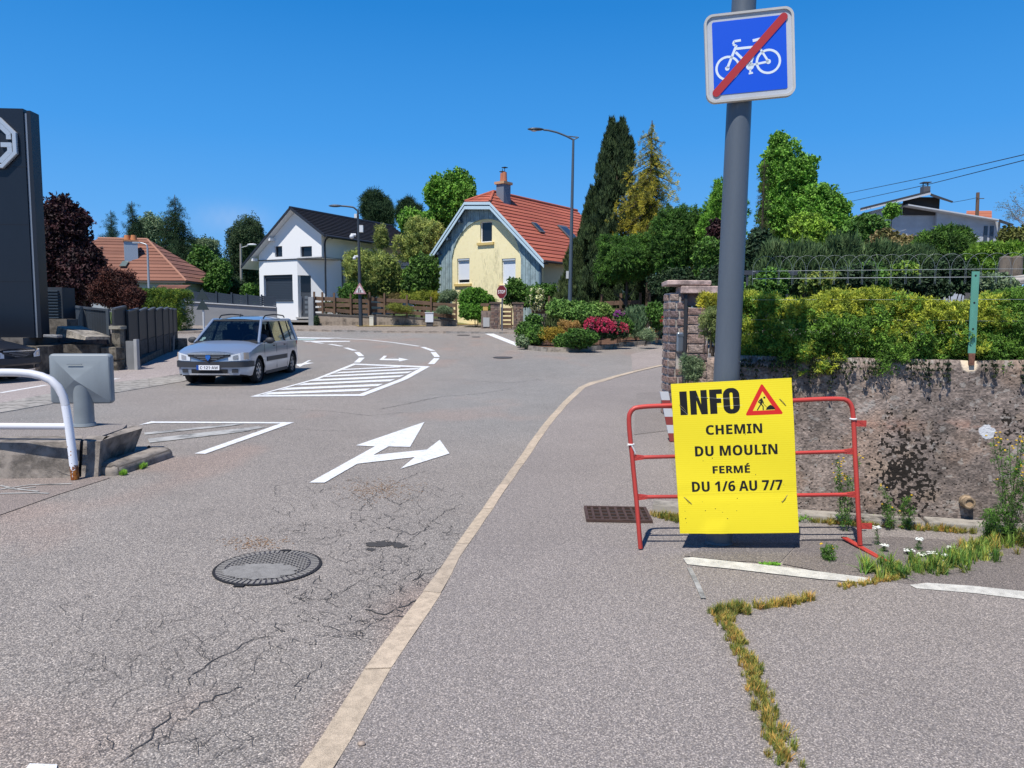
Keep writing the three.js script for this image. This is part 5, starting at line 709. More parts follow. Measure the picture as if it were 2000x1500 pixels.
function wallWithHoles(pts, holes, depth) { const s = new THREE.Shape(pts.map((p) => new THREE.Vector2(...p))); for (const [x0, y0, x1, y1] of holes) { const h = new THREE.Path(); h.moveTo(x0, y0); h.lineTo(x0, y1); h.lineTo(x1, y1); h.lineTo(x1, y0); s.holes.push(h); } return new THREE.ExtrudeGeometry(s, { depth, bevelEnabled: false }).translate(0, 0, -depth); }
// ---------- white house ----------
{
  const C = houseFrame(630, 49, 1.5), t = thing('white_house', 'white rendered modern house with black tiled roof', 'house', C, -0.5), F = facade(t);
  const white = mat([0.80, 0.80, 0.79], 0.92), dk = mat([0.02, 0.022, 0.028], 0.5), L = F(507, 560).x, ridge = F(577, 412), eR = F(630, 452).y, eL = F(507, 492).y - 0.2, belt = F(600, 504).y, base = -0.6, D = 9.5;
  const hole = (x0, y0, x1, y1) => { const a = F(x0, y1), b = F(x1, y0); return [a.x, a.y, b.x, b.y]; }, w1 = [537, 480.5, 551, 502], w2 = [587, 480.5, 609, 502], w3 = [516, 536, 571, 587];
  part('upper_wall', worldUV(wallWithHoles([[L, belt], [0, belt], [0, eR], [ridge.x, ridge.y], [L, eL]], [hole(...w1), hole(...w2)], 0.28), 1), white, t);
  const rx = F(581, 540).x, cb = -1.9, dTop = F(590, 538).y, LB = Math.hypot(rx, cb), ang = Math.atan2(-cb, -rx);
  part('lower_wall', worldUV(wallWithHoles([[L, base], [rx, base], [rx, belt - 0.06], [L, belt - 0.06]], [hole(...w3)], 0.28), 1), white, t);
  // entrance wall runs back at an angle under the upper floor
  const en = new THREE.Group(); en.name = 'entrance_wall'; en.position.set(rx, 0, 0); en.rotation.y = ang; t.add(en); en.updateMatrixWorld(true);
  const nE = V(0, 0, 1).applyQuaternion(en.getWorldQuaternion(new THREE.Quaternion())), pE = en.getWorldPosition(new THREE.Vector3()), FE = (px, py) => en.worldToLocal(onPlane(px, py, pE, nE)), e0 = FE(583, 619), e1 = FE(607, 538);
  part('render', worldUV(wallWithHoles([[0.005, base], [LB, base], [LB, belt - 0.06], [0.005, belt - 0.06]], [[e0.x, e0.y, e1.x, e1.y]], 0.26), 1), white, en);
  part('side_wall', worldUV(box(0.28, eR - belt, D, -0.14, (eR + belt) / 2, -D / 2 - 0.285), 1), white, t); part('side_wall', worldUV(box(0.28, belt - 0.06 - base, D - 1.95, -0.14, (belt - 0.06 + base) / 2, -D / 2 - 1.26), 1), white, t); part('left_wall', box(0.28, eL - base, D, L + 0.14, (eL + base) / 2, -D / 2 - 0.285), white, t); part('rear_wall', worldUV(wallWithHoles([[L, base], [0, base], [0, eR], [ridge.x, ridge.y], [L, eL]], [], 0.25).translate(0, 0, -D - 0.3), 1), white, t);
  part('belt_course', box(-L + 0.02, 0.055, 0.1, L / 2, belt - 0.03, 0.02), dk, t);
  part('porch_soffit', prism([[0, 0], [-rx, 0], [-rx, -1.9]], 0.08).rotateX(Math.PI / 2).translate(rx, belt - 0.02, 0), white, t);
  const anth = mat([0.03, 0.035, 0.042], 0.45); windowAt(t, F, ...w1, { frame: anth, fw: 0.06 }); windowAt(t, F, ...w2, { frame: anth, fw: 0.06 });
  { const q = hole(...w3), g = new THREE.Group(); g.name = 'shuttered_window'; t.add(g); const n = 15, h = (q[3] - q[1]) / n; for (let i = 0; i < n; i++) part('slat', box(q[2] - q[0], h * 0.86, 0.03, (q[0] + q[2]) / 2, q[1] + (i + 0.5) * h, -0.2).rotateX(0), mat([0.035, 0.045, 0.06], 0.45), g); part('shutter_box', box(q[2] - q[0], 0.22, 0.1, (q[0] + q[2]) / 2, q[3] - 0.11, -0.13), mat([0.012, 0.014, 0.02], 0.5), g); part('backing', box(q[2] - q[0] - 0.01, q[3] - q[1] - 0.01, 0.02, (q[0] + q[2]) / 2, (q[1] + q[3]) / 2, -0.25), dk, g); part('sill', box(q[2] - q[0] + 0.1, 0.06, 0.2, (q[0] + q[2]) / 2, q[1] - 0.03, -0.02), anth, g); }
  { const d = new THREE.Group(); d.name = 'door'; d.position.copy(en.position); d.rotation.copy(en.rotation); t.add(d); const w = e1.x - e0.x, y0 = e0.y, yd = FE(595, 571).y, h = yd - y0, z = -0.24, xc = (e0.x + e1.x) / 2; part('leaf', box(w * 0.86, h, 0.06, xc + w * 0.05, y0 + h / 2, z), mat([0.06, 0.068, 0.08], 0.5), d); part('handle', cyl(0.025, 0.025, h * 0.7, e0.x + w * 0.25, y0 + h * 0.15, z + 0.09, 8), mat([0.4, 0.4, 0.42], 0.3, { metalness: 0.8 }), d); for (let i = 0; i < 4; i++) part('glazing', box(0.2, 0.2, 0.01, xc + w * 0.1, y0 + h * (0.2 + i * 0.2), z + 0.035), mat([0.16, 0.18, 0.2], 0.2), d); part('fanlight', box(w, e1.y - yd - 0.02, 0.05, xc, (e1.y + yd) / 2, z), mat([0.012, 0.013, 0.017], 0.1), d); part('door_step', box(w + 0.3, 0.12, 0.5, xc, y0 - 0.06, 0.16), mat([0.5, 0.49, 0.47], 0.9), d); }
  const tile = [[0.028, 0.027, 0.032], [0.034, 0.032, 0.037]].map((c) => mat(c, 0.6, { map: SOFTGRAIN })), oh = 0.46, rz = -D - 0.9, sl = (eR - ridge.y) / -ridge.x, sl2 = (ridge.y - eL) / (ridge.x - L);
  const Rp = V(ridge.x, ridge.y + 0.12, oh), RpB = V(ridge.x, ridge.y + 0.12, rz), Er = V(0.75, ridge.y + 0.12 + sl * (0.75 - ridge.x), oh), ErB = Er.clone().setZ(rz), El = V(L - 1.25, ridge.y + 0.12 - sl2 * (ridge.x - L + 1.25), oh), ElB = El.clone().setZ(rz);
  const roof = new THREE.Group(); roof.name = 'roof'; t.add(roof); tiledPlane(roof, Er, ErB, RpB, Rp, 15, tile, 0.05); tiledPlane(roof, El, ElB, RpB, Rp, 18, tile, 0.05);
  const sof = mat([0.72, 0.72, 0.72], 0.85); part('soffit', [slab(Er, ErB, RpB, Rp, 0.1, V(0, -1, 0)), slab(El, ElB, RpB, Rp, 0.1, V(0, -1, 0))], sof, roof);
  part('verge_board', [slab(Er.clone().add(V(0, -0.08, 0.0)), Rp.clone().add(V(0, -0.08, 0)), Rp.clone().add(V(0, 0.1, 0)), Er.clone().add(V(0, 0.1, 0)), 0.06, V(0, 0, 1)), slab(El.clone().add(V(0, -0.08, 0)), Rp.clone().add(V(0, -0.08, 0)), Rp.clone().add(V(0, 0.1, 0)), El.clone().add(V(0, 0.1, 0)), 0.06, V(0, 0, 1))], dk, roof);
  part('ridge_cap', rod(Rp.clone().add(V(0, 0.04, 0.06)), RpB.clone().add(V(0, 0.04, 0)), 0.1, 8), dk, roof); part('gutter', rod(Er.clone().add(V(0.08, -0.02, 0)), ErB.clone().add(V(0.08, -0.02, 0)), 0.09, 8), dk, roof);
  for (const f of [0.45, 0.8]) { const p = El.clone().lerp(Rp, 1 - f); part('purlin_end', box(0.18, 0.2, 0.42, p.x + 0.1, p.y - 0.24, 0.215), sof, roof); }
  part('downpipe', new THREE.TubeGeometry(new THREE.CatmullRomCurve3([Er.clone().add(V(0.05, -0.1, -0.6)), V(0.3, eR - 0.3, -0.5), V(0.1, eR - 0.5, -0.3), V(0.08, eR - 2, -0.25), V(0.08, base + 0.3, -0.25)]), 40, 0.06, 8), dk, t);
  const wl = t.worldToLocal(at(664, 520, 51)); part('wall_lamp', box(0.12, 0.16, 0.25, 0.07, wl.y, -4.4), dk, t);
  // driveway apron
  struct('driveway', worldUV(drape([[C.x - 5.6, 46.4], [C.x + 0.2, 46.4], [C.x + 0.2, 49.6], [C.x - 5.6, 53.5]], 0.3, 2), 1), grainy([0.2, 0.19, 0.18], 0.95, ROUGHGRAIN));
}
// grey street wall with louvred screen in front of the white house
{
  const t = thing('grey_street_wall', 'grey rendered garden wall with dark louvred screen in front of the white house', 'wall', V(0, 0, 0)), gm = mat([0.30, 0.305, 0.315], 0.9, { map: SOFTGRAIN }), lm = mat([0.03, 0.042, 0.06], 0.5), a = at(364, 590, 45.5), b = at(541, 601.5, 46.5), y0 = 0.85;
  part('wall', slab(V(a.x, y0, a.z), V(b.x, y0, b.z), b, a, 0.25), gm, t); part('coping', slab(a, b, b.clone().setY(b.y + 0.06), a.clone().setY(a.y + 0.06), 0.34), mat([0.55, 0.55, 0.55], 0.8), t);
  const sh = (at(400, 571, 45.5).y - at(400, 591, 45.5).y), n = 5, bays = 6; for (let k = 0; k < bays; k++) { const p = a.clone().lerp(b, k / bays), q = a.clone().lerp(b, (k + 1) / bays - 0.006), yy = Math.max(p.y, q.y) + 0.1; for (let i = 0; i < n; i++) part('louvre', slab(V(p.x, yy + sh * i / n, p.z), V(q.x, yy - 0.12 + sh * i / n, q.z), V(q.x, yy - 0.12 + sh * (i + 0.95) / n, q.z), V(p.x, yy + sh * (i + 0.95) / n, p.z), 0.03), lm, t); part('post', box(0.08, sh + 0.1, 0.08, p.x, yy + sh / 2, p.z + 0.06), lm, t); }
  const e = at(535, 640, 46.6); part('end_post', box(0.5, at(535, 580, 46.6).y - y0, 0.3, e.x - 0.3, (at(535, 580, 46.6).y + y0) / 2, e.z), mat([0.02, 0.021, 0.026], 0.5), t);
}
// ---------- cream house ----------
{
  const C = houseFrame(1056, 46, 1.7), t = thing('cream_house', 'cream gabled house with blue-grey cladding and orange tiled half-hip roof', 'house', C, HT), F = facade(t);
  const cream = canvasTex(512, 512, (x, w, h) => { x.fillStyle = '#f0e3b4'; x.fillRect(0, 0, w, h); for (let i = 0; i < 2600; i++) { x.fillStyle = `rgba(${rnd() < 0.5 ? '255,246,214' : '205,190,140'},${rr(0.04, 0.14)})`; x.fillRect(rr(0, w), rr(0, h), rr(1, 14), rr(1, 14)); } const st = (cx, cy, n, sx, sy) => { for (let i = 0; i < n; i++) { x.fillStyle = `rgba(120,115,90,${rr(0.03, 0.12)})`; x.fillRect(cx + (rnd() + rnd() - 1) * sx, cy + (rnd() + rnd() - 1) * sy, rr(1, 5), rr(4, 26)); } }; st(280, 300, 240, 70, 130); st(240, 360, 200, 110, 60); st(300, 220, 90, 20, 70); });
  const L = F(856, 540).x, base = -0.5, eR = F(1056, 500).y, eL = F(856, 494).y, hipL = F(917, 402), hipR = F(966, 402), Dp = 11;
  const wins = [[938, 431, 961, 474], [893, 504, 917, 554], [980, 504, 1007, 556]], hole = (x0, y0, x1, y1) => { const a = F(x0, y1), b = F(x1, y0); return [a.x, a.y, b.x, b.y]; };
  const wg = wallWithHoles([[L, base], [0, base], [0, eR], [hipR.x, hipR.y], [hipL.x, hipL.y], [L, eL]], wins.map((w) => hole(...w)), 0.28); { const p = wg.attributes.position, uv = wg.attributes.uv; for (let i = 0; i < p.count; i++) uv.setXY(i, (p.getX(i) - L) / -L, (p.getY(i) - base) / (hipL.y - base)); }
  part('gable_wall', wg, mat(0xffffff, 0.92, { map: cream }), t);
  const plain = mat([0.78, 0.70, 0.45], 0.9, { map: SOFTGRAIN }); part('side_wall', box(0.28, eR - base, Dp, -0.14, (eR + base) / 2, -Dp / 2 - 0.285), plain, t); part('left_wall', box(0.28, eL - base, Dp, L + 0.14, (eL + base) / 2, -Dp / 2 - 0.285), plain, t); part('rear_wall', wallWithHoles([[L, base], [0, base], [0, eR], [hipR.x, hipR.y], [hipL.x, hipL.y], [L, eL]], [], 0.2).translate(0, 0, -Dp - 0.3), plain, t);
  // cladding boards around a parabolic arch
  const aL = F(884, 540).x, aR = F(1016, 540).x, aTop = F(950, 428).y, aSpr = F(884, 505).y, ac = (aL + aR) / 2, ah = (aR - aL) / 2, arch = (x) => { const u = Math.abs(x - ac) / ah; return u >= 1 ? base : aSpr + (aTop - aSpr) * Math.pow(1 - Math.pow(u, 2.1), 0.62); };
  const top = (x) => x < hipL.x ? lerp(eL, hipL.y, (x - L) / (hipL.x - L)) : x < hipR.x ? hipL.y : lerp(hipR.y, eR, (x - hipR.x) / (0 - hipR.x));
  const bm = [[0.30, 0.40, 0.42], [0.335, 0.435, 0.455], [0.275, 0.37, 0.395]].map((c) => mat(c, 0.8, { map: GRAIN })), nb = 46; for (let i = 0; i < nb; i++) { const x0 = lerp(L, 0, i / nb) + 0.008, x1 = lerp(L, 0, (i + 1) / nb) - 0.008, y0 = arch(x0), y1 = arch(x1), lo = [Math.max(base, y0 <= base && y1 > base ? y1 - 0.6 : y0), Math.max(base, y1 <= base && y0 > base ? y0 - 0.6 : y1)]; if (top(x0) - lo[0] < 0.05) continue; part('cladding_board', prism([[x0, lo[0]], [x1, lo[1]], [x1, top(x1) - 0.02], [x0, top(x0) - 0.02]], 0.07 + 0.012 * (i % 2)).translate(0, 0, 0.085 + 0.012 * (i % 2)), bm[i % 3], t); }
  part('corner_board', box(0.14, eR - base, 0.14, 0.0, (eR + base) / 2, 0.09), mat([0.10, 0.16, 0.21], 0.7), t);
  const sill = mat([0.62, 0.46, 0.17], 0.85); windowAt(t, F, ...wins[0], { sill }); windowAt(t, F, ...wins[1], { sill, blind: 0.8 }); windowAt(t, F, ...wins[2], { sill, blind: 0.9 });
  const tile = [[0.44, 0.115, 0.065], [0.475, 0.13, 0.075], [0.42, 0.105, 0.062]].map((c) => mat(c, 0.75, { map: GRAIN })), oh = 0.5, rz = -Dp - 0.7, up = 0.16;
  const apexY = F(942, 402).y + 1.35, rxm = (hipL.x + hipR.x) / 2, slR = (eR - hipR.y) / -hipR.x, slL = (hipL.y - eL) / (hipL.x - L), q = (p, z) => V(p.x, p.y, z);
  const eRo = V(0.55, eR + slR * 0.55 + up, oh), eLo = V(L - 0.7, eL - slL * 0.7 + up, oh), hR = V(hipR.x, hipR.y + up, oh), hL = V(hipL.x, hipL.y + up, oh), ap = V(rxm, hipR.y + up + (-slR) * (hipR.x - rxm), oh - 1.7), apB = V(rxm, ap.y, rz);
  const roof = new THREE.Group(); roof.name = 'roof'; t.add(roof);
  // right slope: eave to hip corner, then the triangle up to the ridge
  tiledPlane(roof, eRo, q(eRo, rz), apB, ap.clone().setZ(ap.z), 18, tile, 0.035);
  { const n = 18, d = V(0, 0, 0); for (let k = 0; k < n; k++) { const f0 = k / n, f1 = (k + 1.1) / n, fr = (f) => { const y = lerp(eRo.y, ap.y, f), x = lerp(eRo.x, ap.x, f), zEdge = y < hR.y ? oh : lerp(oh, ap.z, (y - hR.y) / (ap.y - hR.y)), zIn = lerp(oh, ap.z, f); return [V(x, y, zIn), V(x, y, zEdge)]; }, [a0, b0] = fr(f0), [a1, b1] = fr(Math.min(1, f1)), nn = V(-slR, 1, 0).normalize(), lo = nn.clone().multiplyScalar(0.07), hi = nn.clone().multiplyScalar(0.0175); part('tile_course', hexa([a0, b0, b1, a1, a0.clone().add(lo), b0.clone().add(lo), b1.clone().add(hi), a1.clone().add(hi)]), tile[k % 3], roof); } }
  tiledPlane(roof, q(eLo, oh), q(eLo, rz), apB, ap.clone(), 18, tile, 0.035); part('left_verge_fill', hexa([eLo, hL, ap, ap.clone().lerp(eLo, 0.01), eLo.clone().setY(eLo.y - 0.1), hL.clone().setY(hL.y - 0.1), ap.clone().setY(ap.y - 0.1), ap.clone().lerp(eLo, 0.01).setY(ap.y - 0.12)]), tile[0], roof);
  for (let k = 0; k < 4; k++) { const f0 = k / 4, f1 = Math.min(1, (k + 1.1) / 4), P = (s, f) => s.clone().lerp(ap, f), n = V(0, 0.8, 0.6), A = P(hL, f0), B = P(hR, f0), Cc = P(hR, f1), Dd = P(hL, f1), lo = n.clone().multiplyScalar(0.08), hi = n.clone().multiplyScalar(0.02); part('tile_course', hexa([A, B, Cc, Dd, A.clone().add(lo), B.clone().add(lo), Cc.clone().add(hi), Dd.clone().add(hi)]), tile[k % 3], roof); }
  part('ridge_tile', [rod(ap.clone().setY(ap.y + 0.04), apB.clone().setY(apB.y + 0.04), 0.12, 8), rod(hR.clone().setY(hR.y + 0.06), ap.clone().setY(ap.y + 0.05), 0.1, 8), rod(hL.clone().setY(hL.y + 0.06), ap.clone().setY(ap.y + 0.05), 0.1, 8)], tile[0], roof);
  const bb = mat([0.48, 0.62, 0.70], 0.6), bd = mat([0.06, 0.09, 0.13], 0.6), edge = (a, b) => [slab(a.clone().add(V(0, -0.16, 0)), b.clone().add(V(0, -0.16, 0)), b.clone().add(V(0, 0.02, 0)), a.clone().add(V(0, 0.02, 0)), 0.05, V(0, 0, 1)), slab(a.clone().add(V(0, -0.44, -0.04)), b.clone().add(V(0, -0.44, -0.04)), b.clone().add(V(0, -0.22, -0.04)), a.clone().add(V(0, -0.22, -0.04)), 0.05, V(0, 0, 1))];
  for (const [a, b] of [[eRo, hR], [hR, hL], [hL, eLo]]) { part('barge_board', edge(a, b), bb, roof); part('soffit', slab(a.clone().add(V(0, -0.2, -0.06)), b.clone().add(V(0, -0.2, -0.06)), b.clone().add(V(0, -0.2, -oh)), a.clone().add(V(0, -0.2, -oh)), 0.06, V(0, 1, 0)), bd, roof); }
  for (const f of [0.25, 0.5, 0.8]) { const p = eLo.clone().lerp(hL, f); part('purlin_end', box(0.16, 0.18, oh - 0.2, p.x + 0.15, p.y - 0.42, oh / 2 + 0.05), bd, roof); }
  part('gutter', rod(eRo.clone().add(V(0.06, -0.05, 0)), eRo.clone().add(V(0.06, -0.05, rz - oh)), 0.08, 8), mat([0.05, 0.035, 0.03], 0.6), roof);
  // chimney on the right slope near the ridge
  { const c = new THREE.Group(); c.name = 'chimney'; roof.add(c); const x = 0.62 + rxm, z = oh - 2.0, yb = ap.y - 2.6; part('stack', box(0.62, 3.1, 0.75, x, yb + 1.55, z), mat([0.16, 0.19, 0.235], 0.6), c); part('crown', box(0.82, 0.16, 0.95, x, yb + 3.15, z), mat([0.50, 0.30, 0.17], 0.8), c); for (const s of [-1, 1]) part('pot', cyl(0.17, 0.14, 0.62, x + s * 0.17, yb + 3.23, z + s * 0.1, 12), mat([0.45, 0.16, 0.085], 0.8), c); for (const s of [-1, 1]) part('cowl', [cyl(0.02, 0.02, 0.3, x + s * 0.17, yb + 3.85, z + s * 0.1, 6), box(0.3, 0.04, 0.3, x + s * 0.17, yb + 4.05 + s * 0.1, z + s * 0.1)], mat([0.02, 0.02, 0.022], 0.6), c); }
  const sky = (zc, f0, f1, wd, m) => { const nn = V(-slR, 1, 0).normalize().multiplyScalar(0.09), pt = (f, z) => V(lerp(eRo.x, ap.x, f), lerp(eRo.y, ap.y, f), z).add(nn), g = new THREE.Group(); g.name = 'roof_window'; roof.add(g); part('casing', slab(pt(f0, zc), pt(f0, zc - wd), pt(f1, zc - wd), pt(f1, zc), 0.08, nn.clone().normalize()), mat([0.10, 0.11, 0.12], 0.5), g); const i = 0.12; part('pane', slab(pt(lerp(f0, f1, i), zc - wd * i), pt(lerp(f0, f1, i), zc - wd * (1 - i)), pt(lerp(f0, f1, 1 - i), zc - wd * (1 - i)), pt(lerp(f0, f1, 1 - i), zc - wd * i), 0.09, nn.clone().normalize()), m, g); };
  sky(-2.2, 0.42, 0.56, 0.55, mat([0.02, 0.025, 0.03], 0.08)); sky(-5.6, 0.38, 0.6, 1.15, mat([0.03, 0.035, 0.045], 0.08));
}
// ---------- low walls and timber fence in front of the gardens ----------
{
  const wm = grainy([0.35, 0.285, 0.22], 0.95, ROUGHGRAIN), wm2 = grainy([0.33, 0.28, 0.23], 0.95, ROUGHGRAIN), cap = grainy([0.14, 0.13, 0.12], 0.95, ROUGHGRAIN), wood = [[0.155, 0.095, 0.06], [0.175, 0.11, 0.07], [0.13, 0.08, 0.052]].map((c) => mat(c, 0.9, { map: GRAIN }));
  const run = (wl, fl, p0, p1, D0, D1, tops, rails, posts, m) => {
    const A = at(p0, tops[0], D0), B = at(p1, tops[1], D1), w = thing('garden_wall', wl, 'wall', V(0, 0, 0)); part('wall', worldUV(slab(V(A.x, 0.9, A.z), V(B.x, 0.9, B.z), B, A, 0.28, V(0, 0, -1)), 0.6), m, w); part('coping', slab(A, B, B.clone().setY(B.y + 0.09), A.clone().setY(A.y + 0.09), 0.34, V(0, 0, -1)).translate(0, 0, 0.04), cap, w);
    const f = thing('timber_fence', fl, 'fence', V(0, 0, 0)), top = at(p0, rails[0], D0).y - A.y, n = rails[1], ph = top / n; for (let b = 0; b < posts.length - 1; b++) { const u0 = (posts[b] - p0) / (p1 - p0), u1 = (posts[b + 1] - p0) / (p1 - p0), P = A.clone().lerp(B, u0), Q = A.clone().lerp(B, u1); for (let i = 0; i < n; i++) { const s = rr(-0.03, 0.03), y = 0.2 + ph * i + rr(-.02, .02); part('plank', slab(V(P.x, P.y + y + s, P.z - 0.12), V(Q.x, Q.y + y - s, Q.z - 0.12), V(Q.x, Q.y + y - s + ph * 0.68, Q.z - 0.12), V(P.x, P.y + y + s + ph * 0.68, P.z - 0.12), 0.03, V(0, 0, 1)), wood[Math.floor(rnd() * 3)], f); } }
    for (const px of posts) { const u = (px - p0) / (p1 - p0), P = A.clone().lerp(B, u); part('post', box(0.11, top + 0.32, 0.11, P.x, P.y + 0.09 + (top + 0.3) / 2, P.z - 0.03), wood[0], f); } };
  run('low rendered garden wall nearest the white house, under the first timber fence', 'brown timber plank fence nearest the white house', 612, 722, 46.5, 46.6, [614, 619.5], [582, 3], [614, 630, 653, 685, 720], wm);
  run('long low garden wall under the second timber fence', 'long brown timber fence in front of the shrubs and round bush', 721, 893, 46.8, 46.6, [615, 628], [583, 3], [722, 751, 795, 842, 891], wm2);
  const c = at(609, 640, 46.4), gp = thing('grey_gate_post', 'grey concrete gate post beside the white house driveway', 'gate post', V(c.x, 0.95, c.z)); part('post', box(0.32, at(609, 580, 46.4).y - 0.95, 0.32, 0, (at(609, 580, 46.4).y - 0.95) / 2, 0), mat([0.30, 0.32, 0.34], 0.8, { map: SOFTGRAIN }), gp);
  const sb = at(666, 637, 46.1), s = thing('cream_meter_box', 'small cream meter box against the low garden wall', 'meter box', V(at(726, 637, 46.1).x, H(46.1) + 0.09, sb.z)); part('body', rbox(0.26, 0.62, 0.22, 0.02, 0, 0.31, 0), mat([0.66, 0.64, 0.55], 0.7), s); part('door_gap', box(0.2, 0.005, 0.005, 0, 0.5, 0.112), ironDark, s); part('lid', box(0.3, 0.04, 0.26, 0, 0.64, 0), mat([0.6, 0.58, 0.5], 0.7), s);
  const e = at(839, 624, 45.9), b = thing('white_utility_box', 'white utility box in front of the timber fence', 'utility box', V(e.x, H(45.9) + 0.10, e.z)); part('cabinet', rbox(0.5, 0.56, 0.3, 0.02, 0, 0.36 + 0.18, 0), mat([0.66, 0.68, 0.7], 0.6), b); part('roof', box(0.56, 0.05, 0.36, 0, 0.86, 0), mat([0.6, 0.62, 0.64], 0.6), b); part('leg', box(0.4, 0.28, 0.2, 0, 0.13, 0), mat([0.05, 0.05, 0.055], 0.8), b);
  // rubble stone pillars, timber gate and meter cabinet by the stop sign
  const stones = (parent, w, h, d, x, z) => { const gs = [[], [], []]; for (let y = 0; y < h - 0.04;) { const hh = rr(0.07, 0.13); for (let k = 0; k < w / 0.22; k++) { const x0 = x - w / 2 + k * 0.22 + rr(0, 0.05), ww = Math.min(rr(0.14, 0.24), x + w / 2 - x0); if (ww > 0.05) gs[Math.floor(rnd() * 3)].push(box(ww, hh - 0.02, 0.06, x0 + ww / 2, y + hh / 2, z + d / 2 + rr(0, 0.015))); } y += hh; } [[0.22, 0.14, 0.11], [0.16, 0.115, 0.105], [0.27, 0.2, 0.16]].forEach((c, i) => gs[i].length && tag(part('stone', gs[i], mat(c, 0.95), parent), null, null, null, 'stuff')); };
  const pil = (p0, p1, pt, pb, D, label) => { const a = at(p0, pb, D), b2 = at(p1, pt, D), w = b2.x - a.x, y0 = H(D) + 0.05, h = b2.y - y0, t = thing('rubble_pillar', label, 'pillar', V((a.x + b2.x) / 2, y0, a.z)); part('core', box(w - 0.02, h, 0.5, 0, h / 2, 0), mat([0.30, 0.26, 0.22], 0.95, { map: ROUGHGRAIN }), t); stones(t, w, h, 0.5, 0, 0); part('capstone', box(w + 0.14, 0.1, 0.66, 0, h + 0.05, 0), grainy([0.15, 0.11, 0.09], 0.9, ROUGHGRAIN), t); };
  pil(958, 977, 593.5, 636, 43.6, 'rubble stone gate pillar left of the stop sign post'); pil(1002, 1022, 594, 636, 43.4, 'rubble stone gate pillar right of the stop sign post');
  const a = at(978, 598, 43.6), z = at(1001, 598, 43.6), g = thing('timber_gate', 'brown timber gate between the two rubble stone pillars', 'gate', V(a.x, H(43.6) + 0.12, a.z)); for (let i = 0; i < 5; i++) part('plank', box(z.x - a.x, 0.17, 0.03, (z.x - a.x) / 2, 0.12 + i * 0.25, 0), wood[i % 3], g); for (const f of [0.06, 0.94]) part('upright', box(0.08, 1.25, 0.05, (z.x - a.x) * f, 0.62, -0.04), wood[0], g);
  const m0 = at(940, 640, 43.8), mc = thing('grey_meter_cabinet', 'grey meter cabinet left of the rubble pillars', 'cabinet', V(at(949, 640, 43.8).x, H(43.8) + 0.06, m0.z)); part('surround', box(0.55, at(949, 607, 43.8).y - H(43.8) - 0.06, 0.4, 0, (at(949, 607, 43.8).y - H(43.8) - 0.06) / 2, -0.06), grainy([0.26, 0.2, 0.17], 0.95, ROUGHGRAIN), mc); part('door', box(0.38, 0.55, 0.03, 0.03, 0.42, 0.16), mat([0.42, 0.43, 0.43], 0.6), mc);
  const lb = at(949, 607, 43.8), l = thing('ochre_letter_box', 'ochre letter box on top of the grey meter cabinet', 'letter box', V(lb.x - 0.02, lb.y, lb.z)); part('body', rbox(0.3, 0.28, 0.3, 0.02, 0, 0.14, 0), mat([0.55, 0.38, 0.12], 0.7), l); part('roof', box(0.5, 0.16, 0.34, -0.04, 0.36, 0), wood[1], l);
  // timber fence behind the flower bed
  const A = at(1040, 610, 42.4), B = at(1250, 606, 38), f = thing('timber_fence', 'dark timber rail fence behind the flower bed below the conifers', 'fence', V(0, 0, 0)); const n = 6; for (let k = 0; k < n; k++) { const P = A.clone().lerp(B, k / n), Q = A.clone().lerp(B, (k + 1) / n); for (let i = 0; i < 4; i++) part('plank', slab(V(P.x, P.y - 0.9 + i * 0.4, P.z), V(Q.x, Q.y - 0.9 + i * 0.4, Q.z), V(Q.x, Q.y - 0.68 + i * 0.4, Q.z), V(P.x, P.y - 0.68 + i * 0.4, P.z), 0.03), wood[i % 3], f); } for (let k = 0; k <= n; k++) { const P = A.clone().lerp(B, k / n); part('post', box(0.12, 2.1, 0.12, P.x, P.y - 0.15, P.z + 0.07), wood[0], f); }
}
// ---------- signs and lamps ----------
const darkPole = mat([0.07, 0.095, 0.125], 0.45), galv = mat([0.42, 0.44, 0.46], 0.45, { metalness: 0.5 });
{
  const b = G(979.5, 649), t = thing('stop_sign', 'red octagonal stop sign on a thin grey post', 'stop sign', V(b.x, b.y + 0.1, b.z)), h = at(980, 570, -b.z).y - b.y - 0.1, r = 0.40;
  part('post', cyl(0.045, 0.045, h + 0.3, 0, 0, -0.05, 10), mat([0.15, 0.16, 0.18], 0.5), t);
  const tex = canvasTex(256, 256, (x) => { x.fillStyle = '#6b1a20'; x.fillRect(0, 0, 256, 256); x.fillStyle = '#d8d8d8'; x.font = 'bold 92px sans-serif'; x.textAlign = 'center'; x.translate(128, 160); x.scale(0.86, 1); x.fillText('STOP', 0, 0); });
  const oct = (r) => new THREE.CylinderGeometry(r, r, 0.02, 8).rotateY(Math.PI / 8).rotateX(Math.PI / 2); const pl = part('plate', oct(r).translate(0, h, 0), mat([0.55, 0.5, 0.5], 0.6), t); const fg = new THREE.CircleGeometry(r * 0.95, 8, Math.PI / 8).translate(0, h, 0.013); part('printed_face', fg, mat(0xffffff, 0.6, { map: tex }), t); t.rotation.y = -0.75;
}
function lampPost(label, base, h, arm, up, lum, o = {}) { const t = thing('street_lamp', label, 'street lamp', base), m = o.mat ?? darkPole; part('pole', rod(V(0, 0, 0), V(0, h, 0), o.r0 ?? 0.09, 14, o.r1 ?? 0.045), m, t); return t; }
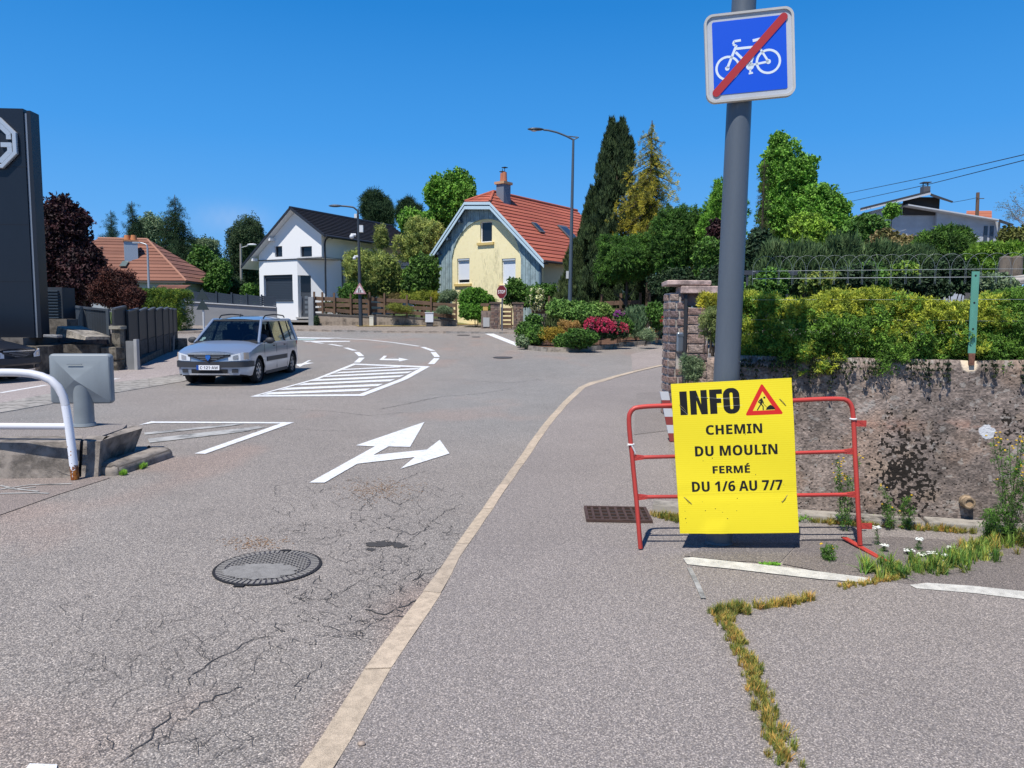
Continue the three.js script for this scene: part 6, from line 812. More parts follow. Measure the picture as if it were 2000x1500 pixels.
{
  const D = 36, b = at(1112, 640, D), y0 = H(D) + 0.1, h = at(1116, 273, D).y - y0, t = lampPost('tall slim street lamp with curved arm left of the dark conifer', V(b.x, y0, -D), h, 0, 0, 0, { r0: 0.115, r1: 0.055 }), L = (px, py) => at(px, py, D).sub(t.position); t.rotation.z = -0.008;
  part('arm', [tube([V(0, h, 0), L(1103, 266), L(1085, 259), L(1068, 255), L(1058, 254)], 0.045, 8), rod(V(0, h, 0), L(1127, 268), 0.03, 6), rod(L(1127, 268), L(1105, 266), 0.028, 6)], darkPole, t); const c = L(1043, 253); part('luminaire', new THREE.SphereGeometry(0.4, 16, 8).scale(1, 0.18, 0.42).translate(c.x, c.y, c.z), mat([0.08, 0.09, 0.10], 0.35, { metalness: 0.4 }), t); part('lens', new THREE.CylinderGeometry(0.13, 0.13, 0.02, 16).translate(c.x - 0.08, c.y - 0.072, c.z), mat([0.5, 0.5, 0.45], 0.3), t); const bx = L(1107, 537); part('control_box', box(0.12, 0.36, 0.14, bx.x, bx.y, bx.z + 0.05), mat([0.5, 0.51, 0.5], 0.6), t); part('collar', cyl(0.15, 0.12, 0.5, 0, 0, 0, 14), darkPole, t);
}
{
  const D = 45.6, b = at(705, 640, D), t = lampPost('dark pole with cameras and a warning triangle by the timber fence', V(b.x, H(D) + 0.1, -D), 0, 0, 0, 0, { r0: 0.001, r1: 0.001 }), L = (px, py) => at(px, py, D).sub(t.position), top = L(699, 412); const pm = mat([0.035, 0.043, 0.055], 0.5); t.children[0].material = pm; t.children[0].geometry = rod(V(0, 0, 0), top, 0.13, 14, 0.06);
  part('arm', tube([top, L(690, 405), L(676, 403), L(662, 402)], 0.05, 8), pm, t); part('luminaire', new THREE.SphereGeometry(0.42, 14, 8).scale(1, 0.2, 0.4).translate(...L(655, 402).toArray()), darkPole, t);
  const wm = mat([0.62, 0.64, 0.66], 0.5); for (const [px, py, w, h] of [[695, 422, 0.16, 0.24], [706, 447, 0.22, 0.42]]) { const p = L(px, py); part('equipment_box', box(w, h, 0.18, p.x, p.y, p.z + 0.02), wm, t); } for (const [px, py, s] of [[691, 461, 1.1], [696, 503, 0.8]]) { const p = L(px, py); part('camera', [rod(p.clone().add(V(-0.14 * s, 0.05, 0.1)), p.clone().add(V(0.12, 0.06, 0)), 0.085 * s, 10), new THREE.SphereGeometry(0.13 * s, 12, 8).translate(p.x - 0.1, p.y - 0.05, p.z + 0.1)], wm, t); }
  const tri = (r) => new THREE.CylinderGeometry(r, r, 0.03, 3).rotateX(-Math.PI / 2), s = L(704, 567); const sg = new THREE.Group(); sg.name = 'warning_triangle'; sg.position.set(s.x, s.y, s.z + 0.22); t.add(sg); part('border', tri(0.46), mat([0.42, 0.23, 0.24], 0.6), sg); part('field', tri(0.3).translate(0, 0, 0.004), mat([0.62, 0.61, 0.62], 0.6), sg); part('pictogram', [box(0.06, 0.2, 0.006, -0.05, -0.03, 0.024), box(0.05, 0.15, 0.006, 0.06, -0.06, 0.024), new THREE.CircleGeometry(0.04, 8).translate(-0.04, 0.1, 0.024)], ironDark, sg); part('clamp', box(0.2, 0.05, 0.12, 0, 0.05, -0.07), galv, sg);
}
{
  const D = 38, b = G(398.5, 660), t = thing('yield_sign_back', 'pale post with two dark triangular sign backs behind the silver car', 'road sign', V(at(398.5, 650, D).x, H(D) + 0.02, -D)), h = at(398, 570, D).y - H(D); part('post', cyl(0.05, 0.05, h, 0, 0, 0, 10), mat([0.5, 0.53, 0.56], 0.5), t);
  for (const [py, s] of [[598, 1], [578, -1]]) { const y = at(398, py, D).y - H(D), r = 0.38; part('sign_back', new THREE.CylinderGeometry(r, r, 0.03, 3).rotateX(-Math.PI / 2).translate(0, y - 0.02, 0.075), mat([0.02, 0.035, 0.04], 0.6), t); }
}
{ const D = 50, b = at(291, 570, D), t = lampPost('thin grey street lamp in front of the red-roofed house on the left', V(b.x, 1.1, -D), 0, 0, 0, 0, { r0: 0.001, r1: 0.001, mat: galv }), L = (px, py) => at(px, py, D).sub(t.position), top = L(288, 484); t.children[0].geometry = rod(V(0, 0, 0), top, 0.1, 10, 0.06); part('arm', tube([top, L(286, 478), L(278, 475), L(270, 474)], 0.05, 6), galv, t); part('luminaire', box(0.5, 0.1, 0.2, ...L(267, 474).toArray()), galv, t); }
{ const D = 72, b = at(471, 560, D), t = lampPost('concrete pole with white lamp arm left of the white house', V(b.x, 1.9, -D), 0, 0, 0, 0, { r0: 0.001, r1: 0.001, mat: galv }), L = (px, py) => at(px, py, D).sub(t.position), top = L(470, 476); const cm = mat([0.30, 0.28, 0.25], 0.9); t.children[0].material = cm; t.children[0].geometry = rod(V(0, 0, 0), top, 0.16, 8, 0.1); part('arm', rod(top.clone().add(V(0, -0.4, 0)), L(488, 479), 0.05, 6), galv, t); part('luminaire', new THREE.SphereGeometry(0.4, 12, 6).scale(1.2, 0.3, 0.5).translate(...L(492, 478).toArray()), mat([0.6, 0.61, 0.62], 0.5), t); }
// ---------- red-roofed house on the left ----------
{
  const D = 56, a = at(150, 552, D), b = at(364, 549, D), rl = at(192, 466, D + 4), rrp = at(288, 468, D + 4), t = thing('red_roof_house', 'low house with brown-red tiled hip roof and chimney on the left', 'house', V(a.x, 1.1, -D)), q = (p, dz) => V(p.x - a.x, p.y - 1.1, dz); const w = b.x - a.x, eave = b.y - 1.1;
  part('wall', box(w - 1.2, eave + 0.1, 7, w / 2, eave / 2, -4.2), mat([0.52, 0.54, 0.57], 0.9, { map: SOFTGRAIN }), t); const tile = [[0.235, 0.10, 0.065], [0.265, 0.115, 0.075], [0.21, 0.088, 0.058]].map((c) => mat(c, 0.85, { map: GRAIN })), A = V(-4, eave, 0), B = V(w, eave, 0), R0 = q(rl, -4), R1 = q(rrp, -4), A2 = V(-4, eave, -8), B2 = V(w, eave, -8), roof = new THREE.Group(); roof.name = 'roof'; t.add(roof);
  tiledPlane(roof, A, B, R1, R0, 13, tile, 0.03); tiledPlane(roof, A2, B2, R1, R0, 8, tile, 0.03); tiledPlane(roof, B, B2, R1, R1.clone().setZ(-4.02), 10, tile, 0.03); tiledPlane(roof, A, A2, R0, R0.clone().setZ(-4.02), 10, tile, 0.03); part('ridge_tile', [rod(R0, R1, 0.12, 8), rod(R1, B, 0.1, 8)], mat([0.33, 0.16, 0.105], 0.8), roof); part('soffit', box(w + 4, 0.12, 8, w / 2 - 2, eave - 0.06, -4), mat([0.12, 0.1, 0.09], 0.8), roof);
  const c = at(248, 490, D + 1.6), cx = c.x - a.x, g = new THREE.Group(); g.name = 'chimney'; roof.add(g); const cy = eave + 1.7, ct = at(248, 471, D + 1.6).y - 1.1; part('stack', box(0.95, ct - cy + 0.6, 0.9, cx, (ct + cy - 0.6) / 2, -2.2, 0.5), mat([0.34, 0.40, 0.47], 0.5, { metalness: 0.2 }), g); part('crown', box(1.1, 0.12, 1.05, cx, ct + 0.06, -2.2, 0.5), mat([0.42, 0.2, 0.1], 0.8), g); for (const s of [-1, 1]) part('pot', cyl(0.24, 0.2, 0.4, cx + s * 0.26, ct + 0.12, -2.2, 10), mat([0.5, 0.2, 0.08], 0.8), g);
  const s = q(at(239, 518, D + 1.0), 0), sw = part('roof_window', box(0.5, 0.7, 0.05, 0, 0, 0), mat([0.12, 0.15, 0.14], 0.2), roof); sw.position.set(s.x, s.y + 0.14, -1.28); sw.rotation.x = -0.9;
  const an = thing('annexe_house', 'small annexe with red tiled lean-to roof behind the clipped hedge', 'house', V(at(330, 570, 53).x, 1.1, -53)); const y1 = at(330, 556, 53).y - 1.1, y2 = at(330, 570, 53).y - 1.1, x0 = at(312, 560, 53).x - an.position.x, x1 = at(364, 560, 53).x - an.position.x; tiledPlane(an, V(x0, y2, 1.0), V(x1, y2, 1.0), V(x1, y1, -0.8), V(x0 - 0.4, y1, -0.8), 4, tile, 0.03); part('wall', box(x1 - x0 - 0.2, y2, 0.4, (x0 + x1) / 2, y2 / 2 - 0.02, -0.2), mat([0.55, 0.55, 0.53], 0.9), an);
}
// ---------- modern house on the right ----------
{
  const D = 46, t = thing('hill_house', 'pale modern house with dark mono-pitch roofs above the right hedge', 'house', V(at(1700, 500, D).x, 2.2, -D)), q = (px, py, dd = 0) => at(px, py, D + dd).sub(t.position), wm = mat([0.50, 0.53, 0.58], 0.9, { map: SOFTGRAIN }), dk = mat([0.045, 0.045, 0.05], 0.6), pale = mat([0.50, 0.52, 0.55], 0.6), wd = mat([0.03, 0.025, 0.024], 0.7);
  const wallPts = [[1702, 480], [1840, 480], [1832, 398], [1790, 390], [1702, 412]].map(([a, b]) => { const p = q(a, b, 0.8); return [p.x, p.y]; }); wallPts[0][1] = wallPts[1][1] = 0; part('upper_wall', wallWithHoles(wallPts, [], 5).translate(0, 0, -0.8), wm, t);
  const f = (a, b, c, d, dz0, dz1, th, m, n) => part(n, slab(q(a, b, dz0), q(c, d, dz0), q(c, d, dz1), q(a, b, dz1), th, V(0, 1, 0)), m, t);
  f(1680, 412, 1817, 377.5, 0, 6, 0.18, dk, 'roof_slab'); part('roof_edge', slab(q(1680, 410.5, -0.03), q(1817, 376, -0.03), q(1817, 380, -0.03), q(1680, 413, -0.03), 0.06, V(0, 0, 1)), pale, t);
  part('overhang', hexa([q(1817, 377), q(1862, 393), q(1860, 396.5), q(1817, 383), q(1817, 377, 5), q(1862, 393, 3), q(1860, 396.5, 3), q(1817, 383, 5)]), dk, t); part('clerestory', box(2.2, 1.1, 0.2, q(1812, 400).x, q(1812, 396).y - 0.1, -0.75), wd, t);
  part('lower_roof', slab(q(1774, 401), q(1954, 431), q(1954, 428.5), q(1774, 398.5), 3.5, V(0, 0, -1)), pale, t); part('lower_overhang', hexa([q(1952, 428), q(1981, 438), q(1976, 442), q(1950, 434), q(1952, 428, 4), q(1981, 438, 3), q(1976, 442, 3), q(1950, 434, 4)]), dk, t);
  const lw = [[1830, 480], [1954, 480], [1954, 434], [1830, 412]].map(([a, b]) => { const p = q(a, b, 0.5); return [p.x, p.y]; }); lw[0][1] = lw[1][1] = 0; part('lower_wall', wallWithHoles(lw, [], 3).translate(0, 0, -0.5), wm, t); for (const px of [1934, 1946]) { const p = q(px, 462); part('window', box(0.22, 1.4, 0.06, p.x, p.y, -0.48), mat([0.05, 0.06, 0.08], 0.2), t); } part('brace', rod(q(1955, 453), q(1974, 443), 0.05, 6), dk, t);
  const ch = q(1807, 371, 1.5); part('chimney', [box(0.42, 0.5, 0.42, ch.x, ch.y - 0.05, ch.z), box(0.05, 0.3, 0.05, ch.x - 0.15, ch.y + 0.3, ch.z), box(0.05, 0.3, 0.05, ch.x + 0.15, ch.y + 0.3, ch.z), box(0.5, 0.05, 0.5, ch.x, ch.y + 0.45, ch.z)], mat([0.10, 0.10, 0.11], 0.6), t);
  const rh = thing('far_red_roof_house', 'small orange-red roof showing over the hedge beside the wooden pole', 'house', V(at(1905, 480, 70).x, 2.6, -70)), Q = (a, b, z = 0) => at(a, b, 70 + z).sub(rh.position); tiledPlane(rh, Q(1885, 427), Q(1937, 427), Q(1937, 412, 3), Q(1888, 412, 3), 5, mat([0.45, 0.16, 0.085], 0.8), 0.03); part('wall', box(2.4, Q(1900, 427).y, 2.5, 0.3, Q(1900, 427).y / 2, -1.4), wm, rh);
  const wp = at(1909, 480, 52), p = thing('wooden_pole', 'weathered wooden utility pole behind the right hedge', 'utility pole', V(wp.x, 2.1, -52)); part('pole', rod(V(0, 0, 0), at(1910, 376, 52).sub(p.position), 0.14, 10, 0.11), grainy([0.16, 0.10, 0.07], 0.95, ROUGHGRAIN), p); part('insulator', rod(V(-0.25, at(1910, 388, 52).y - 2.1, 0.1), V(0.2, at(1910, 388, 52).y - 2.1, 0.1), 0.03, 6), mat([0.1, 0.1, 0.1], 0.6), p);
}
{ const wm = mat([0.02, 0.02, 0.024], 0.7); for (const [pts, l] of [[[[1560, 402, 62], [1620, 385, 55], [1800, 348, 36], [2000, 302, 26], [2300, 228, 19]], 'upper overhead cable crossing the sky at the right'], [[[1560, 418, 62], [1650, 396, 52], [1805, 362, 36], [2000, 313, 26], [2300, 238, 19]], 'lower overhead cable crossing the sky at the right'], [[[1862, 395, 50], [1885, 391, 51], [1909, 386, 51.9]], 'short thin cable between the hill house and the wooden pole']]) single('overhead_cable', tube(pts.map((p) => at(...p)), 0.016, 5, 60), wm, l, 'cable'); }
// ---------- flower bed at the corner ----------
{
  const edge = pxs([1008, 664], [1012, 675], [1030, 683], [1060, 687], [1110, 688], [1170, 684], [1220, 677], [1300, 670], [1380, 664]), inner = edge.map(([x, d], i) => [x + (i < 2 ? 0.16 : 0), d + (i < 2 ? 0 : 0.17)]), bedB = pxs([1380, 652], [1200, 650], [1020, 656]);
  const bed = struct('flower_bed', worldUV(drape([...inner, ...bedB], 0.14, 0.8), 1), grainy([0.13, 0.065, 0.035], 1, ROUGHGRAIN)); kerbStones(bed, edge, inner, 1.3, 0.17, 0.2, [grainy([0.36, 0.31, 0.25], 0.95, ROUGHGRAIN), grainy([0.31, 0.28, 0.24], 0.95, ROUGHGRAIN)]);
  const sh = (name, l, px, py, d, rx, ry, n, s, pal, o = {}) => { const c = at(px, py, d); return shrub(name, l, c, rx * d / FPX, ry * d / FPX, rx * d / FPX * 0.8, n, s, pal, { base: H(d) + 0.14, lobes: 7, rag: true, ...o }); };
  sh('green_shrub', 'dark green shrub at the left tip of the flower bed', 1034, 644, 30.5, 32, 36, 560, 0.2, P_GREEN); sh('green_shrub', 'low green shrub between the yellow shrub and the bed tip', 1048, 655, 29.6, 22, 22, 300, 0.18, P_GREEN); sh('yellow_shrub', 'ochre yellow low shrub in the flower bed', 1072, 656, 29.4, 24, 17, 380, 0.15, [[0.18, 0.14, 0.02], [0.33, 0.24, 0.03], [0.46, 0.34, 0.06]], { geos: C_FINE }); sh('orange_shrub', 'orange-tinged spirea shrub behind the yellow shrub', 1112, 642, 31, 26, 14, 380, 0.14, [[0.16, 0.12, 0.03], [0.36, 0.22, 0.07], [0.5, 0.33, 0.14]], { geos: C_FINE });
  sh('green_shrub', 'glossy dark green shrub spilling over the bed kerb', 1132, 666, 28.2, 50, 21, 800, 0.2, [[0.03, 0.075, 0.012], [0.055, 0.13, 0.02], [0.09, 0.19, 0.03]]); sh('bright_shrub', 'tall light green shrub behind the orange shrub', 1118, 616, 33.5, 56, 30, 820, 0.24, [[0.07, 0.15, 0.03], [0.12, 0.23, 0.05], [0.2, 0.33, 0.08]]); sh('bright_shrub', 'light green shrub behind the pink rhododendron', 1172, 610, 34.5, 36, 24, 520, 0.24, [[0.08, 0.15, 0.03], [0.14, 0.24, 0.05], [0.24, 0.33, 0.09]]);
  sh('grass_clump', 'blue-green feathery grass clump in the flower bed', 1242, 622, 32.5, 30, 28, 420, 0.3, [[0.05, 0.10, 0.05], [0.09, 0.16, 0.08], [0.15, 0.23, 0.12]], { geos: C_UP, upright: true, cat: 'ornamental grass' }); sh('green_shrub', 'fresh green shrub at the right end of the flower bed', 1284, 612, 32, 28, 30, 460, 0.22, P_GREEN);
  sh('green_shrub', 'small pale green shrub at the front edge of the flower bed', 1020, 668, 29.3, 14, 12, 160, 0.16, P_PALE); sh('green_shrub', 'low bushy shrub between the orange shrub and the kerb', 1098, 668, 28.6, 20, 12, 240, 0.15, P_GREEN); sh('green_shrub', 'leafy shrub between the two pink shrubs and the grass', 1222, 640, 31, 20, 18, 260, 0.18, P_GREEN); sh('green_shrub', 'grey-green perennial in front of the fresh green shrub', 1262, 654, 30, 18, 12, 200, 0.15, P_PALE, { geos: C_FINE });
  const flowers = (name, l, px, py, d, rx, ry, n, cols, size, leafPal, ln) => { const t = sh(name, l, px, py, d, rx, ry, ln, 0.18, leafPal, { cat: 'flowering shrub' }), c = at(px, py, d).sub(t.position), k = d / FPX, pts = []; for (let i = 0; i < n; i++) { const a = rr(0, 6.28), e = rr(-0.25, 1), s = Math.sqrt(1 - e * e * 0.7); pts.push([V(c.x + Math.cos(a) * rx * k * s, c.y + e * ry * k, c.z + Math.sin(a) * rx * k * 0.8 * s), size, rnd()]); } scatter('blossom', t, pts, C_BROAD, PETAL, cols, { gain: 1.0 }); };
  flowers('rhododendron', 'pink flowering rhododendron in the middle of the flower bed', 1170, 642, 29.5, 28, 20, 130, [[0.42, 0.02, 0.07], [0.62, 0.05, 0.14], [0.72, 0.12, 0.25]], 0.13, P_DARK, 380); flowers('rhododendron', 'right-hand pink flowering shrub beside the feathery grass', 1206, 646, 29.8, 20, 15, 60, [[0.42, 0.03, 0.06], [0.6, 0.06, 0.13], [0.7, 0.15, 0.25]], 0.12, P_DARK, 260);
  flowers('purple_flower', 'small magenta flowers above the pink shrub', 1210, 616, 31.5, 10, 6, 40, [[0.3, 0.03, 0.3], [0.42, 0.06, 0.42], [0.5, 0.1, 0.5]], 0.11, P_GREEN, 40); flowers('red_flower', 'red flowers beside the gate pillar', 1303, 628, 29, 10, 8, 50, [[0.45, 0.02, 0.03], [0.6, 0.03, 0.06], [0.7, 0.06, 0.1]], 0.11, P_GREEN, 50);
  { const t = thing('bedding_flowers', 'mixed red, yellow and white bedding flowers along the kerb of the flower bed', 'flowers', V(0, 0, 0)); t.userData.kind = 'stuff'; const lv = [], a = [], b = [], c = []; for (let i = 0; i < 420; i++) { const px = rr(1195, 1320), p = G(px, rr(661, 668 - (px - 1195) * 0.02)), h = rr(0.16, 0.5); lv.push([V(p.x, p.y + 0.14 + h * 0.5, p.z), 0.14, rnd()]); if (i % 3 === 0) { const q = [V(p.x, p.y + 0.14 + h, p.z), 0.085, rnd()], n = vnoise(px * 0.09, 3, 7); (n < 0.4 ? a : n < 0.68 ? b : c).push(q); } } scatter('leaf', t, lv, C_FINE, LEAF, P_PALE); scatter('blossom', t, a, C_BROAD, PETAL, [[0.5, 0.06, 0.03], [0.65, 0.2, 0.1], [0.7, 0.3, 0.2]]); scatter('blossom', t, b, C_BROAD, PETAL, [[0.62, 0.45, 0.03], [0.7, 0.55, 0.05], [0.75, 0.62, 0.2]]); scatter('blossom', t, c, C_BROAD, PETAL, [[0.6, 0.6, 0.6], [0.72, 0.72, 0.72], [0.75, 0.6, 0.6]]); }
}
// ---------- trees and shrubs, left to right ----------
const gh = (d) => d > 48.6 ? lerp(1.1, 1.95, clamp((d - 48.6) / 6, 0, 1)) + Math.max(0, d - 60) * 0.02 : H(d);
const bt = (label, px, py, d, rx, ry, n, size, pal, o = {}) => { const c = at(px, py, d), k = d / FPX; return broadTree(label, V(c.x, o.ground ?? gh(d) - 0.05, c.z), c.x, c.y, c.z, rx * k, ry * k, rx * k * (o.deep ?? 0.85), n, size, pal, o); };
const cf = (label, px, pyTop, d, r, n, size, pal, o = {}) => { const t = at(px, pyTop, d), g = o.ground ?? gh(d) - 0.05; return conifer(label, V(t.x, g, t.z), t.y - g, r * d / FPX, n, size, pal, o); };
const sb = (name, label, px, py, d, rx, ry, n, size, pal, o = {}) => { const c = at(px, py, d), k = d / FPX; return shrub(name, label, c, rx * k, ry * k, rx * k * (o.deep ?? 0.8), n, size, pal, { base: gh(d) - 0.05, ...o }); };
bt('dark purple-leaved plum tree beside the totem sign', 112, 505, 31, 66, 118, 3000, 0.30, P_PLUM, { name: 'plum_tree', lobes: 34, ground: 0.5 });
bt('lower dark purple plum tree behind the red shrub', 165, 545, 30, 45, 62, 1300, 0.28, P_PLUM, { name: 'plum_tree', lobes: 20, ground: 0.5 });
sb('maple_shrub', 'rust-red maple shrub behind the stepped street fence', 222, 565, 28.5, 45, 42, 1500, 0.22, P_RUST, { base: 0.4, geos: C_FINE, lobes: 20 });
sb('maple_shrub', 'low dark red shrub right of the rust-red maple', 256, 585, 27.5, 22, 24, 500, 0.2, P_RUST, { base: 0.4, geos: C_FINE });
{ const D = 40, a = at(266, 600, D), b = at(364, 600, D), w = b.x - a.x, h = at(300, 569, D).y - H(D), t = thing('clipped_hedge', 'clipped green hedge beyond the stepped street fence', 'hedge', V((a.x + b.x) / 2, H(D), -D)); part('stem', [cyl(0.08, 0.04, h * 0.8, -w * 0.2), cyl(0.08, 0.04, h * 0.8, w * 0.2)], barkMat, t); scatter('foliage', t, boxFoliage(w, h, 1.8, 2600, 0.2, 0.2), C_FINE, LEAF, P_HEDGE); }
cf('small blue-green spruce, leftmost of the far conifers', 216, 404, 82, 62, 0, 0.62, P_BLUE, { dense: 2.6, from: 0.25, rows: 26, droop: 0.1, pow: 1.05, wild: 0.5 }); cf('tall dark spruce, second of the far conifers', 257, 386, 80, 72, 0, 0.7, P_DARK, { dense: 2.8, from: 0.2, rows: 30, pow: 1.0, wild: 0.55 }); cf('broad dark spruce, rightmost and tallest of the far conifers', 341, 373, 76, 92, 0, 0.75, P_DARK, { dense: 2.8, from: 0.15, rows: 32, droop: 0.3, pow: 1.0, wild: 0.55, boughs: 14 });
bt('pale thin-leaved tree between the two dark spruces', 297, 455, 90, 30, 48, 500, 0.7, P_PALE, { lobes: 10, geos: C_FINE });
bt('mid green bush right of the red-roofed house', 392, 530, 66, 36, 48, 900, 0.5, P_GREEN); bt('dark green bush in front of the far lawn', 425, 548, 60, 34, 34, 700, 0.42, P_GREEN); bt('pale willow-like tree behind the green bushes', 400, 495, 80, 36, 32, 500, 0.6, P_PALE, { geos: C_FINE }); bt('tall dark birch-like tree left of the white house', 480, 502, 88, 38, 84, 2400, 0.55, [[0.02, 0.045, 0.018], [0.04, 0.075, 0.03], [0.07, 0.11, 0.045]], { lobes: 24, geos: C_FINE }); bt('small dark shrub tree under the birch-like tree', 455, 560, 62, 24, 28, 500, 0.4, P_DARK); bt('green shrub at the left wall of the white house', 490, 570, 58, 16, 18, 260, 0.36, P_GREEN);
bt('dark rounded pine behind the black roof', 741, 412, 96, 38, 44, 1800, 0.75, P_DARK, { geos: C_NEEDLE, mat: NEEDLE, lobes: 18 }); bt('smaller dark pine right of the black roof', 800, 418, 92, 24, 38, 1000, 0.7, P_DARK, { geos: C_NEEDLE, mat: NEEDLE, lobes: 12 });
bt('bright green round tree behind the cream house', 882, 402, 64, 56, 62, 3400, 0.44, P_BRIGHT, { lobes: 30 }); bt('lower bright green tree left of the cream house roof', 815, 440, 62, 38, 34, 900, 0.5, P_BRIGHT, { lobes: 16 });
bt('yellow-green bamboo thicket left of the cream house', 828, 482, 53, 48, 56, 2600, 0.38, P_BAMBOO, { gain: 1.75, rag: true, geos: C_LONG, name: 'bamboo', lobes: 26 }); bt('olive-green bamboo in front of the white side wall', 724, 535, 49.5, 52, 52, 2800, 0.36, P_BAMBOO, { gain: 1.75, rag: true, geos: C_LONG, name: 'bamboo', lobes: 26 }); bt('thin bamboo shoot rising over the black roof edge', 745, 465, 50.5, 13, 26, 180, 0.36, P_BAMBOO, { geos: C_LONG, name: 'bamboo' }); bt('green laurel bush touching the cream house cladding', 822, 545, 48.8, 40, 48, 1700, 0.36, [[0.025, 0.06, 0.012], [0.06, 0.13, 0.02], [0.12, 0.22, 0.035]], { name: 'laurel_bush', cat: 'bush', lobes: 22 }); bt('olive bush filling between bamboo and laurel', 768, 545, 49.2, 36, 40, 1000, 0.36, [[0.04, 0.07, 0.015], [0.1, 0.14, 0.03], [0.22, 0.26, 0.06]], { name: 'laurel_bush', cat: 'bush' }); bt('dark green bush at the foot of the bamboo', 690, 575, 48, 26, 24, 500, 0.3, P_GREEN, { name: 'laurel_bush', cat: 'bush' });
sb('heather_hedge', 'yellow-green low hedge behind the timber fence', 812, 583, 47.8, 44, 15, 900, 0.24, [[0.10, 0.13, 0.02], [0.2, 0.24, 0.03], [0.32, 0.34, 0.05]], { geos: C_FINE, deep: 0.4 }); sb('heather_hedge', 'brownish low hedge left of the yellow-green hedge', 765, 587, 47.8, 26, 14, 420, 0.22, [[0.07, 0.06, 0.02], [0.14, 0.11, 0.04], [0.2, 0.17, 0.06]], { geos: C_FINE, deep: 0.5 }); sb('heather_hedge', 'dark low hedge behind the first timber fence', 668, 602, 47.6, 50, 13, 700, 0.24, [[0.03, 0.04, 0.015], [0.06, 0.07, 0.02], [0.1, 0.12, 0.03]], { geos: C_FINE, deep: 0.25 }); sb('silver_shrub', 'silvery pale shrub left of the round green bush', 878, 580, 47.2, 22, 14, 360, 0.22, P_PALE, { geos: C_FINE, deep: 0.6 }); sb('golden_shrub', 'small golden shrub behind the timber fence', 852, 580, 47.5, 10, 10, 130, 0.2, P_YELLOW, { geos: C_LONG });
sb('round_bush', 'bright green clipped round bush left of the stop sign', 930, 584, 46.0, 39, 25, 1700, 0.2, [[0.04, 0.12, 0.012], [0.08, 0.2, 0.02], [0.13, 0.28, 0.03]], { lobes: 20, extra: [[at(918, 608, 45.4), 0.8, 0.58, 0.6, 700], [at(938, 612, 45.2), 0.95, 0.55, 0.6, 800]] }); 
sb('variegated_shrub', 'pale variegated shrub growing through the timber fence', 868, 606, 46.2, 18, 9, 200, 0.17, P_PALE, { geos: C_FINE }); sb('fence_shrub', 'yellowish shrub growing through the long timber fence', 785, 602, 46.3, 30, 9, 260, 0.17, [[0.06, 0.09, 0.015], [0.14, 0.17, 0.03], [0.25, 0.27, 0.05]], { geos: C_FINE }); sb('wall_plant', 'dark climbing plant on the grey gate post', 618, 626, 46.2, 4, 11, 60, 0.15, P_DARK);
sb('rose_bush', 'dark green rose bush in front of the right cream window', 1010, 572, 44.6, 30, 30, 700, 0.22, P_GREEN, {}); sb('elder_bush', 'elder bush with white blossom beside the rubble pillar', 1058, 580, 42.6, 30, 36, 700, 0.24, P_GREEN);
{ const c = at(1048, 584, 41.6), t = thing('white_blossom_shrub', 'cream-white blossoming shrub in front of the elder bush', 'flowering shrub', V(c.x, H(41.6), c.z)); trunk(t, V(0, 0, 0), V(0, c.y - H(41.6), 0), 0.05, 4, 0.4); const q = V(0, c.y - H(41.6), 0); scatter('foliage', t, crownPts(q, 0.62, 0.75, 0.5, 220, 0.2), C_BROAD, LEAF, P_GREEN); scatter('blossom', t, crownPts(q.clone().add(V(0, 0, 0.15)), 0.62, 0.75, 0.5, 150, 0.16), C_BROAD, PETAL, [[0.45, 0.45, 0.25], [0.6, 0.6, 0.4], [0.7, 0.7, 0.52]]); }
// dark columnar cypress and golden cypress behind the flower bed
{ const D = 42, col = (label, px, top, bottom, r, n, pal, ground) => { const b = at(px, bottom, D), tt = at(px, top, D), h = tt.y - H(D), t = thing('cypress_tree', label, 'tree', V(b.x, H(D) - 0.05, -D)); trunk(t, V(0, 0, 0), V(0, h * 0.9, 0), 0.16, 0, 0.1); const pts = []; const R = r * D / FPX, pl = []; const NP = 62; for (let i = 0; i < NP; i++) { const f = (i + rnd()) / NP, a = i * 2.4 + rr(-.5, .5), prof = Math.pow(1 - f, 0.62), k = R * prof * rr(0.5, 1.02); pl.push([V(Math.cos(a) * k, h * (0.05 + f * 0.87), Math.sin(a) * k), R * lerp(0.30, 0.12, f) * rr(0.7, 1.25), h * rr(0.07, 0.14)]); } pl.push([V(-R * 0.2, h * 0.86, 0), R * 0.12, h * 0.08]); for (const [p, w, hh] of pl) for (let k = 0; k < n; k++) { const u = Math.pow(rnd(), 0.7), a = rr(0, 6.28), rad = w * Math.pow(1 - u, 0.6) * rr(0.6, 1.05); pts.push([V(p.x + Math.cos(a) * rad, p.y + (u - 0.35) * hh * 1.5, p.z + Math.sin(a) * rad), 0.26, rnd()]); } scatter('foliage', t, pts, C_UP, NEEDLE, pal, { upright: true, tall: 1.3 }); };
  col('tall dark green cypress with twin tips beside the street lamp', 1200, 238, 600, 100, 64, [[0.016, 0.032, 0.014], [0.032, 0.058, 0.022], [0.055, 0.085, 0.032]]); col('lower dark cypress leaning against the tall twin-tipped one', 1164, 370, 600, 84, 54, [[0.018, 0.036, 0.014], [0.036, 0.064, 0.022], [0.065, 0.1, 0.035]]); col('low brownish cypress behind the street lamp foot', 1128, 470, 600, 62, 40, [[0.03, 0.045, 0.016], [0.05, 0.075, 0.025], [0.08, 0.11, 0.04]]); }
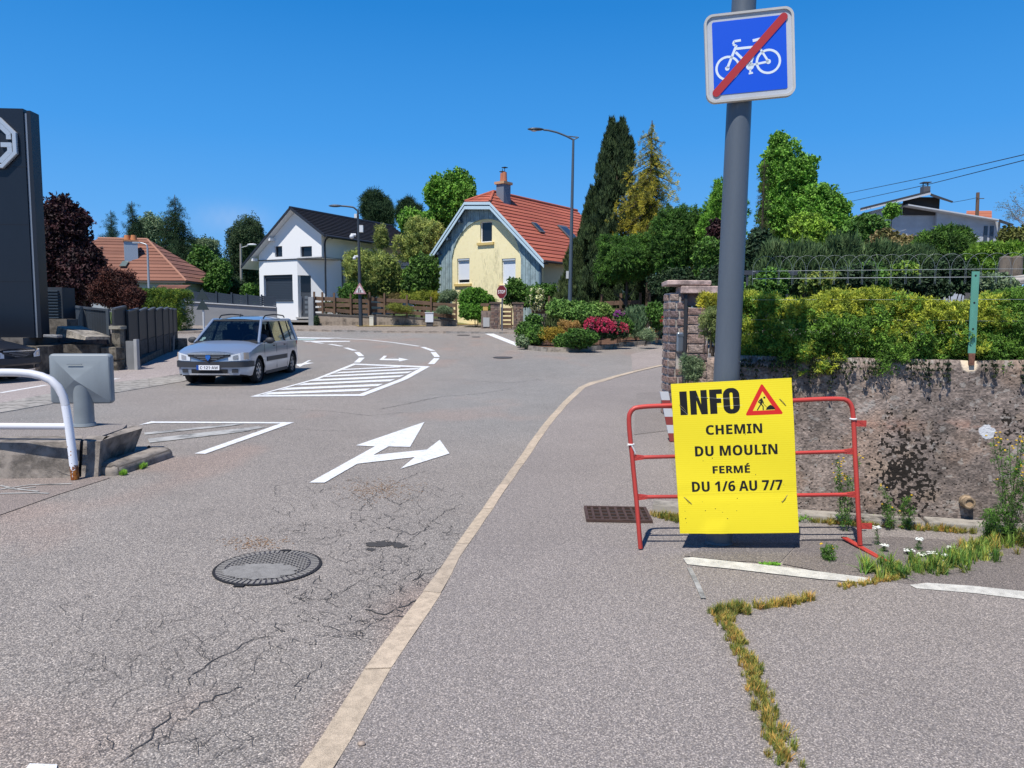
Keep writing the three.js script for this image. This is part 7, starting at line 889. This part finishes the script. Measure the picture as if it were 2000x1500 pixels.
cf('golden yellow weeping cypress with a nodding tip', 1274, 222, 39.5, 112, 0, 0.3, [[0.06, 0.08, 0.015], [0.26, 0.24, 0.03], [0.52, 0.44, 0.05]], { name: 'golden_cypress', rows: 30, droop: 0.5, from: 0.40, pow: 0.85, boughs: 10, wild: 0.5, geos: C_LONG, mat: LEAF, dense: 1.9 });
const MAPLE = [[0.025, 0.07, 0.012], [0.055, 0.13, 0.02], [0.095, 0.2, 0.03]];
bt('green maple in front of the golden cypress', 1225, 505, 36, 66, 58, 4200, 0.24, MAPLE, { lobes: 30, geos: C_SPRAY, name: 'maple_tree' }); bt('wide green maple right of the golden cypress', 1325, 480, 35, 60, 78, 4600, 0.24, MAPLE, { lobes: 34, geos: C_SPRAY, name: 'maple_tree' }); bt('dark maple behind the gate pillar', 1330, 560, 33.5, 75, 34, 1500, 0.28, P_DARK, { lobes: 20, name: 'maple_tree' }); bt('fresh green maple behind the sign pole', 1410, 430, 34, 52, 70, 3400, 0.24, P_BRIGHT, { lobes: 28, geos: C_SPRAY, name: 'maple_tree' }); bt('dark purple shrub behind the sign pole', 1406, 470, 31, 22, 34, 420, 0.28, P_PLUM, { name: 'plum_tree' }); bt('dark shrub tree filling behind the pole and pines', 1480, 500, 16, 26, 60, 600, 0.2, P_DARK, { ground: 1.4, lobes: 14, name: 'maple_tree' }); bt('dark maple below the purple shrub', 1385, 510, 30.5, 30, 46, 800, 0.26, P_GREEN, { name: 'maple_tree' });
bt('dark bush low behind the gate', 1400, 555, 30, 40, 40, 900, 0.26, P_DARK, { name: 'maple_tree' });
// right garden
bt('tall bright green tulip tree right of the sign pole', 1545, 430, 27, 72, 80, 4200, 0.19, P_BRIGHT, { extra: [[at(1530, 345, 27), 0.85, 1.15, 0.8, 1900], [at(1522, 295, 27), 0.36, 0.75, 0.36, 520], [at(1572, 350, 27), 0.5, 0.75, 0.5, 700], [at(1606, 430, 26), 0.84, 1.1, 0.7, 2400]], rag: true, lobes: 30, name: 'tulip_tree', ground: 1.4 }); bt('yellow-green young tree below the tulip tree', 1590, 462, 24.5, 50, 46, 2300, 0.18, [[0.09, 0.17, 0.02], [0.18, 0.3, 0.03], [0.28, 0.42, 0.05]], { lobes: 20, name: 'tulip_tree', ground: 1.4 });
cf('slim dark conifer directly behind the sign pole', 1494, 300, 25, 22, 0, 0.22, [[0.025, 0.03, 0.012], [0.05, 0.06, 0.02], [0.07, 0.09, 0.03]], { rows: 26, ground: 1.4, droop: 0.1 });
for (const [px, py, rx, ry, l] of [[1510, 532, 40, 56, 'soft dark pine, nearest the sign pole behind the wire fence'], [1575, 525, 42, 54, 'soft dark pine, second from the sign pole'], [1640, 518, 44, 60, 'soft dark pine, third from the sign pole'], [1715, 525, 46, 50, 'soft dark pine below the hill house'], [1790, 528, 40, 40, 'soft dark pine, farthest right of the row']]) bt(l, px, py, 13.5, rx, ry, 1500, 0.17, [[0.014, 0.035, 0.014], [0.04, 0.08, 0.03], [0.10, 0.15, 0.06]], { name: 'pine_tree', geos: [...C_UP, ...C_NEEDLE], gain: 1.5, rag: true, mat: NEEDLE, upright: true, tall: 1.5, ground: 1.5, lobes: 18, group: 'pines behind the wire fence' });
bt('bushy green juniper in front of the hill house', 1845, 486, 17, 60, 48, 2600, 0.16, [[0.025, 0.06, 0.012], [0.06, 0.13, 0.02], [0.11, 0.21, 0.03]], { lobes: 30, name: 'juniper_bush', cat: 'bush', ground: 1.6, geos: C_SPRAY }); bt('reddish-green shrub left of the juniper', 1745, 478, 19, 46, 26, 800, 0.17, [[0.07, 0.08, 0.02], [0.16, 0.14, 0.05], [0.28, 0.2, 0.1]], { name: 'photinia_bush', cat: 'bush', ground: 1.6 }); bt('small sapling against the hill house wall', 1742, 413, 30, 13, 14, 120, 0.22, P_BRIGHT, { name: 'sapling', ground: 1.8 }); bt('dark shrub below the mono-pitch roof', 1690, 452, 22, 40, 30, 700, 0.2, P_GREEN, { name: 'juniper_bush', cat: 'bush', ground: 1.6 });
bt('bright low juniper at the right edge behind the fence', 1960, 510, 12, 72, 34, 1500, 0.12, [[0.06, 0.13, 0.015], [0.12, 0.22, 0.025], [0.2, 0.32, 0.04]], { name: 'juniper_bush', cat: 'bush', ground: 1.6, geos: C_SPRAY }); bt('brownish thuja at the far right edge', 1990, 478, 16, 40, 34, 600, 0.15, [[0.05, 0.06, 0.015], [0.1, 0.11, 0.025], [0.16, 0.17, 0.04]], { name: 'juniper_bush', cat: 'bush', ground: 1.6 });
for (const [px, py, rx, ry, pal, l] of [[1700, 545, 40, 24, P_GREEN, 'leafy green shrub behind the wire fence, left of the post'], [1770, 548, 34, 22, [[0.06, 0.12, 0.02], [0.12, 0.22, 0.03], [0.26, 0.34, 0.05]], 'glossy rose shrub with yellow buds behind the wire fence'], [1620, 560, 50, 20, [[0.06, 0.11, 0.02], [0.13, 0.19, 0.04], [0.26, 0.28, 0.06]], 'pale green shrub behind the hedge'], [1500, 560, 40, 26, P_GREEN, 'dark leafy shrub behind the hedge beside the pole'], [1860, 540, 50, 26, P_DARK, 'dark shrub behind the green fence post'], [1945, 560, 50, 16, P_PALE, 'grey-green shrub under the red flowers'], [1795, 555, 60, 22, P_DARK, 'dark shrub between the rose shrub and the fence post'], [1655, 548, 60, 24, P_DARK, 'dark shrub behind the pale green shrub'] ]) { const c = at(px, py, 8.2), k = 8.2 / FPX; shrub('garden_shrub', l, c, rx * k, ry * k * 1.4, rx * k * 0.7, 520, 0.08, pal, { base: 1.32, geos: C_BROAD }); }
{ const c = at(1955, 572, 7.2), t = thing('red_valerian', 'drift of red valerian flowers behind the fence at the right edge', 'flowers', V(c.x, 1.32, c.z)); const lv = [], fl = []; for (let i = 0; i < 260; i++) { const x = rr(-0.33, 0.45), z = rr(-0.25, 0.25), y = 0.35 + x * 0.18 + rr(-0.08, 0.06); lv.push([V(x, y - 0.1, z), 0.06, rnd()]); if (i % 2) fl.push([V(x, y, z), 0.032, rnd()]); } part('stem', lv.slice(0, 40).map((p) => rod(V(p[0].x, 0, p[0].z), p[0], 0.003, 4)), barkMat, t); scatter('leaf', t, lv, C_FINE, LEAF, P_GREEN); scatter('blossom', t, fl, C_FINE, PETAL, [[0.3, 0.02, 0.04], [0.42, 0.04, 0.08], [0.5, 0.08, 0.12]]); }
{ const a = at(1925, 556, 8.6), b = at(2060, 540, 8.6), t = thing('stone_slab_edge', 'pale stone slab edging behind the red valerian', 'stone slab', V(a.x, 1.4, a.z)); part('slab', slab(V(0, a.y - 1.45, 0), V(b.x - a.x, b.y - 1.45, 0), V(b.x - a.x, b.y - 1.4, -0.5), V(0, a.y - 1.4, -0.5), 0.05), grainy([0.45, 0.41, 0.36], 0.9, ROUGHGRAIN), t); part('bearer', box(0.9, a.y - 1.45, 0.3, 0.45, (a.y - 1.45) / 2, -0.25), grainy([0.2, 0.18, 0.16], 0.95, ROUGHGRAIN), t); }
for (const [px, l] of [[1964, 'weathered round wooden post behind the fence, left of the pair'], [1986, 'weathered round wooden post behind the fence, at the right edge']]) { const p = at(px, 505, 9.2); single('wooden_post', [cyl(0.075, 0.07, p.y - 1.35, p.x, 1.35, p.z, 12), new THREE.SphereGeometry(0.07, 12, 6).scale(1, 0.5, 1).translate(p.x, p.y, p.z)], grainy([0.17, 0.14, 0.11], 0.95, ROUGHGRAIN), l, 'wooden post'); }
// sparse far tree at the right edge
{ const D = 30, b = at(2085, 470, D), t = thing('sparse_tree', 'nearly bare grey-leaved tree cut by the right edge', 'tree', V(b.x, 1.6, -D)), tw = [], lv = []; const grow = (p, dir, len, r, n) => { const e = p.clone().addScaledVector(dir, len); tw.push(rod(p, e, r, 5, r * 0.65)); if (n === 0) { for (let i = 0; i < 4; i++) lv.push([e.clone().add(V(rr(-.15, .15), rr(-.15, .15), rr(-.15, .15))), 0.16, rnd()]); return; } for (let i = 0; i < 3; i++) grow(e, dir.clone().add(V(rr(-.9, .9), rr(-.25, .5), rr(-.9, .9))).normalize(), len * rr(0.6, 0.85), r * 0.6, n - 1); }; grow(V(0, 0, 0), V(-0.05, 1, 0), 2.1, 0.11, 5); part('trunk', tw, mat([0.16, 0.15, 0.15], 0.95), t); scatter('foliage', t, lv, [clump(6, 0.4, 0.16, 77)], LEAF, [[0.10, 0.12, 0.10], [0.14, 0.17, 0.14], [0.2, 0.23, 0.2]]); }
// far wood that closes the view
for (const [x0, x1, d, h, l] of [[-95, -20, 120, 9, 'far dark wood behind the left houses'], [-20, 70, 130, 10, 'far dark wood behind the cream house and the right gardens']]) { const t = thing('far_wood', l, 'wood', V(0, 0, 0)); t.userData.kind = 'stuff'; const pts = []; for (let i = 0; i < 1500; i++) { const x = rr(x0, x1), hh = h * (0.35 + 0.4 * fbm(x * 0.12, 2, 3, 601)); pts.push([V(x, gh(d) + rr(0, hh), -d + rr(-4, 4)), 1.5, rnd()]); } scatter('foliage', t, pts, C_BROAD, LEAF, P_GREEN); }
// ---------- cars ----------
// local axes: z forward, x to the viewer's right when the car comes towards the viewer, y up
function makeCar(name, label, pos, turn, o) {
  const t = thing(name, label, 'car', pos, turn), paintM = new THREE.MeshPhysicalMaterial({ color: new THREE.Color().setRGB(...o.paint), roughness: 0.32, metalness: o.metal ?? 0.55, clearcoat: 0.8, clearcoatRoughness: 0.06 }), trim = mat([0.035, 0.037, 0.042], 0.6), blk = mat([0.008, 0.008, 0.009], 0.7), chrome = mat([0.72, 0.73, 0.75], 0.18, { metalness: 0.9 }), tyre = mat([0.014, 0.014, 0.015], 0.85), alloy = mat([0.38, 0.39, 0.41], 0.35, { metalness: 0.6 });
  const zf = 2.22, zr = -2.22, zA = 1.40, zB = -1.50, R = 0.31, arch = 0.375, hw = o.hw ?? 0.865;
  const zs = steps([zr, -2.0, 0.06], [-2.0, -1.92, 0.04], [-1.92, -1.08, 0.06], [-1.08, 0.98, 0.12], [0.98, 1.82, 0.06], [1.82, 2.22, 0.05]);
  const wAt = (z, y) => { const e = z > 1.5 ? ((z - 1.5) / (zf - 1.5)) : z < -1.7 ? ((-1.7 - z) / 0.52) : 0, k = 1 - (z > 0 ? 0.09 * e * e + 0.13 * Math.pow(e, 7) : 0.06 * e * e + 0.08 * Math.pow(e, 6)); const v = y < 0.35 ? 0.955 + 0.045 * (y - 0.2) / 0.15 : y < 0.75 ? 1 : 1 - 0.07 * (y - 0.75) / 0.25; return hw * k * clamp(v, 0.9, 1); };
  const bot = (z) => { let b = z > 1.9 ? 0.22 + (z - 1.9) * 0.18 : 0.23; for (const c of [zA, zB]) { const q = arch * arch - (z - c) ** 2; if (q > 0) b = Math.max(b, R + Math.sqrt(q)); } return b; };
  const shoulder = (z) => z > 1.1 ? lerp(0.94, 0.70, Math.pow((z - 1.1) / (zf - 1.1), 1.5)) : 0.95;
  const crown = (z) => z > 1.1 ? lerp(1.03, 0.80, Math.pow((z - 1.1) / (zf - 1.1), 1.4)) : 1.0;
  const NR = 8, pos3 = [], idx = []; zs.forEach((z) => { const b = bot(z), s = shoulder(z); for (const sgn of [-1, 1]) for (let j = 0; j <= NR; j++) { const y = lerp(b, s, j / NR); pos3.push(sgn * wAt(z, y), y, z); } });
  const S = 2 * (NR + 1); for (let i = 0; i < zs.length - 1; i++) for (const k of [0, 1]) for (let j = 0; j < NR; j++) { const a = i * S + k * (NR + 1) + j, b = a + 1, c = a + S, d = c + 1; k ? idx.push(a, b, d, a, d, c) : idx.push(a, d, b, a, c, d); }
  const mk = (p, ix) => { const g = new THREE.BufferGeometry(); g.setAttribute('position', new THREE.Float32BufferAttribute(p, 3)); g.setIndex(ix); g.computeVertexNormals(); return g; };
  const hoodP = [], hoodI = [], hz = steps([1.1, 2.22, 0.07]), NH = 12; hz.forEach((z) => { const s = shoulder(z), w = wAt(z, s), c = crown(z); for (let j = 0; j <= NH; j++) { const u = j / NH * 2 - 1; hoodP.push(u * w, lerp(c, s, Math.pow(Math.abs(u), 3)), z); } }); for (let i = 0; i < hz.length - 1; i++) for (let j = 0; j < NH; j++) { const a = i * (NH + 1) + j; hoodI.push(a, a + NH + 1, a + 1, a + 1, a + NH + 1, a + NH + 2); }
  // front and rear closing faces
  const cap = (z, front) => { const p = [], ix = [], s = shoulder(z), b = front ? 0.26 : 0.3, n = 14, m = 8; for (let j = 0; j <= m; j++) for (let i = 0; i <= n; i++) { const u = i / n * 2 - 1, y = lerp(b, front ? crown(z) : 1.0, j / m), w = wAt(z, Math.min(y, s)); p.push(u * w, Math.min(y, lerp(front ? crown(z) : 1, s, Math.pow(Math.abs(u), 3))), z + (front ? 0.10 : -0.07) * (1 - u * u) * Math.sin(Math.min(1, j / m + 0.3) * 2.2)); } for (let j = 0; j < m; j++) for (let i = 0; i < n; i++) { const a = j * (n + 1) + i; front ? ix.push(a, a + 1, a + n + 2, a, a + n + 2, a + n + 1) : ix.push(a, a + n + 2, a + 1, a, a + n + 1, a + n + 2); } return mk(p, ix); };
  part('body', [mk(pos3, idx), mk(hoodP, hoodI), cap(zf, true), cap(zr, false)], paintM, t);
  // outline of the front seen from above: s in -1..1, the middle is the nose, the ends run back along the wings
  const plan = (s, y, out) => { const a = Math.abs(s), sg = Math.sign(s) || 1; if (a <= 0.6) { const u = s / 0.6, w = wAt(zf, y); return [u * (w + out), zf + 0.10 * (1 - u * u) * 0.9 + out]; } const z = zf - Math.pow((a - 0.6) / 0.4, 1.3) * 0.46; return [sg * (wAt(z, y) + out), z + out * (1 - (a - 0.6) / 0.4)]; };
  const wrap = (name, s0, s1, lo, hi, out, m, par = t) => { const p = [], ix = [], n = 26; for (let i = 0; i <= n; i++) { const q = lerp(s0, s1, i / n), l = typeof lo === 'function' ? lo(q) : lo, h = typeof hi === 'function' ? hi(q) : hi; for (let k = 0; k <= 2; k++) { const y = lerp(l, h, k / 2), [x, z] = plan(q, y, out); p.push(x, y, z); } } for (let i = 0; i < n; i++) for (let k = 0; k < 2; k++) { const a = i * 3 + k; ix.push(a, a + 3, a + 1, a + 1, a + 3, a + 4); } return part(name, mk(p, ix), m, par); };
  wrap('bumper_strip', -0.96, 0.96, 0.44, 0.575, 0.03, trim); const vee = (q) => lerp(0.565, 0.70, Math.pow(Math.abs(q) / 0.42, 1.1)); wrap('grille_frame', -0.42, 0.42, (q) => vee(q) - 0.005, 0.735, 0.018, trim); const gr = wrap('grille', -0.31, 0.31, (q) => Math.min(0.71, vee(q) + 0.035), 0.725, 0.024, blk); for (let i = 0; i < 3; i++) wrap('grille_bar', -0.16 - i * 0.06, 0.16 + i * 0.06, 0.625 + i * 0.036, 0.634 + i * 0.036, 0.03, alloy, gr);
  wrap('grille_trim', -0.40, 0.40, 0.732, 0.765, 0.03, chrome); wrap('lower_intake', -0.36, 0.36, 0.305, 0.395, 0.012, blk); wrap('skid_trim', -0.40, 0.40, 0.27, 0.30, 0.02, chrome);
  for (const s of [-1, 1]) { wrap('fog_recess', s * 0.44, s * 0.56, 0.315, 0.40, 0.01, trim); const hl = new THREE.Group(); hl.name = 'headlight'; t.add(hl); const lo = (q) => lerp(0.585, 0.60, (Math.abs(q) - 0.36) / 0.4), hi = (q) => lerp(0.70, 0.785, clamp((Math.abs(q) - 0.36) / 0.3, 0, 1)); wrap('housing', s * 0.38, s * 0.76, lo, hi, 0.012, mat([0.72, 0.76, 0.8], 0.12, { metalness: 0.1 }), hl); wrap('indicator', s * 0.68, s * 0.80, (q) => lo(q) + 0.02, (q) => hi(q) - 0.01, 0.016, mat([0.62, 0.47, 0.34], 0.2), hl); wrap('bulb_bowl', s * 0.46, s * 0.56, (q) => lo(q) + 0.03, (q) => hi(q) - 0.03, 0.018, chrome, hl); }
  if (o.plate) { const tex = canvasTex(512, 112, (x) => { x.fillStyle = '#e8e9ea'; x.fillRect(0, 0, 512, 112); x.fillStyle = '#1c4c9c'; x.fillRect(0, 0, 52, 112); x.fillStyle = '#15171c'; x.font = 'bold 92px sans-serif'; x.textBaseline = 'middle'; x.fillText(o.plate, 74, 60); }); part('number_plate', box(0.52, 0.11, 0.012, 0, 0.44, zf + 0.15), trim, t); part('plate_print', new THREE.PlaneGeometry(0.52, 0.11).translate(0, 0.44, zf + 0.163), mat(0xffffff, 0.5, { map: tex }), t); part('badge', prism([[-0.05, 0.06], [0.05, 0.06], [0.055, 0], [0, -0.07], [-0.055, 0]], 0.02).translate(0, 0.66, zf + 0.15), mat([0.03, 0.16, 0.55], 0.25, { metalness: 0.3 }), t); }
  // greenhouse
  const yr = o.roof ?? 1.56, bz = [1.14, -2.12], P = (s, x, y, z) => V(s * x, y, z), A0 = [0.78, 0.97, 1.14], A1 = [0.60, yr - 0.06, 0.38], gl = glass([0.52, 0.60, 0.62]), rz = -1.98;
  const side = (s, z, f) => { const zz = z; return P(s, lerp(0.80, 0.615, f), lerp(0.955, yr - 0.10, f), zz); };
  const roofP = [], roofI = [], nz = 16, nx = 10; for (let i = 0; i <= nz; i++) { const u = i / nz, z = lerp(0.40, rz, u), yy = yr - 0.085 + 0.10 * Math.sin(Math.PI * Math.min(1, u * 0.85 + 0.06)); for (let j = 0; j <= nx; j++) { const v = j / nx * 2 - 1; roofP.push(v * 0.64, yy - 0.07 * Math.pow(Math.abs(v), 3.2), z); } } for (let i = 0; i < nz; i++) for (let j = 0; j < nx; j++) { const a = i * (nx + 1) + j; roofI.push(a, a + 1, a + nx + 1, a + 1, a + nx + 2, a + nx + 1); } part('roof_panel', mk(roofP, roofI), paintM, t);
  const ws = part('windscreen', slab(P(-1, 0.735, 0.985, 1.16), P(1, 0.735, 0.985, 1.16), P(1, 0.585, yr - 0.105, 0.43), P(-1, 0.585, yr - 0.105, 0.43), 0.006), gl, t); 
  part('sun_strip', slab(P(-1, 0.60, yr - 0.13, 0.46), P(1, 0.60, yr - 0.13, 0.46), P(1, 0.588, yr - 0.095, 0.41), P(-1, 0.588, yr - 0.095, 0.41), 0.012), blk, t); part('cowl', slab(P(-1, 0.76, 0.955, 1.24), P(1, 0.76, 0.955, 1.24), P(1, 0.74, 1.0, 1.135), P(-1, 0.74, 1.0, 1.135), 0.015), blk, t);
  for (const x of [-0.38, 0.22]) part('wiper', rod(V(x, 1.0, 1.17), V(x + 0.46, 1.03, 1.12), 0.01, 4), blk, t);
  const bar = (a, b, r, m = paintM, n = 'pillar') => part(n, rod(a, b, r, 6), m, t);
  for (const s of [-1, 1]) {
    bar(P(s, 0.77, 0.96, 1.17), P(s, 0.605, yr - 0.10, 0.42), 0.035); bar(side(s, 0.02, 0), side(s, -0.04, 1), 0.03, blk); bar(side(s, -0.92, 0), side(s, -0.98, 1), 0.032, blk); bar(side(s, -2.08, -0.02), P(s, 0.62, yr - 0.08, rz), 0.05); bar(side(s, -1.55, 0), side(s, -1.62, 1), 0.02, blk);
    bar(P(s, 0.612, yr - 0.10, 0.42), P(s, 0.618, yr - 0.09, rz), 0.04, paintM, 'roof_rail_base'); bar(side(s, 1.12, -0.01), side(s, -2.1, -0.01), 0.022, paintM, 'belt_moulding');
    const win = (z0, z1, z2, z3, m = gl) => part('side_window', slab(side(s, z0, 0.02), side(s, z1, 0.02), side(s, z3, 0.96), side(s, z2, 0.96), 0.006), m, t); if (o.openWindow !== s) win(1.06, 0.04, 0.36, -0.02); win(0.0, -0.90, -0.06, -0.95); win(-0.95, -1.52, -1.0, -1.6); win(-1.58, -2.04, -1.66, -1.93);
    part('roof_rail', tube([P(s, 0.56, yr - 0.05, 0.1), P(s, 0.565, yr + 0.02, -0.05), P(s, 0.57, yr + 0.055, -0.8), P(s, 0.565, yr + 0.03, -1.6), P(s, 0.56, yr - 0.02, -1.75)], 0.018, 6, 30), blk, t);
    const m = part('door_mirror', [new THREE.SphereGeometry(0.1, 12, 8).scale(1.15, 0.8, 0.6).translate(s * 0.95, 1.02, 0.86), rod(V(s * 0.80, 0.98, 0.86), V(s * 0.9, 1.01, 0.86), 0.025, 6)], trim, t);
    part('rub_strip', box(0.02, 0.11, 1.75, s * (hw + 0.004), 0.56, -0.02), trim, t); for (const z of [0.02, -0.92]) part('door_gap', box(0.004, 0.62, 0.012, s * (hw - 0.002), 0.6, z), blk, t); for (const z of [0.16, -0.78]) part('door_handle', box(0.03, 0.03, 0.16, s * (hw * 0.955), 0.87, z), trim, t); part('sill', box(0.05, 0.08, 1.85, s * (hw * 0.95), 0.23, -0.05), trim, t);
    part('fuel_gap', box(0.004, 0.7, 0.012, s * (hw - 0.002), 0.6, 1.0), blk, t); part('tail_lamp', box(0.1, 0.36, 0.06, s * 0.72, 0.88, zr - 0.02), mat([0.3, 0.01, 0.01], 0.2), t);
    for (const z of [zA, zB]) { const w = new THREE.Group(); w.name = 'wheel'; w.position.set(s * 0.755, R, z); if (z === zA && o.steer) w.rotation.y = o.steer; t.add(w); part('tyre', new THREE.TorusGeometry(R - 0.075, 0.078, 12, 36).rotateY(Math.PI / 2).scale(1.25, 1, 1), tyre, w); part('rim', new THREE.CylinderGeometry(0.19, 0.2, 0.09, 28).rotateZ(Math.PI / 2).translate(s * 0.03, 0, 0), alloy, w); for (let k = 0; k < 8; k++) part('rim_slot', box(0.01, 0.035, 0.07, s * 0.078, 0, 0.135).rotateX(k * Math.PI / 4), blk, w); part('hub', new THREE.CylinderGeometry(0.045, 0.05, 0.03, 14).rotateZ(Math.PI / 2).translate(s * 0.085, 0, 0), alloy, w); part('arch_liner', new THREE.CylinderGeometry(arch, arch, 0.5, 24, 1, true, 0, Math.PI).rotateZ(Math.PI / 2).rotateX(-Math.PI / 2).translate(-s * 0.18, 0, 0), blk, w); }
  }
  part('underbody', box(1.5, 0.12, 3.9, 0, 0.27, 0), blk, t); part('cabin_floor', box(1.5, 0.05, 3.2, 0, 0.5, -0.5), blk, t); part('bulkhead', box(1.5, 0.62, 0.05, 0, 0.66, 1.0), blk, t); part('dashboard', rbox(1.42, 0.22, 0.36, 0.06, 0, 0.88, 0.86), mat([0.02, 0.021, 0.024], 0.8), t);
  const seatM = mat([0.03, 0.031, 0.036], 0.9); for (const [x, z] of [[-0.36, -0.1], [0.36, -0.1], [-0.36, -1.0], [0.36, -1.0]]) part('seat', [rbox(0.5, 0.2, 0.5, 0.05, x, 0.6, z + 0.2), rbox(0.48, 0.62, 0.14, 0.05, x, 0.95, z - 0.1), rbox(0.26, 0.17, 0.1, 0.04, x, 1.33, z - 0.14)], seatM, t);
  part('steering_wheel', new THREE.TorusGeometry(0.18, 0.018, 6, 24).rotateX(-0.45).translate(0.36, 0.98, 0.6), blk, t); part('tailgate_window', slab(P(-1, 0.7, 0.98, -2.14), P(1, 0.7, 0.98, -2.14), P(1, 0.6, yr - 0.08, rz - 0.02), P(-1, 0.6, yr - 0.08, rz - 0.02), 0.006), gl, t); part('mirror', rbox(0.22, 0.07, 0.03, 0.02, 0, 1.42, 0.48), blk, t); part('antenna', rod(V(0, yr - 0.02, 0.2), V(0, yr + 0.06, 0.14), 0.012, 5), blk, t); if (o.sticker) part('sticker', [new THREE.CircleGeometry(0.05, 14).rotateX(-0.95).translate(-0.6, 1.07, 1.045), new THREE.CircleGeometry(0.045, 14).rotateX(-0.95).translate(-0.63, 1.02, 1.12)], mat([0.55, 0.65, 0.6], 0.6), t);
  return t;
}
const carPos = V(-6.98, 0.003, -19.05);
makeCar('estate_car', 'silver-blue estate car coming round the bend', carPos, 0.02, { paint: [0.33, 0.39, 0.48], metal: 0.5, plate: 'C·121·AW', openWindow: 1, sticker: true, roof: 1.61 });
{ // driver: torso, arms and head as one surface
  const N = 44, mc = new MarchingCubes(N, mat(0xffffff), true, false, 60000); mc.isolation = 0; const half = 0.62, J = [[[0, 0.15, -0.02], [0, 0.48, -0.1], 0.15, 0.16], [[-0.17, 0.5, -0.1], [0.17, 0.5, -0.1], 0.085, 0.085], [[0, 0.5, -0.1], [0, 0.66, -0.08], 0.06, 0.055], [[0, 0.72, -0.06], [0, 0.79, -0.06], 0.085, 0.095], [[-0.19, 0.49, -0.1], [-0.24, 0.27, 0.08], 0.06, 0.05], [[-0.24, 0.27, 0.08], [-0.15, 0.38, 0.36], 0.048, 0.035], [[0.19, 0.49, -0.1], [0.25, 0.27, 0.08], 0.06, 0.05], [[0.25, 0.27, 0.08], [0.15, 0.38, 0.36], 0.048, 0.035], [[-0.09, 0.12, 0], [-0.11, 0.14, 0.4], 0.085, 0.065], [[0.09, 0.12, 0], [0.11, 0.14, 0.4], 0.085, 0.065], [[0, 0.72, 0.02], [0, 0.71, 0.045], 0.018, 0.014]];
  const cen = V(0, 0.45, 0.12), smin = (a, b, k) => { const h = clamp(0.5 + 0.5 * (b - a) / k, 0, 1); return lerp(b, a, h) - k * h * (1 - h); };
  for (let z = 0; z < N; z++) for (let y = 0; y < N; y++) for (let x = 0; x < N; x++) { const p = V((x - N / 2) / (N / 2) * half, (y - N / 2) / (N / 2) * half, (z - N / 2) / (N / 2) * half).add(cen); let d = 9; for (const [a, b, r0, r1] of J) { const A = V(...a), B = V(...b), ba = B.clone().sub(A), pa = p.clone().sub(A), h = clamp(pa.dot(ba) / ba.lengthSq(), 0, 1); d = smin(d, pa.addScaledVector(ba, -h).length() - lerp(r0, r1, h), 0.04); } mc.field[z * N * N + y * N + x] = -d; }
  mc.update(); const n = mc.count, pos = new Float32Array(n * 3), nor = new Float32Array(n * 3), col = new Float32Array(n * 3); for (let i = 0; i < n; i++) { for (let k = 0; k < 3; k++) { pos[i * 3 + k] = mc.positionArray[i * 3 + k] * half + [cen.x, cen.y, cen.z][k]; nor[i * 3 + k] = mc.normalArray[i * 3 + k]; } const y = pos[i * 3 + 1], z = pos[i * 3 + 2], skin = y > 0.6 || (z > 0.26 && y > 0.25), hair = y > 0.8 || (y > 0.68 && z < -0.08); col.set(hair ? [0.06, 0.045, 0.035] : skin ? [0.42, 0.25, 0.18] : y < 0.2 ? [0.03, 0.035, 0.06] : [0.05, 0.06, 0.09], i * 3); }
  const g = new THREE.BufferGeometry(); g.setAttribute('position', new THREE.BufferAttribute(pos, 3)); g.setAttribute('normal', new THREE.BufferAttribute(nor, 3)); g.setAttribute('color', new THREE.BufferAttribute(col, 3));
  const d = single('person', g, mat(0xffffff, 0.85, { vertexColors: true }), 'driver in a dark top at the wheel of the silver-blue estate car', 'person'); d.position.copy(carPos).add(V(0.36, 0.57, 0.08)); d.rotation.y = 0.02;
}
{ const p = G(20, 752); makeCar('dark_car', 'dark parked car with white light clusters cut by the left edge', V(at(28, 700, 17.4).x - 2.3, 0.003, -17.9), 1.45, { paint: [0.012, 0.014, 0.022], metal: 0.2, hw: 0.9, roof: 1.6 }); }

renderer.render(scene, camera);
